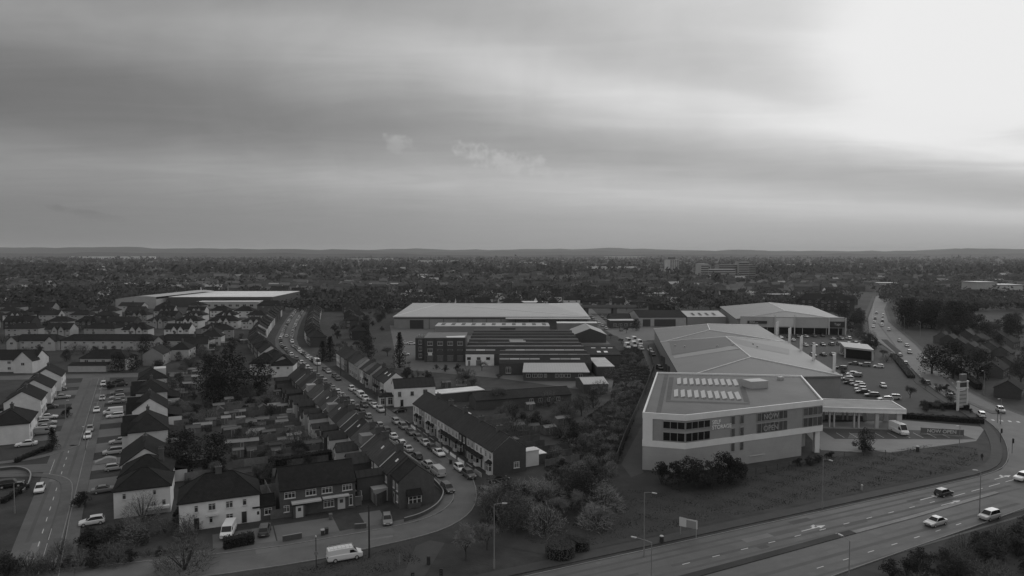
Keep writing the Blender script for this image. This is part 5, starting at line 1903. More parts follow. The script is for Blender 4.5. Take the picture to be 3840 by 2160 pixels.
for s, w in ((2.0, .5), (6.6, .4), (7.8, .4), (13.0, .4), (14.2, .4), (18.9, .9), (24.6, 1.3)):
    for dd in (.8, 9.6):
        q = Vector(C[0]) + ux * s + ny * dd
        MB().box(-w / 2, w / 2, -.3, .3, -.1, 4.3).build('pillar', M['white'], cn, .7, (q.x, q.y, 0), math.atan2(ux.y, ux.x))
q = Vector(C[0]) + ux * 10 + ny * 9.8
MB().box(-9.5, 9.5, -.15, .15, -.1, 1.3).build('back_wall', M['concrete'], cn, .7, (q.x, q.y, 0), math.atan2(ux.y, ux.x))


# ------------------------------------------------------------------ big sheds
def hip_on_quad(q, e, r, ridge_a, ridge_b, ov=.5):
    """hip roof over a plan quad (ccw) with a free ridge"""
    m = MB()
    c = [(p[0], p[1], e) for p in inset_poly(q, -ov)]
    a, b = (*ridge_a, r), (*ridge_b, r)
    m.poly([c[0], c[1], a]).poly([c[1], c[2], b, a]).poly([c[2], c[3], b]).poly([c[3], c[0], a, b])
    for i in range(4):
        p, s = c[i], c[(i + 1) % 4]
        m.poly([(p[0], p[1], e - .5), (s[0], s[1], e - .5), s, p])
    return m, (a, b, c)


def shed_quad(name, label, cat, q, e, r, ra, rb, rcol, wcol, group=None, wm='cladding'):
    o = q[0]
    t = thing(name, label, cat, (o[0], o[1], 0), 0, group)
    Q = [rel(p, o) for p in q]
    MB().prism(Q, -.1, e - .4, cap=False).build('wall', M[wm], t, wcol)
    m, (a, b, c) = hip_on_quad(Q, e, r, rel(ra, o), rel(rb, o))
    ro = m.build('roof', M['metalroof'], t, rcol)
    k = MB()
    for p, s in ((a, b), (c[0], a), (c[1], a), (c[2], b), (c[3], b)):
        p2, s2 = Vector(p) + Vector((0, 0, .05)), Vector(s) + Vector((0, 0, .05))
        k.tube(p2, s2, .22, n=5)
    k.build('ridge_capping', M['white'], ro, 1.0)
    return t, ro, Q


t1, ro1, Q1 = shed_quad('retail_warehouse', 'long pale grey hipped retail shed directly behind the storage building', 'retail shed', [(55, 222), (108, 226), (124, 311.5), (67.5, 311.5)], 7.4, 11.2, (83.6, 241.4), (93, 300), .49, .62, 'retail sheds')
t2, ro2, Q2 = shed_quad('retail_warehouse', 'pale grey hipped retail shed behind the nearer one, before the dark sheds', 'retail shed', [(67.9, 312.3), (124.2, 312.3), (137, 385), (75.6, 366)], 7.2, 10.8, (94.5, 330), (101, 357), .47, .6, 'retail sheds')


def roof_z(ro_parent_e, e, r, d):
    return e


# darker re-roofed bands, rooflights, vents on the nearer shed
def on_roof(px, py, z):
    p = G(px, py, z)
    return p


bd = MB()


def slope_pt(px, py, plane):
    """point of a roof plane (three points) seen at a survey pixel"""
    a, b, c = (Vector(p) for p in plane)
    n = (b - a).cross(c - a)
    o = Vector((0, 0, CAM_H))
    d = G(px, py, 0) - o
    t = (a - o).dot(n) / d.dot(n)
    return o + d * t + n.normalized() * (.06 if n.z > 0 else -.06)


E1 = inset_poly([(55, 222), (108, 226), (124, 311.5), (67.5, 311.5)], -.5)
west = ((*E1[3], 7.4), (*E1[0], 7.4), (83.6, 241.4, 11.2))
east = ((*E1[1], 7.4), (*E1[2], 7.4), (93, 300, 11.2))
for pts, pln in ((((2510, 1283), (2495, 1278), (2719, 1265), (2752, 1295), (2520, 1331)), west),):
    bd.poly([slope_pt(x, y, pln) - Vector((55, 222, 0)) for x, y in pts])
bd.build('roof_panel_band', M['metalroof'], ro1, .27)
bd = MB()
bd.poly([slope_pt(x, y, west) - Vector((55, 222, 0)) for x, y in ((2530, 1345), (2524, 1335), (2740, 1297), (2775, 1308))])
bd.build('roof_panel_band', M['metalroof'], ro1, .80)
bd = MB()
bd.poly([slope_pt(x, y, east) - Vector((55, 222, 0)) for x, y in ((2722, 1263), (2960, 1310), (2960, 1330), (2748, 1291))][::-1])
bd.build('roof_panel_band', M['metalroof'], ro1, .24)
for px, py in ((2568, 1301), (2532, 1297), (2690, 1299)):
    p = slope_pt(px, py, west) - Vector((55, 222, 0))
    MB().tube((p.x, p.y, p.z - .3), (p.x, p.y, p.z + .5), .45, .35, n=8).build('roof_vent', M['steel'], ro1, 1.3)
for px, py in ((2824, 1292), (2840, 1302)):
    p = slope_pt(px, py, east) - Vector((55, 222, 0))
    MB().tube((p.x, p.y, p.z - .3), (p.x, p.y, p.z + .5), .45, .35, n=8).build('roof_vent', M['steel'], ro1, 1.5)
# dark doors and pipes along the service side
for k in range(7):
    a = Vector(Q1[3]).lerp(Vector(Q1[0]), .1 + .13 * k)
    MB().box(-.2, .2, -1.6, 1.6, 0, 3.6 if k % 2 else 2.4).build('service_door', M['dark'], t1, 1.3, (a.x - .1, a.y, 0), R(8))
# white entrance portals along the car park side
for i, (x, y) in enumerate(((110.5, 236), (113.5, 259), (120, 286), (128, 318), (132.5, 345))):
    t = thing('entrance_portal', '%s white entrance portal on the car park side of the retail sheds' % ordn(i), 'portal', (x, y, 0), R(62), 'white entrance portals of the retail sheds')
    for s in (-2.6, 2.6):
        MB().box(s - .33, s + .33, -.33, .33, -.1, 13.2).build('post', M['white'], t, 1.1)
    MB().box(-2.25, 2.25, -.15, .15, 6.2, 8.2, bottom=True).build('sign_panel', M['white'], t, .8)
    ar = MB()
    for k in range(8):
        a0, a1 = math.pi * k / 8, math.pi * (k + 1) / 8
        ar.tube((2.30 * math.cos(a0), 0, 8.4 + 1.9 * math.sin(a0)), (2.30 * math.cos(a1), 0, 8.4 + 1.9 * math.sin(a1)), .16, n=5)
    ar.build('arch', M['white'], t, 1.1)
    MB().poly([(-2.8, .2, 4.0), (2.8, .2, 4.0), (2.8, 3.0, 4.0), (-2.8, 3.0, 4.0)]).poly([(-2.8, .2, 3.9), (-2.8, 3.0, 3.9), (2.8, 3.0, 3.9), (2.8, .2, 3.9)]).build('porch_roof', M['flatroof'], t, 1.2)

# far retail store with parapet front
RS = [(133, 409), (193, 400), (217, 500), (150, 497)]
t3, ro3, Q3 = shed_quad('retail_warehouse', 'wide far retail store with pale parapet front facing the car park', 'retail shed', RS, 8.6, 12.2, (166, 420), (182, 490), .56, .6, 'retail sheds')
a, b = Vector(Q3[0]), Vector(Q3[1])
u = (b - a).normalized(); n = Vector((u.y, -u.x))
rzf = math.atan2(u.y, u.x)
MB().box(2, 60, -.8, -.02, 3.9, 9.6, bottom=True).box(2, 60, -.9, -.01, 9.6, 10.2, bottom=True).build('parapet', M['cladding'], t3, 1.0, (a.x, a.y, 0), rzf)
MB().box(3, 59, -.25, -.02, .1, 3.7).build('shopfront', M['darkglass'], t3, 1.0, (a.x, a.y, 0), rzf)
for k in range(9):
    MB().box(4 + k * 6.6, 4.3 + k * 6.6, -.4, -.26, 0, 3.8).build('mullion', M['white'], t3, .6, (a.x, a.y, 0), rzf)
for x0, x1, z0, z1, c in ((6, 17, 6.0, 7.6, .05), (22, 32, 4.4, 9.4, .9), (52, 60, 4.4, 7.8, .04)):
    MB().box(x0, x1, -1.3, -.9, z0, z1, bottom=True).build('sign_panel', M['white'], t3, c, (a.x, a.y, 0), rzf)
sg2 = mat('store_sign_letters', .5, .6, 0)
for body, x, z, s in (('BEDS &', 7.2, 6.85, .9), ('BATHROOMS', 7.2, 6.1, .8), ('Tapi', 54.2, 5.6, 2.0)):
    p = a + u * x + n * 1.32
    text(body, s, (p.x, p.y, z), rzf, sg2, t3, bold=.01)
for x in (21.5, 32.5, 51.5, 60.6):
    MB().box(x - .25, x + .25, -1.5, -.95, 0, 11.5 if x < 40 else 10).build('post', M['white'], t3, .85, (a.x, a.y, 0), rzf)

# petrol canopy and kiosk in the car park
PC = [g2(3166, 1300, 5.0), g2(3278, 1312, 5.0), g2(3253, 1291, 5.0), g2(3148, 1281, 5.0)]
pc_ = thing('forecourt_canopy', 'small pale mono-pitch canopy standing in the retail car park', 'canopy', (*PC[0], 0))
P = [rel(p, PC[0]) for p in PC]
MB().prism(P, 4.2, 5.0, bottom=True).build('roof', M['metalroof'], pc_, 1.1)
MB().prism(inset_poly(P, .8), -.1, 4.198, cap=False).build('kiosk', M['darkglass'], pc_, .6)
for k in range(4):
    q = Vector(inset_poly(P, .4)[k])
    MB().box(-.25, .25, -.25, .25, -.1, 4.2).build('pillar', M['white'], pc_, .8, (q.x, q.y, 0))

# dark sheds right of the bridge
house('dark gabled workshop with big roller doors behind the retail sheds', (82, 446), R(3), 31, 30, 5.8, 9.2, 'gable', 'render', .55, 'tile', .75, [], name='workshop', cat='workshop', far=True)
w1 = house('pale ribbed roof workshop with four dark rooflights next to the dark one', (113.5, 447), R(2), 25, 30, 6.0, 8.6, 'gable', 'cladding', .6, 'metalroof', 1.35, [], name='workshop', cat='workshop', far=True)
for k in range(4):
    MB().poly([(4.5 + k * 4.6, 3, 6.78), (6.0 + k * 4.6, 3, 6.78), (6.0 + k * 4.6, 9, 7.82), (4.5 + k * 4.6, 9, 7.82)]).build('roof_light', M['flatroof'], w1, .45, (0, 0, .12))
wt = [o for o in COL.objects if o.get('label', '').startswith('dark gabled workshop')][0]
for x, w in ((3, 5), (15, 14)):
    MB().box(x - w / 2 + 2, x + w / 2 + 2, -.12, -.02, 0, 4.6).build('roller_door', M['dark'], wt, 1.2)
house('small gabled lodge beside the road under the bridge', (64.5, 452), R(4), 14, 12, 4.2, 7.0, 'gable', 'brick', .8, 'tile', 1.4, [(W_, 'front', 3, 1.2, 2, 1.4), (W_, 'front', 9, 1.2, 2, 1.4)], far=True, name='lodge', cat='building')
house('flat pale office block next to the lodge', (62, 436), R(4), 16, 9, 4.6, 4.8, 'flat', 'brick', .7, 'tile', 2.0, [(W_, 'front', 3 + 3.6 * k, 1.2, 2, 1.6) for k in range(4)], far=True, name='office_block', cat='building')

# bridge over the yard road
br = thing('road_bridge', 'long dark bridge deck crossing above the yard road', 'bridge', (34, 530, 0), R(3))
MB().box(-12, 62, 0, 9, 4.6, 6.4, bottom=True).build('deck', M['concrete'], br, .35)
MB().box(-12, 62, -.35, -.02, 5.2, 7.4, bottom=True).build('parapet', M['concrete'], br, .55)
for x in (-9, 22, 44):
    MB().box(x, x + 3, .5, 8.5, -.1, 4.6).build('pier', M['concrete'], br, .4)
for i, x in enumerate((8, 30, 41)):
    p = Vector((34 + x, 535 + x * .05))
    c_ = car('%s car on the bridge deck' % ordn(i), p.x, p.y, R(183), 'hatch', ('white', 'silver', 'grey')[i], 'cars on the bridge', 0, name='moving_car')
    c_.location.z = 6.42

# ------------------------------------------------------------------ the great warehouse
WQ = [(-74, 433), (48, 433), (52, 545), (-78, 545)]
tw, row_, QW = shed_quad('warehouse', 'huge low warehouse with very pale roof in the middle distance', 'warehouse', WQ, 7.6, 11.0, (-52, 492), (26, 492), 1.45, .62, None)
MB().box(70, 122.6, -7, 1.0, 6.6, 7.0, bottom=True).build('canopy', M['metalroof'], tw, 1.5)
MB().box(.2, 121.5, -.25, -.02, 6.2, 7.1).build('fascia', M['dark'], tw, 1.6)
MB().box(10, 18.5, -.3, -.03, 0, 5.4).build('arched_door', M['dark'], tw, .8)
for k in range(11):
    MB().box(22 + k * 9, 22.25 + k * 9, -.2, -.02, 0, 6.2).build('wall_post', M['dark'], tw, 1.0)

# long low building in front of it
l2 = house('long flat-roofed shed with paired rooflights before the great warehouse', (-45, 403), R(0), 67, 19, 4.6, 4.9, 'flat', 'cladding', .55, 'tile', 1.5, [], name='long_shed', cat='shed', far=True)
for o in l2.children:
    if o.name.startswith('roof'):
        o.data.materials.clear(); o.data.materials.append(M['metalroof']); o.color = (1.5, 1.5, 1.5, 1)
for k in range(11):
    for s in (0, 1):
        MB().box(3 + k * 6, 5.2 + k * 6, 5 + s * 6, 8 + s * 6, 4.86, 5.1).build('roof_light', M['flatroof'], l2, .6)
MB().box(38, 47, -.1, -.01, 0, 3.6).build('roller_door', M['dark'], l2, .8)
house('white flat-roofed unit behind the gabled pale shed', (27, 412), R(0), 24, 8, 5.5, 5.7, 'flat', 'cladding', .5, 'tile', 3.0, [], name='flat_unit', cat='shed', far=True)

# brick office block of the factory
fb = thing('factory_block', 'three-storey dark brick factory office block with white windows', 'factory', (-38.3, 301, 0), R(1.5))
MB().box(0, 18, 0, 20, -.1, 10.4).build('wall', M['brick'], fb, .72)
MB().box(-.15, 18.15, -.15, 20.15, 10.4, 10.65, bottom=True).build('roof', M['flatroof'], fb, .75)
MB().poly([(10, .3, 10.7), (17.5, .3, 10.7), (17.8, 5, 10.95), (9.0, 4, 10.8)]).build('roof_sheeting', M['white'], fb, 1.0)
MB().box(-4.4, -.02, 4.5, 14, -.1, 9.6).box(-4.5, -.02, 4.4, 14.1, 9.6, 9.85, bottom=True).build('stair_tower', M['brick'], fb, .68)
for x in (0.1, 4.4, 8.8, 13.2, 17.4):
    MB().box(x, x + .5, -.3, -.003, 0, 10.2).build('pier', M['brick'], fb, .7)
for k, x in enumerate((2.5, 6.9, 11.3, 15.6)):
    opening(fb, W_, 'front', x, 7.3, 2.3, 1.7, 18, 20)
    if k == 0:
        opening(fb, W_, 'front', x, 4.2, 2.3, 1.7, 18, 20)
    else:
        MB().box(x - 1.1, x + 1.1, -.06, -.003, 4.9, 5.5, bottom=True).build('window', M['upvc'], fb, .6)
        MB().box(x - 1.0, x + 1.0, -.08, -.05, 4.97, 5.43, bottom=True).build('pane', M['glass'], fb)
    MB().box(x - 1.4, x + 1.4, -.12, -.003, 2.6, 2.78, bottom=True).build('lintel', M['concrete'], fb, 1.0)
    MB().box(x - 1.3, x + 1.3, -.06, -.004, .3, 2.5).build('infill_panel', M['timber'], fb, 1.1)
for z in (1.2, 4.2, 7.2):
    o = opening(fb, W_, 'front', -2.2, z, 1.4, 1.9, 18, 20)
    o.location.y = 4.49
MB().box(1.6, 3.4, -.2, -.004, 2.9, 4.1, bottom=True).build('sign_board', M['white'], fb, 1.0)
for k in range(7):
    MB().tube((-4 + k * .8, 9 + (k % 3), 9.85), (-4 + k * .8, 9 + (k % 3), 10.7 + .2 * (k % 2)), .3, .25, n=7).build('roof_vent', M['steel'], fb, 1.2)


# north-light sheds
def north_light(label, x0, x1, y0, nb, bay, e, r, col, wcol, wm='brick', light=1.0, white=False):
    t = thing('north_light_shed', label, 'factory shed', (x0, y0, 0), 0, 'north-light factory sheds')
    w = x1 - x0
    MB().box(0, w, 0, nb * bay, -.1, e).build('wall', M[wm], t, wcol)
    for k in range(nb):
        y = k * bay
        m = MB()
        m.poly([(-.2, y, e + .05), (w + .2, y, e + .05), (w + .2, y + bay * .62, r), (-.2, y + bay * .62, r)])
        m.poly([(-.2, y + bay * .62, r), (w + .2, y + bay * .62, r), (w + .2, y + bay, e + .05), (-.2, y + bay, e + .05)])
        m.poly([(-.2, y, e), (-.2, y, e + .05), (-.2, y + bay * .62, r), (-.2, y + bay, e + .05), (-.2, y + bay, e)])
        m.poly([(w + .2, y, e), (w + .2, y + bay, e), (w + .2, y + bay, e + .05), (w + .2, y + bay * .62, r), (w + .2, y, e + .05)])
        ro = m.build('roof', M['tile'], t, col * (1 + .08 * (k % 3 - 1)))
        # glazing strip on the slope facing the camera and the bright ridge sheet
        s0, s1 = .42, .58
        pans = int(w / 4)
        for j in range(pans):
            if random.random() < .82:
                xa, xb = w * j / pans + .1, w * (j + 1) / pans - .1
                za = lambda f: e + .05 + (r - e - .05) * f + .05
                MB().poly([(xa, y + bay * .62 * s0, za(s0)), (xb, y + bay * .62 * s0, za(s0)), (xb, y + bay * .62 * s1, za(s1)), (xa, y + bay * .62 * s1, za(s1))]).build('roof_light', M['white'], ro, random.choice((.30, .38, .5, .62)) * light)
        MB().tube((0, y + bay * .62, r + .05), (w, y + bay * .62, r + .05), .16, n=5).build('ridge_capping', M['white'], ro, random.choice((.35, .55, .75)))
    return t


a_ = north_light('wide dark roofed factory sheds with rows of glazing beside the brick office', -19.8, 31, 291.5, 6, 12.2, 4.8, 7.2, 1.45, .8)
MB().box(.2, 12.2, -.25, -.02, -.1, 4.7).build('white_wall', M['render'], a_, 1.15)
for x in (1.6, 5.7, 9.7):
    MB().box(x - .8, x + .8, -.3, -.26, 2.4, 3.6, bottom=True).build('window', M['glass'], a_)
MB().box(4.6, 6.8, -.3, -.26, 0, 2.3).build('door', M['door'], a_, .5)
MB().box(1.2, 2.1, -.3, -.26, 0, 2.1).build('door', M['door'], a_, .6)
for x0, y0, x1, y1 in ((22, 20, 29, 24), (21.5, 25.2, 28, 28)):
    MB().box(x0 - 3, x1 - 3, y0, y1, 6.2, 7.5).build('roof_plant', M['metalroof'], a_, 1.0)
b_ = north_light('front factory sheds with broken glazing strip above the pale long roof', -5, 31, 268.5, 2, 11.2, 4.6, 7.0, 1.5, .7)
opening(b_, W_, 'front', 3.6, .8, 2.0, 2.4, 36, 22)
house('low dark-roofed unit with two white rooflights right of the factory sheds', (31.5, 292), R(0), 14.5, 33, 4.4, 5.6, 'gable', 'brick', .8, 'tile', 1.3, [], name='factory_unit', cat='shed', far=True)
fu = [o for o in COL.objects if o.get('label', '').startswith('low dark-roofed unit')][0]
for x in (5.2, 8.2):
    MB().poly([(x, 4, 4.92), (x + 1.6, 4, 4.92), (x + 1.6, 7, 5.14), (x, 7, 5.14)]).build('roof_light', M['white'], fu, 1.1)
for x in (3.5, 8, 11):
    MB().poly([(x, 13, 5.55), (x + 2, 13, 5.55), (x + 2, 14, 5.62), (x, 14, 5.62)]).build('roof_light', M['white'], fu, 1.2)
lw = thing('long_workshop', 'long single-storey workshop with pale mono-pitch roof and white windows', 'workshop', (4.3, 256.5, 0), R(0))
MB().box(0, 24.3, 0, 11.5, -.1, 3.3).build('wall', M['brick'], lw, .75)
MB().poly([(-.4, -.5, 3.35), (24.7, -.5, 3.35), (24.0, 11.7, 4.9), (.3, 11.7, 4.9)]).poly([(-.4, -.5, 3.2), (.3, 11.7, 3.2), (24.0, 11.7, 3.2), (24.7, -.5, 3.2)]).poly([(-.4, -.5, 3.2), (24.7, -.5, 3.2), (24.7, -.5, 3.35), (-.4, -.5, 3.35)]).build('roof', M['metalroof'], lw, 1.35)
for x, w in ((1.8, 1.6), (4.2, 1.8), (6.2, 1.6), (8.2, 1.0), (12.4, 1.2), (14.2, 1.4), (16.4, 2.2), (21.2, 1.4)):
    opening(lw, W_, 'front', x, 1.3, w, 1.3, 24, 11, True)
for x in (10.2, 18.8):
    MB().box(x - 1.2, x + 1.2, -.08, -.003, 0, 2.6).build('roller_door', M['dark'], lw, 1.3)
t = house('pale gabled shed with ridge towards the camera at the end of the factory', (33, 366), R(-90), 26, 17, 4.2, 7.4, 'gable', 'brick', .7, 'metalroof', 1.05, [], name='gabled_shed', cat='shed', far=True)
t.location = (33, 392, 0)
mp_ = house('small pale mono-roofed shed between the workshop and the scrub', (32.5, 262), R(2), 6.5, 22, 4.3, 4.6, 'flat', 'brick', .7, 'tile', 2.2, [], name='side_shed', cat='shed', far=True)
house('small pale gabled outbuilding at the edge of the scrub, tree in front', (24.4, 234), R(8), 8.5, 12, 3.0, 4.2, 'gable', 'brick', .8, 'metalroof', 1.5, [], name='outbuilding', cat='shed', far=True)
# low ranges between the terrace and the factory
house('long low dark-roofed range behind the right terrace gardens', (-11, 208.5), math.atan2(10, 30), 31.5, 8, 2.9, 4.6, 'gable', 'brick', .8, 'tile', 1.35, [(W_, 'front', 18 + 3 * k, 1.0, 1.2, 1.3) for k in range(4)], far=True, name='low_range', cat='workshop')
house('narrow very pale flat-roofed range behind the big white house', (-23.9, 217), math.atan2(7.1, 14.7), 16.5, 6.2, 3.0, 3.1, 'flat', 'brick', .8, 'tile', 3.2, [], name='pale_range', cat='workshop', far=True)
# school-like hall, left distance
hl = thing('sports_hall', 'wide pale barrel-roofed hall beyond the estate on the left', 'hall', (-336, 586, 0), R(2))
m = MB(); wl_ = MB()
for k in range(12):
    f0, f1 = k / 12, (k + 1) / 12
    z = lambda f: 8.0 + 2.6 * math.sin(math.pi * (f * .75))
    m.poly([(34 * f0, 0, z(f0)), (34 * f1, 0, z(f1)), (34 * f1 + 12, 95, z(f1)), (34 * f0 + 12, 95, z(f0))])
    wl_.poly([(34 * f0, 0, -.1), (34 * f1, 0, -.1), (34 * f1, 0, z(f1)), (34 * f0, 0, z(f0))])
m.build('roof', M['metalroof'], hl, 1.5)
wl_.box(.1, 33.8, .1, 59, -.1, 7.9)
wl_.build('wall', M['render'], hl, .5)
house('long pale flat-topped block joined to the barrel-roofed hall', (-300, 604), R(2), 90, 88, 8.6, 8.8, 'flat', 'brick', .8, 'tile', 3.2, [], name='school_block', cat='school', far=True)
house('lower pale wing with curved porch before the school block', (-268, 588), R(2), 52, 12, 5.6, 5.8, 'flat', 'render', .55, 'tile', 2.9, [(W_, 'front', 4 + 6 * k, 1.5, 3, 2) for k in range(8)], far=True, name='school_wing', cat='school')
house('pale flat roof of a small supermarket beyond the great warehouse', (-4, 575), R(0), 30, 14, 6, 6.2, 'flat', 'render', .5, 'tile', 3.0, [], name='supermarket', cat='shop', far=True)
# retail totem
tt = thing('sign_tower', 'tall white retail sign tower with slatted board beside the junction', 'sign tower', (*g2(3607, 1538), 0), R(20))
for s in (-2.0, 2.0):
    MB().box(s - .3, s + .3, -.3, .3, -.1, 12.6).build('post', M['white'], tt, .85)
MB().box(-2.5, 2.5, -.35, .35, 9.4, 10.0, bottom=True).box(-2.5, 2.5, -.36, .36, 12.2, 12.8, bottom=True).build('crossbeam', M['white'], tt, .9)
for k in range(9):
    MB().box(-1.65, 1.65, -.2, .2, 1.2 + k * .85, 1.95 + k * .85, bottom=True).build('name_board', M['white'], tt, .35 + .25 * (k % 2))
MB().box(-1.6, 1.6, -.2, .2, 10.1, 12.1, bottom=True).build('head_board', M['dark'], tt, 1.2)
MB().box(-1.2, 1.2, -.5, .5, 12.8, 15.8).build('tower_top', M['dark'], tt, 3.0)
tt.scale = (.9, .9, .70)

# ------------------------------------------------------------------ trees and bushes one can tell apart
rt = random.Random(3)
for lab, x, y, h, kd, tn, wd in (
        ('huge dark evergreen towering over the gardens between the two streets', -93, 227, 17, 'ever', 1.0, 1.15),
        ('dark evergreen on the left flank of the huge garden evergreen', -101, 231, 14.5, 'ever', .9, 1.1),
        ('dark evergreen on the right flank of the huge garden evergreen', -85.5, 233, 13, 'ever', 1.1, 1.1),
        ('lower dark evergreen in front of the huge garden evergreen', -95, 219, 10.5, 'ever', .95, 1.2),
        ('dense dark garden tree behind the two white front pairs', -70.5, 147, 10.8, 'ever', 1.0, 1.15),
        ('second dark garden tree close behind the dense one', -65.5, 151, 9.0, 'ever', 1.1, 1.1),
        ('tall slim dark cypress left of the brick factory block', -46.7, 286, 15.5, 'cone', .9, 1.1),
        ('dark conifer beside the upper bend of the terrace street', -80, 303, 11.5, 'cone', .9, 1.6),
        ('second dark conifer beside the upper bend of the terrace street', -84, 306, 9.0, 'cone', 1.0, 1.7),
        ('pale blossoming tree left of the cypress', -57.5, 318, 9.0, 'bud', 1.9, 1.2),
        ('round dark evergreen before the pale blossoming tree', -64, 308, 7.0, 'ever', 1.4, 1.3),
        ('bushy dark tree behind the pale blossoming tree', -70, 330, 9.0, 'ever', 1.3, 1.4),
        ('bare spreading tree over the low dark range', -4, 214, 12.0, 'bare', 1.0, 1.0),
        ('bare tree standing before the great warehouse canopy', 41, 424, 11, 'bare', .9, 1.0),
        ('big rounded dark tree beside the right-hand road', 168, 262, 15.5, 'ever', .85, 1.3),
        ('dark tree right of the big rounded one by the right-hand road', 176, 260, 12.5, 'ever', .9, 1.2),
        ('dark tree just behind the big rounded one by the right-hand road', 166, 272, 12.5, 'ever', .9, 1.2),
        ('tall budding tree in the grass island by the front street mouth', -7.2, 105.8, 11.0, 'bud', 1.8, .95),
        ('pale budding tree right behind the one on the grass island', -4.0, 109.5, 9.0, 'bud', 2.0, 1.0),
        ('bare thin tree in the retail car park', 124, 258, 8.5, 'bare', .7, .9),
        ('second bare tree in the planted strip of the car park', 131, 226, 8.0, 'bare', .7, 1.0),
        ('round leafy bush beside the storage yard ramp', 85.5, 165.5, 6.0, 'leafy', .9, 1.15),
        ('lower bush at the foot of the round one by the yard ramp', 84.5, 164.5, 3.6, 'bush', .9, 1.4),
        ('weeping pale budding tree in front of the willow house wall', -66, 121.5, 5.9, 'bud', 1.9, .9),
        ('bare multi-stemmed shrub at the bottom edge near the front street', -49.5, 102.5, 5.5, 'bud', 1.0, 1.3),
        ('dark upright conifer at the kerb of the left street', -111.5, 166, 5.8, 'cone', .9, 1.5),
        ('dark evergreen beside the pale hip-roofed house', -158, 276, 8.5, 'ever', .85, 1.2),
        ('second dark evergreen beside the pale hip-roofed house', -152.5, 277, 7.5, 'ever', .9, 1.2),
        ('dark shrub on the verge corner of the left street', -140.5, 240, 3.6, 'bush', .7, 1.1),
        ('dark shrub beside the lamp on the left drives', -129, 199, 3.4, 'bush', .7, 1.1),
        ('large round dark tree in front of the long council terrace', -172, 322, 10, 'ever', 1.0, 1.1),
        ('small round dark tree in front of the right gabled block', -153, 318, 6.5, 'ever', 1.0, 1.1)):
    tree(lab, x, y, h, kd, tn, None, wd)

# shrubs around the willow house
for i in range(16):
    x = -74 + 21 * rt.random(); y = 109.5 + (x + 74) * .38 + rt.uniform(-3, 3.0)
    tree('%s shrub of the thicket before the willow house, counted from the left' % ordn(i), x, y, rt.uniform(2.4, 4.2), rt.choice(('bush', 'bush', 'bud')), rt.choice((.7, 1.0, 1.2)), 'thicket before the willow house', 1.1)
for i in range(22):
    x = -88 + 1.7 * i; y = 96.5 + i * .55 + rt.uniform(-1.5, 1.5)
    tree('%s low bush along the bottom left edge' % ordn(i), x, y, rt.uniform(2.4, 4.6) - .06 * i, rt.choice(('bud', 'bud', 'bush')), rt.uniform(.8, 1.2), 'bushes along the bottom left edge', 1.2)
# bushes in front of the storage building
for i, (x, y, h, k) in enumerate(((31, 141.5, 5.2, 'bush'), (34, 139.5, 5.8, 'bush'), (37.5, 138.5, 6.0, 'bush'), (40.5, 139.5, 6.6, 'bush'), (43.5, 141.0, 7.4, 'ever'), (46, 143, 6.0, 'bush'), (37, 142.5, 5.8, 'ever'), (48, 145, 4.6, 'bush'))):
    tree('%s dark bush from the left in the clump before the storage building' % ordn(i), x, y, h, k, rt.uniform(.55, 1.0), 'bush clump before the storage building', 1.05 if k == 'bush' else 1.2)
for i, (x, y) in enumerate(((64, 153), (67, 154.5), (70, 156), (73.5, 158))):
    tree('%s low bush along the storage yard railing' % ordn(i), x, y, 2.2, 'bush', .7, 'low bushes by the storage railing', 1.3)
# thicket at the end of the right terrace
for i in range(46):
    a = rt.random(); b = rt.random()
    x = -5.2 + 23 * a; y = 114 + 17 * b + a * 5
    if y - 105 < (x - 7) * .46 + 5:
        continue
    k = rt.choice(('bud', 'bud', 'bud', 'bush', 'pale'))
    tree('%s bush of the big thicket between the terrace and the main road' % ordn(i), x, y, rt.uniform(3.6, 7.6) if k != 'bush' else rt.uniform(2.6, 4.4), k, rt.choice((1.3, 1.7, 2.2)) if k == 'bud' else rt.uniform(1.0, 1.9), 'thicket between the terrace and the main road', 1.15)


# scrubland strip
def in_poly(x, y, pts):
    c = False
    for i in range(len(pts)):
        (x1, y1), (x2, y2) = pts[i - 1], pts[i]
        if (y1 > y) != (y2 > y) and x < (x2 - x1) * (y - y1) / (y2 - y1) + x1:
            c = not c
    return c


SCR = [g2(2120, 1880), g2(2300, 1790), g2(2318, 1735), g2(2395, 1530), g2(2440, 1400), g2(2400, 1300), g2(2310, 1320), g2(2300, 1430), g2(2290, 1500), g2(2150, 1600), g2(2060, 1700), g2(2040, 1780)]
sheet('rough_ground', SCR, .005, M['rough'])
n = 0
while n < 170:
    x = rt.uniform(0, 62); y = rt.uniform(128, 330)
    if not in_poly(x, y, SCR):
        continue
    near = y < 190
    k = rt.choice(('scrub', 'scrub', 'scrub', 'bud', 'bud') if y > 165 else ('scrub', 'bud', 'bush', 'bud'))
    h = {'scrub': rt.uniform(.6, 1.5), 'bush': rt.uniform(1.5, 3.0), 'bud': rt.uniform(1.2, 3.0)}[k]
    tree('bramble and scrub bush on the rough strip left of the storage building', x, y, h, k, rt.uniform(1.3, 2.2), 'scrub bushes on the rough strip', 1.6 if k == 'scrub' else 1.1)
    n += 1
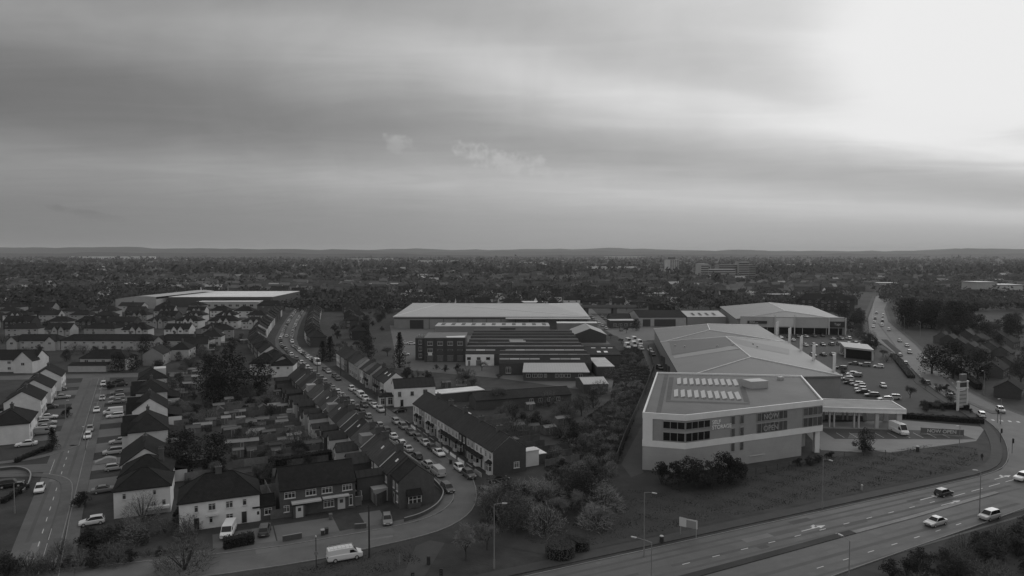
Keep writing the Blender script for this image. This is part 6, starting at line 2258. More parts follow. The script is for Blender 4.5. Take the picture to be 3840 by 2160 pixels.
for i, (px, py, h, k) in enumerate(((2195, 1720, 6.5, 'bush'), (2150, 1640, 6, 'ever'), (2180, 1560, 9, 'leafy'), (2225, 1530, 8, 'ever'), (2110, 1560, 7, 'bud'), (2135, 1600, 6.5, 'pale'), (2080, 1730, 5, 'bud'), (2250, 1480, 7, 'bud'), (2010, 1600, 6, 'bush'), (1960, 1590, 5, 'bush'),
                                    (2290, 1420, 6, 'bud'), (2330, 1290, 8, 'bud'), (2350, 1250, 9, 'bud'), (2385, 1240, 10, 'ever'), (2290, 1270, 7, 'bare'))):
    p = G(px, py)
    tree('%s tree along the edge of the scrub strip behind the right terrace gardens' % ordn(i), p.x, p.y, h * .8, k, 1.5, 'trees along the scrub strip', 1.1)

# round clipped bushes by the main road path
for i, (px, py, d, h, lab) in enumerate(((2100, 2085, 4.6, 2.0, 'large round clipped bush beside the main road path'), (2182, 2062, 2.4, 1.7, 'small round clipped bush right of the large one'), (2148, 2042, 2.6, 1.3, 'round clipped bush behind the other two'))):
    p = G(px, py)
    t = thing('clipped_bush', lab, 'bush', (p.x, p.y, 0), 0, 'clipped bushes by the path')
    c = MB(); f = MB()
    c.tube((0, 0, -.05), (0, 0, h - .15), d / 2 - .15, d / 2 - .2, n=18).build('stems', M['leaf2'], t, .8)
    rg = random.Random(i)
    for _ in range(1500 if i == 0 else 700):
        a = rg.uniform(0, 6.28)
        if rg.random() < .55:
            q = Vector((d / 2 * math.cos(a), d / 2 * math.sin(a), rg.uniform(0, h))) * 1.0
        else:
            rr_ = d / 2 * math.sqrt(rg.random())
            q = Vector((rr_ * math.cos(a), rr_ * math.sin(a), h + rg.gauss(0, .06)))
        v = Vector((rg.gauss(0, 1), rg.gauss(0, 1), rg.gauss(0, 1))).normalized() * rg.uniform(.07, .15)
        w = v.orthogonal().normalized() * v.length * .7
        f.poly([q - v, q - w, q + v, q + w])
    f.build('foliage', M['leaf'], t, 1.9)

# hedges
hedge('dark clipped hedge before the white van and white semi pair', g2(838, 2058), g2(952, 2036), 1.6, 1.7, .75)
tree('dark rounded shrub at the corner of the willow house garden', *g2(297, 1905), 3.0, 'bush', .6, None, 1.1)
tree('second dark shrub beside the corner one of the willow house garden', *g2(318, 1890), 2.6, 'bush', .6, None, 1.1)
hedge('long dark hedge along the gardens behind the brick pair', g2(1010, 1762), g2(1240, 1722), 1.8, 2.2, .7)
hedge('dark hedge left of the long garden hedge', g2(985, 1830), g2(1030, 1745), 1.4, 2.0, .75)
hedge('low hedge along the corner verge of the side street', g2(60, 1735), g2(185, 1680), 1.0, .9, .6)
hedge('low hedge along the left edge corner island', g2(10, 1888), g2(100, 1830), 1.0, .9, .65)
hedge('dark hedge in the storage yard before the car park', (112, 199), (132, 192), 1.8, 1.4, .65)
hedge('hedge on the retail side of the sign tower', (128, 212), (139, 209), 2.0, 1.6, .6)
hedge('long hedge between the car park and the right-hand road', (152, 262), (176, 318), 2.6, 1.1, 1.2)
hedge('hedge right of the right-hand road behind the pavement', (163, 240), (184, 292), 2.2, 2.2, .7)
hedge('tall hedge by the white house between the front pairs', (-58.8, 121.5), (-58.2, 118.5), 1.6, 2.6, .65)
# tall roadside hedge at the bottom right
for i in range(64):
    s = (i % 32) / 31
    x = 56 + 72 * s + rt.uniform(-1, 1); y = 99.5 + 37 * s + rt.uniform(-1.2, .4) - (3.0 if i >= 32 else 0)
    tree('%s bush of the tall roadside hedge at the bottom right' % ordn(i), x, y, rt.uniform(2.4, 3.2) + 2.6 * s, rt.choice(('bush', 'bush', 'bud')), rt.uniform(.7, 1.1), 'roadside hedge at the bottom right', 1.15)


for i in range(120):
    s = rt.random(); r_ = rt.uniform(4, 24)
    x = 54 + 84 * s + r_ * .45; y = 98 + 43 * s - r_ * .9
    tree('dark bush in the thick growth at the bottom right corner', x, y, rt.uniform(2.2, 4.2), rt.choice(('bush', 'bush', 'bud', 'bud')), rt.uniform(.7, 1.2), 'thick growth at the bottom right corner', 1.25)

# ------------------------------------------------------------------ back gardens
YL = Vector((-.894, -.447))
for i in range(1, 24):
    if i % 6 == 5:
        continue
    a = TL0 + ST * (5.0 * i) + YL * 12.8
    L = rt.uniform(12, 17) if i < 3 else rt.uniform(15, 20)
    fence('board fence of the %s back garden along the left-hand terrace' % ordn(i - 1), a, a + YL * L, 1.7, 'timber', rt.uniform(.7, 1.5), group='garden fences behind the left-hand terrace', step=2.4)
for i in range(0, 10):
    a = TR0 + ST * (4.86 * i + .2) - YL * 13
    fence('board fence of the %s back garden along the right-hand terrace' % ordn(i), a, a - YL * rt.uniform(8, 12), 1.7, 'timber', rt.uniform(.7, 1.3), group='garden fences behind the right-hand terrace', step=2.4)
for i in range(12):
    a = Vector((-62, 147)) + Vector((-.5, .87)) * (8.5 * i)
    fence('board fence of the %s back garden behind the left street semis' % ordn(i), a, a + Vector((-.87, -.5)) * rt.uniform(5, 9), 1.7, 'timber', rt.uniform(.8, 1.5), group='garden fences behind the left street semis', step=2.4)
fence('board fence along the passage by the corner end house', g2(1360, 1832), g2(1413, 1900), 1.9, 'timber', 1.1)
fence('tall board fence closing the corner house yard', g2(1413, 1898), g2(1450, 1880), 2.2, 'timber', .8)
fence('board fence from the brick pair to the small extension', g2(975, 1790), g2(1030, 1910), 1.7, 'timber', 1.2)
# lawns and patios
for i in range(46):
    k = rt.randrange(1, 24)
    a = TL0 + ST * (5.0 * k + .4) + YL * rt.uniform(13, 20)
    w, l = 4.0, rt.uniform(5, 10)
    q = [a, a + ST * w, a + ST * w + YL * l, a + YL * l]
    sheet('lawn' if i % 3 else 'patio', [tuple(p) for p in q], .004 + .0013 * i, M['lawn' if i % 3 else 'concrete'], color=rt.uniform(.7, 2.0) if i % 3 else rt.uniform(.35, .9))
for i in range(16):
    a = Vector((-66, 150)) + Vector((-.5, .87)) * (6.5 * i)
    q = [a, a + Vector((-.5, .87)) * 5, a + Vector((-.5, .87)) * 5 + Vector((-.87, -.5)) * 8, a + Vector((-.87, -.5)) * 8]
    sheet('lawn' if i % 2 else 'patio', [tuple(p) for p in q], .009 + .0011 * i, M['lawn' if i % 2 else 'concrete'], color=rt.uniform(.6, 1.4) if i % 2 else rt.uniform(.3, .6))
# drives along the left street and front
for i in range(8):
    y0 = 139 + i * 14
    p = Vector((-78.5 - .5 * (y0 - 137), y0))
    q = p + Vector((-.879, -.477)) * 10
    sheet('drive', [tuple(p), tuple(q), tuple(q + ADV * 9), tuple(p + ADV * 9)], .006, M['concrete'], color=rt.uniform(.35, .6))
for i in range(6):
    p = Vector((-121.9 - .53 * (i * 14), 173 + i * 14)); q = p + Vector((.879, .477)) * 8.5
    sheet('drive', [tuple(p), tuple(q), tuple(q + ADV * 9), tuple(p + ADV * 9)], .006, M['concrete'], color=rt.uniform(.3, .5))
for px0, px1, c in ((960, 1045, .55), (1050, 1290, .50), (1395, 1480, .55), (800, 960, .4)):
    a, b = G(px0, 2078 - (px0 - 960) * .16), G(px1, 2078 - (px1 - 960) * .16)
    d = Vector((-.407, .913)) * 11
    sheet('drive', [(a.x, a.y), (b.x, b.y), (b.x + d.x, b.y + d.y), (a.x + d.x, a.y + d.y)], .013, M['concrete'], color=c)

# sheds and summer houses
SP_ = [(725, 1624, 4.5, 2.6, 3.2), (841, 1641, 4.2, 2.6, 1.6), (934, 1648, 4.0, 3.0, 2.6), (846, 1692, 7.5, 3.0, 3.0), (831, 1594, 2.4, 2.0, 3.4), (684, 1460, 5.0, 2.5, 3.2), (722, 1412, 4.0, 2.5, 2.4), (705, 1404, 3.0, 2.2, 3.0),
       (772, 1602, 2.6, 2.2, 1.4), (1036, 1610, 3.2, 2.4, 2.2), (1078, 1574, 3.2, 2.6, 2.4), (1005, 1545, 3.6, 2.4, 3.0), (1040, 1547, 3.0, 2.2, 2.6), (1010, 1700, 6.5, 2.4, .7), (1130, 1585, 3.4, 2.6, 1.0), (1145, 1695, 4.0, 3.0, 1.4),
       (1976, 1540, 2.6, 2.0, 3.2), (2045, 1632, 3.4, 2.4, 2.8), (1930, 1622, 3.0, 2.4, 1.6), (2090, 1597, 4.5, 2.6, 2.4), (1985, 1625, 3.0, 2.0, 1.2), (1720, 1420, 3.4, 2.6, 1.5), (1660, 1455, 3.0, 2.4, 2.0), (1980, 1420, 3.2, 2.6, 1.4), (880, 1570, 3.0, 2.4, 2.2), (960, 1600, 3.4, 2.4, 1.8), (800, 1545, 3.2, 2.4, 2.0),
       (560, 1300, 4, 3, 2), (640, 1310, 4, 3, 2.5), (770, 1330, 4, 3, 2.2), (830, 1300, 4, 3, 2.6), (900, 1290, 4, 3, 3), (760, 1292, 5, 3, 3.2)]
tone_word = lambda c: 'pale' if c > 2.5 else ('grey' if c > 1.5 else 'dark')
for i, (px, py, w, d, rc) in enumerate(SP_):
    p = G(px, py)
    zone = 'behind the left street semis' if px < 980 and py > 1380 else ('behind the left-hand terrace' if px < 1300 and py > 1380 else ('in the right terrace gardens' if px > 1500 else 'behind the council terrace'))
    shed('%s-roofed garden shed, %s one %s' % (tone_word(rc), ordn(i), zone), p.x, p.y, R(rt.choice((24, 20, 28))), w, d, 1.9, 2.3, rt.uniform(.6, 1.3), rc * .6, 'garden_shed')
c_ = 0
while c_ < 34:
    x, y = rt.uniform(-120, -42), rt.uniform(146, 262)
    xl = -69 - .5 * (y - 137) - 1; xr = -27.5 - .5 * (y - 158.4) - 17
    if not xl < x < xr or (abs(x + 70) < 8 and abs(y - 148) < 6) or (-106 < x < -82 and 216 < y < 238):
        continue
    rc = rt.choice((.8, 1.2, 1.8, 2.6, 3.2))
    shed('%s-roofed small shed, %s of those scattered in the middle gardens' % (tone_word(rc), ordn(c_)), x, y, R(rt.choice((26, 20, -62, 30))), rt.uniform(1.8, 3.6), rt.uniform(1.5, 2.6), rt.uniform(1.6, 2.1), rt.uniform(2.1, 2.6), rt.uniform(.6, 1.8), rc * .65, 'garden_shed')
    c_ += 1
sh = thing('white_outbuilding', 'low outbuilding with bright white sheet roof beside the end terrace gable', 'outbuilding', (*g2(1966, 1748), 0), R(26))
MB().box(0, 5.6, 0, 5.0, -.1, 2.2).build('wall', M['brick'], sh, .9)
MB().box(-.1, 5.7, -.1, 5.1, 2.2, 2.35, bottom=True).build('roof', M['white'], sh, 1.1)
tr_ = thing('trampoline', 'round garden trampoline with netting behind the white house', 'trampoline', (*g2(1730, 1452), 0))
m = MB()
for k in range(16):
    a0, a1 = 6.283 * k / 16, 6.283 * (k + 1) / 16
    m.tube((1.9 * math.cos(a0), 1.9 * math.sin(a0), .8), (1.9 * math.cos(a1), 1.9 * math.sin(a1), .8), .06, n=4)
    m.tube((1.9 * math.cos(a0), 1.9 * math.sin(a0), 2.6), (1.9 * math.cos(a1), 1.9 * math.sin(a1), 2.6), .05, n=4)
    if k % 2 == 0:
        m.tube((1.9 * math.cos(a0), 1.9 * math.sin(a0), 0), (1.9 * math.cos(a0), 1.9 * math.sin(a0), 2.6), .05, n=4)
m.build('frame', M['steel'], tr_, .9)
MB().prism([(1.85 * math.cos(6.283 * k / 16), 1.85 * math.sin(6.283 * k / 16)) for k in range(16)], .74, .78, bottom=True).build('mat', M['dark'], tr_, .8)

# garden trees and shrubs between the streets
def zone_trees(n, box, inside, kinds, hr, label, group, wide=1.1):
    c = 0
    g = 0
    while c < n and g < n * 40:
        g += 1
        x, y = rt.uniform(box[0], box[1]), rt.uniform(box[2], box[3])
        if not inside(x, y):
            continue
        k = rt.choice(kinds)
        h = rt.uniform(*hr) * (.62 if k in ('bush', 'scrub') else 1)
        tree(label, x, y, h, k, rt.uniform(.8, 1.3), group, wide)
        c += 1


def mid_garden(x, y):
    xl = -69 - .5 * (y - 137)
    xr = -27.5 - .5 * (y - 158.4) - 20
    return xl < x < xr


zone_trees(110, (-130, -40, 140, 262), mid_garden, ('bush', 'bush', 'bud', 'bare', 'scrub'), (3, 6.5), 'garden shrub or small tree between the two residential streets', 'garden shrubs between the streets')
zone_trees(16, (-8, 22, 165, 215), lambda x, y: -1 - .483 * (y - 150) + 14 < x < 16 + (y - 165) * .1, ('bush', 'bud', 'bush'), (3, 6), 'garden shrub behind the right-hand terrace', 'garden shrubs behind the right terrace')
zone_trees(26, (-52, 4, 226, 290), lambda x, y: x > -4.1 - .483 * (y - 146.6) + 16 and x < -6 + (y - 226) * .05 and not (-40 < x < -18 and y > 292), ('bush', 'bud', 'bare', 'bush', 'scrub'), (3, 8), 'shrub or small tree on the rough ground before the factory', 'growth before the factory')
zone_trees(30, (-260, -110, 285, 335), lambda x, y: x < -150 and y < 332 and y > 290, ('bush', 'bud', 'bud', 'ever'), (3, 7), 'garden tree before the council terrace', 'garden trees before the council terrace')
zone_trees(34, (-150, -80, 270, 420), lambda x, y: -150 < x < (-120 - .28 * (y - 360)) - 22, ('bush', 'bud', 'bare', 'ever'), (4, 9), 'garden tree left of the far terrace street', 'garden trees left of the far terrace street')
zone_trees(40, (-110, -50, 330, 600), lambda x, y: x > (-114 - .26 * (y - 350)) + 24 and x < -80 + (440 - y) * .1, ('bush', 'bud', 'ever', 'bare'), (4, 9), 'tree in the gardens left of the great warehouse', 'trees left of the great warehouse')
zone_trees(30, (-420, -215, 350, 505), lambda x, y: True, ('bud', 'ever', 'bush', 'bare'), (5, 10), 'tree between the estate rows at the left', 'trees between the estate rows')
zone_trees(52, (180, 420, 245, 470), lambda x, y: x > 166 + (y - 240) * .46 + 10 and x < .80 * y and not (255 > y > 0 and x > 205), ('ever', 'bud', 'ever', 'leafy', 'bare'), (7, 14), 'tree in the wooded gardens right of the long road', 'trees right of the long road')
zone_trees(14, (240, 290, 425, 480), lambda x, y: x > 240 + (y - 425) * .5, ('ever',), (14, 19), 'tall dark tree of the wood right of the far road', 'dark wood right of the far road', 1.2)
zone_trees(16, (150, 240, 400, 560), lambda x, y: x > 196 + (y - 400) * .4 and x < 205 + (y - 400) * .46, ('bud', 'leafy', 'ever'), (7, 12), 'tree between the far store and the long road', 'trees beside the far store')
zone_trees(20, (108, 150, 200, 300), lambda x, y: 138 + (y - 222) * .38 < x < 141 + (y - 222) * .38 + 4 or (112 < x < 134 and 206 < y < 216), ('bush', 'bush', 'bare'), (2.5, 5), 'planted shrub in the retail car park strips', 'planted shrubs in the car park')

zone_trees(22, (150, 225, 255, 405), lambda x, y: 150 + (y - 250) * .38 - 9 < x < 150 + (y - 250) * .38 - 2 and y > 300, ('bud', 'bare', 'leafy', 'bush'), (4, 8), 'tree along the left side of the long road', 'trees along the left side of the long road')
# houses right of the long road
for i, (px, py, w, rc, ang) in enumerate(((3560, 1240, 12, 1.2, 40), (3600, 1262, 14, 1.9, 42), (3650, 1280, 12, 2.3, 44), (3690, 1300, 13, 1.6, 42), (3740, 1330, 13, 1.2, 45), (3800, 1310, 12, 1.0, 40), (3640, 1240, 10, 1.3, 40), (3720, 1250, 12, 1.1, 38), (3810, 1400, 13, 1.0, 45), (3760, 1420, 14, .9, 45), (3830, 1500, 12, .8, 50), (3820, 1250, 11, 1.0, 40), (3560, 1290, 9, 1.7, 45), (3585, 1300, 9, 1.8, 42), (3620, 1315, 10, 1.5, 44), (3665, 1335, 10, 1.9, 42), (3700, 1352, 10, 1.4, 44), (3600, 1225, 9, 1.5, 40), (3680, 1262, 9, 2.0, 42), (3770, 1288, 10, 1.6, 42), (3790, 1352, 10, 1.5, 44))):
    p = G(px, py)
    house('%s house among the trees right of the long road, from its far end' % ordn(i), (p.x, p.y), R(ang), w * .9, 7.5, 3.2, 5.8, 'gable', rt.choice(('brick', 'brick')), rt.uniform(.6, 1.2), 'tile', rc * 1.35, [(W_, 'front', w * .9 * q, .9, 1.3, 1.2) for q in (.2, .5, .8)], [(w * .5, 3.75)], far=True, group='houses right of the long road')

# grass growing on the verges and rough strip: uncountable
def grass(name, polys, n, h, label_mat, seed):
    rg = random.Random(seed)
    m = MB()
    for pts, share in polys:
        xs = [p[0] for p in pts]; ys = [p[1] for p in pts]
        c = 0
        while c < n * share:
            x, y = rg.uniform(min(xs), max(xs)), rg.uniform(min(ys), max(ys))
            if not in_poly(x, y, pts):
                continue
            c += 1
            s = h * rg.uniform(.4, 1.5) * (1 + .5 * math.sin(x * .7) * math.sin(y * .9))
            a = rg.uniform(0, 6.28)
            dx, dy = math.cos(a) * s * .55, math.sin(a) * s * .55
            lx, ly = rg.gauss(0, s * .35), rg.gauss(0, s * .35)
            m.poly([(x - dx, y - dy, 0), (x + dx, y + dy, 0), (x + dx * .3 + lx, y + dy * .3 + ly, s)])
    o = m.build(name, M[label_mat], None, 1.3 if 'rough' in name else .95)
    return struct(o, 'stuff')


V1 = [(2, 113), (9, 109.4), (45, 126), (76, 140), (100, 151), (108, 158), (114, 168), (104, 171), (84, 162), (73.5, 160.5), (48, 145), (30, 137), (14, 138), (4, 128)]
grass('verge_grass_tufts', [(V1, .62), ([(-60, 92.5), (-47, 98.2), (-31, 103.9), (-24.6, 107.2), (-16.5, 111.6), (-14, 105), (-24, 98), (-60, 86)], .12), ([(54, 101), (80, 116), (100, 127.5), (130, 145), (150, 140), (150, 90), (40, 90)], .26)], 60000, .09, 'leaf', 5)
grass('rough_strip_grass', [(SCR, 1.0)], 34000, .34, 'leaf', 9)

# ------------------------------------------------------------------ street furniture
street_lamp('tall lamp column on the path before the scrub, left of the sign board', *g2(2415, 2087), 10.3, R(-30))
street_lamp('tall lamp column on the far verge before the storage building', *g2(3083, 1907), 9.4, R(-60))
street_lamp('pale lamp column at the bottom edge beside the budding tree', -2.7, 103.0, 9.9, R(0))
street_lamp('lamp on the central reservation with its arm towards the left', 18.5, 90, 9.6, R(150), arm=2.2)
street_lamp('lamp on the near side of the main road at the bottom', 45, 90.5, 9.6, R(110))
street_lamp('slim lamp at the right end of the central reservation', 85.5, 124.5, 8.0, R(150), arm=.6)
street_lamp('lamp beside the left drives with a round shrub at its foot', *g2(246, 1573), 5.4, R(0), arm=.5)
street_lamp('tall dark lamp on the right pavement of the left street', *g2(386, 1573), 8.6, R(150), arm=.8)
street_lamp('lamp behind the dark upright conifer on the left street', *g2(322, 1690), 5.6, R(150), arm=.6)
street_lamp('slim lamp beside the parked cars of the right-hand terrace', *g2(1651, 1690), 6.0, R(200), arm=.6)
street_lamp('lamp at the storage yard entrance', *g2(3597, 1690), 6.0, R(200), arm=.6)
street_lamp('lamp by the corner island at the left edge', *g2(56, 1925), 5.6, R(20), arm=.6)
for i, (px, py, h) in enumerate(((3390, 1250, 10), (3450, 1268, 9), (3690, 1480, 8), (3752, 1590, 7))):
    street_lamp('%s lamp along the right side of the long road, from far to near' % ordn(i), *g2(px, py), h, R(200), arm=.8)
for i, (px, py, h, lab) in enumerate(((1385, 2090, 8.4, 'dark wooden pole on the near kerb right of the panel van'), (1445, 1558, 7.5, 'dark wooden pole before the white shopfront'), (1278, 1412, 8.0, 'dark wooden pole among the far right terrace houses'), (1190, 1400, 7.5, 'dark wooden pole at the upper bend of the terrace street'))):
    p = G(px, py)
    t = thing('telegraph_pole', lab, 'pole', (p.x, p.y, 0), 0, 'wooden poles')
    MB().tube((0, 0, -.1), (0, 0, h), .16, .11, n=7).build('shaft', M['timber'], t, .35)
    MB().box(-.35, .35, -.05, .05, h - .5, h - .38, bottom=True).build('crossarm', M['timber'], t, .35)
p = G(1186, 2127)
t = thing('sign_post', 'slim dark post with round sign plates left of the panel van', 'sign', (p.x, p.y, 0), R(15))
MB().tube((0, 0, -.1), (0, 0, 4.7), .07, .06, n=7).build('post', M['dark'], t, .8)
MB().tube((0, -.06, 2.2), (0, -.09, 2.2), .32, n=14).build('sign_plate', M['steel'], t, .7)
MB().tube((0, 0, 4.7), (0, 0, 4.95), .12, .08, n=8).build('lamp_cap', M['lamp'], t)
# sign board on the verge
p = G(2581, 2012)
t = thing('sign_board', 'pale sign board on two posts on the grass verge', 'sign', (p.x, p.y, 0), R(-32))
for s in (-1.35, 1.35):
    MB().box(s - .05, s + .05, -.05, .05, -.1, 3.1).build('post', M['steel'], t, 1.0)
MB().box(-1.55, -.35, -.08, -.052, 1.55, 3.1, bottom=True).build('board', M['white'], t, .85)
MB().box(-.32, 1.55, -.08, -.052, 1.6, 3.05, bottom=True).build('board', M['white'], t, .40)
MB().box(1.35, 1.56, -.10, -.082, 1.6, 3.05, bottom=True).box(-.32, 1.35, -.10, -.082, 2.85, 3.05, bottom=True).build('trim', M['white'], t, .9)
for i, (px, py, h, r, lab) in enumerate(((1607, 2117, 1.25, .3, 'black litter bin on the path by the front street mouth'), (2481, 2035, 1.1, .35, 'dark litter bin on the path near the lamp column'), (3441, 1693, 1.2, .4, 'dark bin with pale lid on the yard ramp edge'), (3232, 1838, 1.0, .22, 'small pale marker cabinet on the verge grass'))):
    p = G(px, py)
    t = thing('litter_bin' if i < 3 else 'marker_cabinet', lab, 'bin' if i < 3 else 'cabinet', (p.x, p.y, 0))
    MB().tube((0, 0, -.05), (0, 0, h), r, r * .95, n=12).build('body', M['plastic'] if i < 3 else M['steel'], t, .4 if i < 3 else 1.0)
    MB().tube((0, 0, h), (0, 0, h + .12), r * 1.05, r * .8, n=12).build('lid', M['plastic'] if i in (0,) else M['white'], t, .5 if i == 0 else .6)
# wheelie bins
bm_ = MB()
bm_.poly([(-.26, -.3, .08), (.26, -.3, .08), (.29, -.36, .95), (-.29, -.36, .95)]).poly([(.26, .3, .08), (-.26, .3, .08), (-.29, .36, .95), (.29, .36, .95)]).poly([(.26, -.3, .08), (.26, .3, .08), (.29, .36, .95), (.29, -.36, .95)]).poly([(-.26, .3, .08), (-.26, -.3, .08), (-.29, -.36, .95), (-.29, .36, .95)])
bme = bm_.mesh('body', M['plastic'])
lme = MB().box(-.31, .31, -.40, .40, .95, 1.05, bottom=True).mesh('lid', M['plastic'])
for i, (px, py, c, lab) in enumerate(((1210, 2008, .5, 'left wheelie bin with pale lid on the brick pair drive'), (1225, 2003, .5, 'right wheelie bin on the brick pair drive'), (1240, 1948, 1.5, 'pale bin beside the white front door of the brick pair'), (1620, 1850, .5, 'wheelie bin with pale lid beside the corner end house'),
                                      (1690, 1740, .5, 'wheelie bin at a front garden of the right terrace'), (1735, 1762, .5, 'second wheelie bin at a front garden of the right terrace'), (1650, 1700, .5, 'third wheelie bin further up the right terrace'), (478, 1612, .5, 'wheelie bin before the white twin-gabled semi'))):
    p = G(px, py)
    t = thing('wheelie_bin', lab, 'bin', (p.x, p.y, 0), R(20), 'wheelie bins by the houses')
    link('body', bme, t, c)
    link('lid', lme, t, 4.0 if i in (0, 3) else c)
    for s in (-.2, .2):
        link('wheel', CACHE.setdefault('binw', MB().tube((-.03, 0, 0), (.03, 0, 0), .1, n=8).mesh('wheel', M['tyre'])), t, None, (s, .32, .1))


# garden walls
def low_wall(label, pts, h, w, col, m='brick'):
    o = pts[0]
    t = thing('garden_wall', label, 'wall', (o[0], o[1], 0), 0, 'garden walls')
    q = [(p[0] - o[0], p[1] - o[1]) for p in pts]
    a, b = off_line(q, w / 2), off_line(q, -w / 2)
    mb, cp = MB(), MB()
    for i in range(len(q) - 1):
        for u, v, f in ((a, None, 1), (b, None, 0)):
            k = [(*u[i], -.05), (*u[i + 1], -.05), (*u[i + 1], h), (*u[i], h)]
            mb.poly(k[::-1] if f else k)
        cp.poly([(*b[i], h + .06), (*b[i + 1], h + .06), (*a[i + 1], h + .06), (*a[i], h + .06)])
        for u, f in ((a, 1), (b, 0)):
            k = [(*u[i], h), (*u[i + 1], h), (*u[i + 1], h + .06), (*u[i], h + .06)]
            cp.poly(k[::-1] if f else k)
    mb.poly([(*a[0], -.05), (*b[0], -.05), (*b[0], h), (*a[0], h)]).poly([(*b[-1], -.05), (*a[-1], -.05), (*a[-1], h), (*b[-1], h)])
    mb.build('brickwork', M[m], t, col)
    cp.build('coping', M['concrete'], t, 1.0)
    return t


low_wall('curved low wall with pale coping around the corner end house', smooth([g2(1516, 1958), g2(1580, 1940), g2(1640, 1905), g2(1663, 1868), g2(1662, 1845), g2(1620, 1800)], 2), .75, .22, .9)
low_wall('short brick wall before the brick pair at the pavement', [g2(1060, 2033), g2(1132, 2020)], 1.0, .22, .9)
low_wall('short brick wall at the drive edge right of the brick pair', [g2(1330, 1985), g2(1374, 1981)], .9, .22, .9)
low_wall('low verge wall around the left edge corner island', smooth([g2(0, 1765), g2(70, 1757), g2(118, 1775), g2(112, 1815), g2(85, 1850)], 2), .6, .25, .8)
for i in range(11):
    a = TR0 + ST * (4.86 * i + .3) + YL * 2.6
    low_wall('front garden wall of the %s right-hand terraced house' % ordn(i), [tuple(a), tuple(a + ST * 3.4)], .8, .2, rt.choice((.6, .9, 1.6)), rt.choice(('brick', 'render')))
# railings
def railing(label, pts, h, step, name='railing'):
    o = pts[0]
    t = thing(name, label, 'railing', (o[0], o[1], 0), 0, 'railings and lane fences')
    q = [(p[0] - o[0], p[1] - o[1]) for p in pts]
    L = plen(q)
    n = max(2, int(L / step))
    pm = CACHE.setdefault(('rail', h), MB().box(-.05, .05, -.05, .05, -.05, h).mesh('post', M['dark']))
    prev = None
    for i in range(n + 1):
        p, tg = along(q, L * i / n * .9999)
        link('post', pm, t, 1.2, (p.x, p.y, 0))
        if prev is not None:
            r = MB()
            for z in (h - .05, h * .5):
                r.tube((prev.x, prev.y, z), (p.x, p.y, z), .04, n=4)
            r.build('rail', M['dark'], t, 1.3)
        prev = p
    return t


railing('dark rail fence along the front of the storage yard', [g2(2795, 1790), g2(2880, 1768), g2(3010, 1745), g2(3075, 1730)], 1.4, 3.2)
railing('rail fence along the storage yard ramp', [g2(3100, 1722), g2(3200, 1708), g2(3320, 1706)], 1.2, 4.0)
fn = [g2(2312, 1742), g2(2345, 1650), g2(2397, 1530), g2(2425, 1460), g2(2452, 1385), g2(2430, 1305)]
for k_, (a, b) in enumerate(zip(fn, fn[1:])):
    fence('%s section from the near end of the dark security fence beside the service lane' % ordn(k_), a, b, 2.3, 'dark', 1.6, 2.7, group='security fence of the service lane', name='security_fence')
# traffic signals
for i, (px, py, h, lab) in enumerate(((1655, 2225, 3.6, 'traffic signal head at the bottom edge by the path'), (1547, 2235, 3.4, 'traffic signal left of the other at the bottom edge'), (3752, 1660, 3.6, 'traffic signal at the right-hand junction'), (3795, 1700, 3.6, 'second traffic signal at the right-hand junction'), (3740, 1585, 3.6, 'third traffic signal at the right-hand junction'))):
    p = G(px, py)
    t = thing('traffic_signal', lab, 'traffic signal', (p.x, p.y, 0), R(180 + 20 * i), 'traffic signals')
    MB().tube((0, 0, -.1), (0, 0, h), .06, n=6).build('pole', M['dark'], t, 1.0)
    hd = MB().box(-.22, .22, .06, .30, h - 1.1, h + .05, bottom=True).build('signal_head', M['dark'], t, .5)
    for z in (.15, .5, .85):
        MB().tube((0, .30, h - .08 - z), (0, .36, h - .08 - z), .11, n=10).build('lens', M['plastic'], hd, 1.0)
# banner on the yard fence
bn = thing('fence_banner', 'pale lettered banner on the fence by the storage yard entrance', 'banner', (*g2(3533, 1632), 0), R(-14))
MB().box(-5, 5, -.03, .03, .3, 1.7, bottom=True).build('sheet', M['plastic'], bn, 1.4)
for s in (-5, 0, 5):
    MB().box(s - .05, s + .05, .04, .12, -.1, 1.8).build('post', M['dark'], bn)
text('NOW OPEN', 1.25, (-3.6, -.05, .6), 0, mat('banner_letters', .5, .6, 0), bn, bold=.02)
# sapling with stake
p = G(1493, 2118)
t = thing('young_tree', 'thin staked sapling on the grass right of the panel van', 'tree', (p.x, p.y, 0))
MB().tube((0, 0, -.1), (0, 0, 3.3), .05, .02, n=5).tube((.25, 0, -.1), (.25, 0, 1.8), .05, n=5).build('trunk', M['timber'], t, 2.0)
m = MB()
for k in range(26):
    a = rt.uniform(0, 6.28); z = rt.uniform(1.6, 3.2)
    m.tube((0, 0, z), (.6 * math.cos(a), .6 * math.sin(a), z + .5), .012, .006, n=3)
m.build('crown', M['twig'], t)

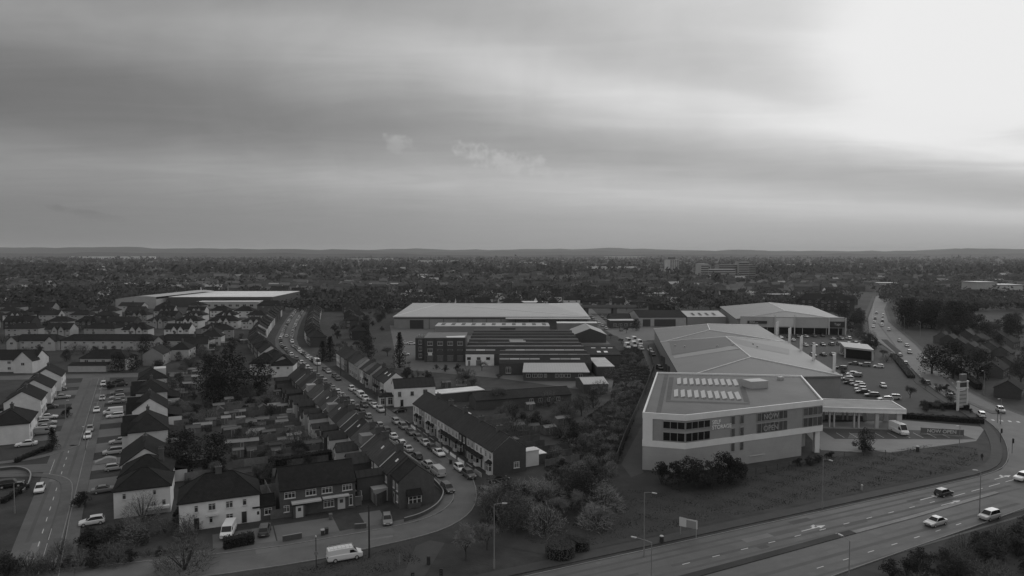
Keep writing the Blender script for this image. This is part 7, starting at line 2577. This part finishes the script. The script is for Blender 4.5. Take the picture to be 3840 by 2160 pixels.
# one person walking on the path by the junction
p = G(3682, 1729)
sk = bpy.data.meshes.new('person')
vs_ = [(0, 0, .95), (0, .01, 1.2), (0, .02, 1.42), (0, .0, 1.55), (0, -.01, 1.70),
       (.10, 0, .90), (.11, -.12, .50), (.11, -.06, .08), (.11, -.20, .05),
       (-.10, 0, .90), (-.11, .10, .52), (-.11, .28, .12), (-.11, .16, .05),
       (.20, .02, 1.40), (.25, .08, 1.14), (.25, -.04, .90), (.25, -.08, .82),
       (-.20, .02, 1.40), (-.25, -.04, 1.14), (-.24, -.18, .93), (-.24, -.23, .86)]
ed_ = [(0, 1), (1, 2), (2, 3), (3, 4), (0, 5), (5, 6), (6, 7), (7, 8), (0, 9), (9, 10), (10, 11), (11, 12), (2, 13), (13, 14), (14, 15), (15, 16), (2, 17), (17, 18), (18, 19), (19, 20)]
rad = [.15, .15, .15, .06, .105, .10, .07, .05, .04, .10, .07, .05, .04, .07, .055, .042, .04, .07, .055, .042, .04]
sk.from_pydata(vs_, ed_, [])
sk.materials.append(M['cloth'])
po = tag(link('person', sk, None, 1.0, (p.x, p.y, .1), R(-20)), 'person in dark clothes walking on the path by the right-hand junction', 'person')
md = po.modifiers.new('skin', 'SKIN')
for i, r_ in enumerate(rad):
    sk.skin_vertices[0].data[i].radius = (r_, r_)
sk.skin_vertices[0].data[0].use_root = True
po.modifiers.new('sub', 'SUBSURF').levels = 1
po.modifiers['sub'].render_levels = 2

# ------------------------------------------------------------------ the town beyond
# Victorian villas facing the crossing road
x = -132.0
rv = random.Random(77)
for i in range(13):
    w = rv.uniform(5.6, 7.2)
    g = [(w * .35, 2.8, .9, 5.6, 7.6)] if i in (3, 6, 7, 8, 9, 11, 12) else []
    house('%s villa from the left in the row behind the great warehouse' % ordn(i), (x, 588 + rv.uniform(-1, 1)), R(-3), w - .05, 9, 5.6, 8.6, 'gable', rv.choice(('brick', 'render')), rv.uniform(.6, 1.0), 'tile', rv.uniform(.8, 1.1),
          [(W_, 'front', w * q, zz, 1.2, 1.5) for q in (.3, .75) for zz in (.8, 3.6)], [(w - .4, 4.5, 1.3, .7, 1.2)], far=True, gables=g, group='villas behind the great warehouse', ovx=0)
    x += w
# individually built houses of the middle distance
OCC = [(-80, -345, 560, 640), ]


def blocked(x, y):
    if -345 < x < -185 and 560 < y < 705:
        return True
    if -95 < x < 70 and 360 < y < 560:
        return True
    if 50 < x < 235 and 300 < y < 520:
        return True
    if x < 0 and y < 545:
        return True
    if abs(x - (232 + (y - 440) * .5)) < 22 and y < 800:
        return True
    if -135 < x < -40 and 575 < y < 610:
        return True
    return False


k = 0
rows_ = []
for yy in range(560, 860, 34):
    x = -.74 * yy - 20
    while x < .75 * yy + 20:
        w = rv.choice((10, 12, 14, 20))
        y = yy + rv.uniform(-9, 9)
        if not blocked(x, y) and rv.random() < .62 and not (x > 120 and y < 620 and rv.random() < .7):
            rows_.append((x, y, w))
        x += w + rv.uniform(4, 16)
rows_ = rows_[:170]
zn = lambda x, y: 'far left' if x < -.45 * y else ('left' if x < -.15 * y else ('middle' if x < .2 * y else ('right' if x < .5 * y else 'far right')))
for i, (x, y, w) in enumerate(rows_):
    house('distant house with dark roof among trees, %s of the town beyond' % zn(x, y), (x, y), R(rv.choice((0, 0, 90, 20, -15)) + rv.uniform(-8, 8)), w, 8, rv.uniform(4.6, 5.6), rv.uniform(7.4, 8.8), rv.choice(('gable', 'hip', 'gable')), rv.choice(('render', 'brick', 'brick')), rv.choice((.4, .6, .8, 1.0, 1.2)), 'tile', rv.choice((.8, .9, 1.0, 1.2, 1.6)),
          [(W_, 'front', w * .25, 3.0, 1.4, 1.2), (W_, 'front', w * .75, 3.0, 1.4, 1.2), (W_, 'front', w * .5, .8, 1.6, 1.3)], [(w * .5, 4)], far=True, group='distant houses, %s of the town beyond' % zn(x, y), ovx=.1)

# everything farther: uncountable roofs and tree crowns
hm_ = MB()
nh = 0
while nh < 2600:
    y = 840 + 3400 * rv.random() ** 1.5
    x = rv.uniform(-.78, .80) * y
    nh += 1
    w, d, e = rv.uniform(9, 22), rv.uniform(7, 10), rv.uniform(4.5, 6.5)
    r = e + rv.uniform(2.2, 3.4)
    a = rv.choice((0, 0, 0, 1.57, .4, -.4)) + rv.uniform(-.15, .15)
    ca, sa = math.cos(a), math.sin(a)
    T = lambda p: (x + p[0] * ca - p[1] * sa, y + p[0] * sa + p[1] * ca, p[2])
    wm_i = rv.choice((0, 0, 1, 1, 1, 2))
    rm_i = rv.choice((3, 3, 3, 3, 4, 5) if rv.random() < .95 else (6,))
    for q in ([(0, 0, 0), (w, 0, 0), (w, 0, e), (0, 0, e)], [(w, 0, 0), (w, d, 0), (w, d, e), (w, d / 2, r), (w, 0, e)], [(0, d, 0), (0, 0, 0), (0, 0, e), (0, d / 2, r), (0, d, e)], [(w, d, 0), (0, d, 0), (0, d, e), (w, d, e)]):
        hm_.poly([T(p) for p in q], wm_i)
    for q in ([(-.3, -.4, e - .2), (w + .3, -.4, e - .2), (w + .3, d / 2, r + .1), (-.3, d / 2, r + .1)], [(w + .3, d + .4, e - .2), (-.3, d + .4, e - .2), (-.3, d / 2, r + .1), (w + .3, d / 2, r + .1)]):
        hm_.poly([T(p) for p in q], rm_i)
struct(hm_.build('distant_houses', [mat('distant_brick', .10, .9, .2, .3, tint=False), mat('distant_render', .15, .9, .2, .3, tint=False), mat('distant_white_wall', .28, .9, .1, .3, tint=False),
                                    mat('distant_tiles', .05, .9, .2, .3, tint=False), mat('distant_slates', .07, .8, .2, .3, tint=False), mat('distant_grey_roof', .11, .8, .2, .3, tint=False), mat('distant_pale_roof', .3, .7, .1, .3, tint=False)]), 'stuff')
# tree crowns of the town, one mass
tm = MB()
nt_ = 0
fr = random.Random(99)


def far_blocked(x, y):
    if -345 < x < -185 and y < 705:
        return True
    if y < 640:
        return blocked(x, y) or (abs(x) < .9 * y and x < 60 and y < 560)
    return abs(x - (232 + (y - 440) * .5)) < 11 and y < 760


while nt_ < 15000:
    y = 560 + 5200 * fr.random() ** 1.9
    x = fr.uniform(-.79, .82) * y
    if far_blocked(x, y):
        continue
    # clumping
    if math.sin(x * .011 + 1.3) * math.sin(y * .009) + fr.random() < .25:
        continue
    nt_ += 1
    h = fr.uniform(4.5, 11) if y < 1300 else fr.uniform(8, 17)
    if fr.random() < .08:
        h *= 1.5
    r = h * fr.uniform(.32, .5)
    kind = fr.choice((0, 0, 1, 1, 2))
    n = 22 if y < 1000 else (12 if y < 2000 else 6)
    sz = r * (.30 if y < 1000 else .55)
    for _ in range(n):
        v = Vector((fr.gauss(0, .5), fr.gauss(0, .5), fr.gauss(0, .42)))
        p = Vector((x + v.x * r, y + v.y * r, max(h * .62 + v.z * r, .6)))
        a = Vector((fr.gauss(0, 1), fr.gauss(0, 1), fr.gauss(0, 1))).normalized()
        b = a.orthogonal().normalized()
        a, b = a * sz * fr.uniform(.6, 1.2), b * sz * fr.uniform(.6, 1.2)
        tm.poly([p - a, p - b, p + a * .8, p + b], kind)
struct(tm.build('distant_trees', [mat('distant_foliage', .048, .9, .2, .1, tint=False), mat('distant_bare_crowns', .066, .95, .2, .1, tint=False), mat('distant_evergreens', .036, .9, .2, .1, tint=False)]), 'stuff')

# larger far buildings
tb = thing('tower_block', 'pale eleven-storey tower block rising above the distant trees', 'tower block', (355, 1560, 0), R(20))
MB().box(0, 24, 0, 22, 0, 31).build('wall', M['render'], tb, .75)
MB().box(6, 18, 6, 18, 31, 36).build('penthouse', M['dark'], tb, 2.5)
for f in range(11):
    for fc in range(2):
        m = MB()
        if fc == 0:
            m.box(1, 23, -.25, -.02, 1.0 + f * 2.75, 2.3 + f * 2.75, bottom=True)
        else:
            m.box(24.02, 24.25, 1, 21, 1.0 + f * 2.75, 2.3 + f * 2.75, bottom=True)
        m.build('window_band', M['glass'], tb)
for x in (5.5, 11, 16.5):
    MB().box(x, x + 1.0, -.4, -.01, 0, 31).build('pier', M['render'], tb, .9)
for i, (x, y, w, d, h, c, lab) in enumerate(((340, 1248, 14, 30, 27, .8, 'slim pale stair block at the left of the far hospital'), (354, 1250, 50, 20, 17, .9, 'banded lower block of the far hospital'), (385, 1290, 70, 22, 24, .6, 'long upper slab of the far hospital'), (420, 1285, 20, 18, 30, .7, 'lift tower above the far hospital'))):
    t = thing('hospital_block', lab, 'hospital', (x, y, 0), R(4), 'blocks of the far hospital')
    MB().box(0, w, 0, d, 0, h).build('wall', M['render'], t, c * .7)
    for f in range(int(h / 4)):
        MB().box(.5, w - .5, -.3, -.02, 1.6 + f * 4, 3.4 + f * 4, bottom=True).build('window_band', M['glass'], t)
for i, (x, y, w, d, h, c, lab) in enumerate(((197, 1783, 125, 40, 9, 1.5, 'long far shed with saw-toothed pale roof'), (-3007, 4700, 530, 120, 16, 1.4, 'huge pale distribution shed on the far left horizon'), (-420, 3000, 190, 60, 11, 1.1, 'far pale warehouse left of the centre horizon'), (700, 5200, 300, 60, 14, 1.2, 'low white far warehouse near the centre horizon'),
                                          (-900, 3800, 240, 50, 12, 1.2, 'pale far shed at the left horizon'), (30, 2600, 90, 30, 9, 1.3, 'small bright far roof near the centre'), (820, 2100, 110, 40, 9, 1.1, 'far pale shed at the right'), (500, 745, 22, 24, 15, .8, 'pale tall block at the right edge among trees'), (523, 748, 30, 24, 12, 1.0, 'pale gabled hall at the right edge among trees'),
                                          (480, 905, 26, 16, 7, 1.0, 'low pale roofs at the right middle distance'), (240, 640, 22, 14, 8, .3, 'dark brick block left of the far road'), (-190, 900, 70, 18, 6, 1.0, 'low pale flat roof beyond the school block'), (-520, 900, 60, 20, 6, 1.2, 'low white roof at the far left'), (130, 690, 26, 14, 6, .9, 'pale low hall before the dark woods'))):
    t = thing('far_building', lab, 'building', (x, y, 0), R(2), 'large far buildings')
    MB().box(0, w, 0, d, 0, h).build('wall', M['render'], t, c * .75)
    MB().box(-.5, w + .5, -.5, d + .5, h, h + .8, bottom=True).build('roof', M['metalroof'], t, c * 1.25)
    for k in range(max(2, int(w / 14))):
        MB().box(k * 14 + 3, k * 14 + 9, -.3, -.02, h * .25, h * .55, bottom=True).build('window_band', M['glass'], t)
# dark brick flats near the far road
t = house('dark brick flats with hipped roof between the far store and the far road', (232, 560), R(-4), 44, 16, 9.5, 14, 'hip', 'brick', .55, 'tile', .7, [(W_, 'front', 4 + 5 * q, zz, 1.8, 1.5) for q in range(8) for zz in (1.2, 4.2, 7.2)], far=True, name='block_of_flats', cat='flats')

# ------------------------------------------------------------------ air
hz = MB()
hz.box(-27500, 27500, -480, 27500, -1.2, 185, bottom=True)
hmt = bpy.data.materials.new('haze_air')
hmt.use_nodes = True
ntree = hmt.node_tree
for n in list(ntree.nodes):
    if n.type == 'BSDF_PRINCIPLED':
        ntree.nodes.remove(n)
pv = ntree.nodes.new('ShaderNodeVolumePrincipled')
pv.inputs['Color'].default_value = (.92, .92, .92, 1)
pv.inputs['Density'].default_value = 5.2e-5
pv.inputs['Anisotropy'].default_value = 0.2
ntree.links.new(pv.outputs[0], ntree.nodes['Material Output'].inputs['Volume'])
struct(hz.build('haze', hmt), 'stuff')

# ------------------------------------------------------------------ labels of look-alikes: told apart by their order from the left
bylab = {}
for o in COL.objects:
    if o.parent is None and o.get('label'):
        bylab.setdefault(o['label'], []).append(o)
KW = {'bush': 'leafy bush', 'scrub_bush': 'low bramble', 'budding_tree': 'budding tree', 'budding_bush': 'budding bush', 'bare_tree': 'bare tree', 'evergreen_tree': 'dark evergreen', 'conifer_tree': 'conifer', 'tree': 'leafy tree', 'house': 'house'}
for lab, obs in bylab.items():
    if len(obs) < 2:
        continue
    sub = {}
    for o in obs:
        sub.setdefault(KW.get(o.name.split('.')[0], o['category']), []).append(o)
    for kw, os_ in sub.items():
        os_.sort(key=lambda o: o.location.x / max(o.location.y, 1))
        for i, o in enumerate(os_):
            o['label'] = '%s, %s from left among %s' % (kw, ordn(i), o['group'])
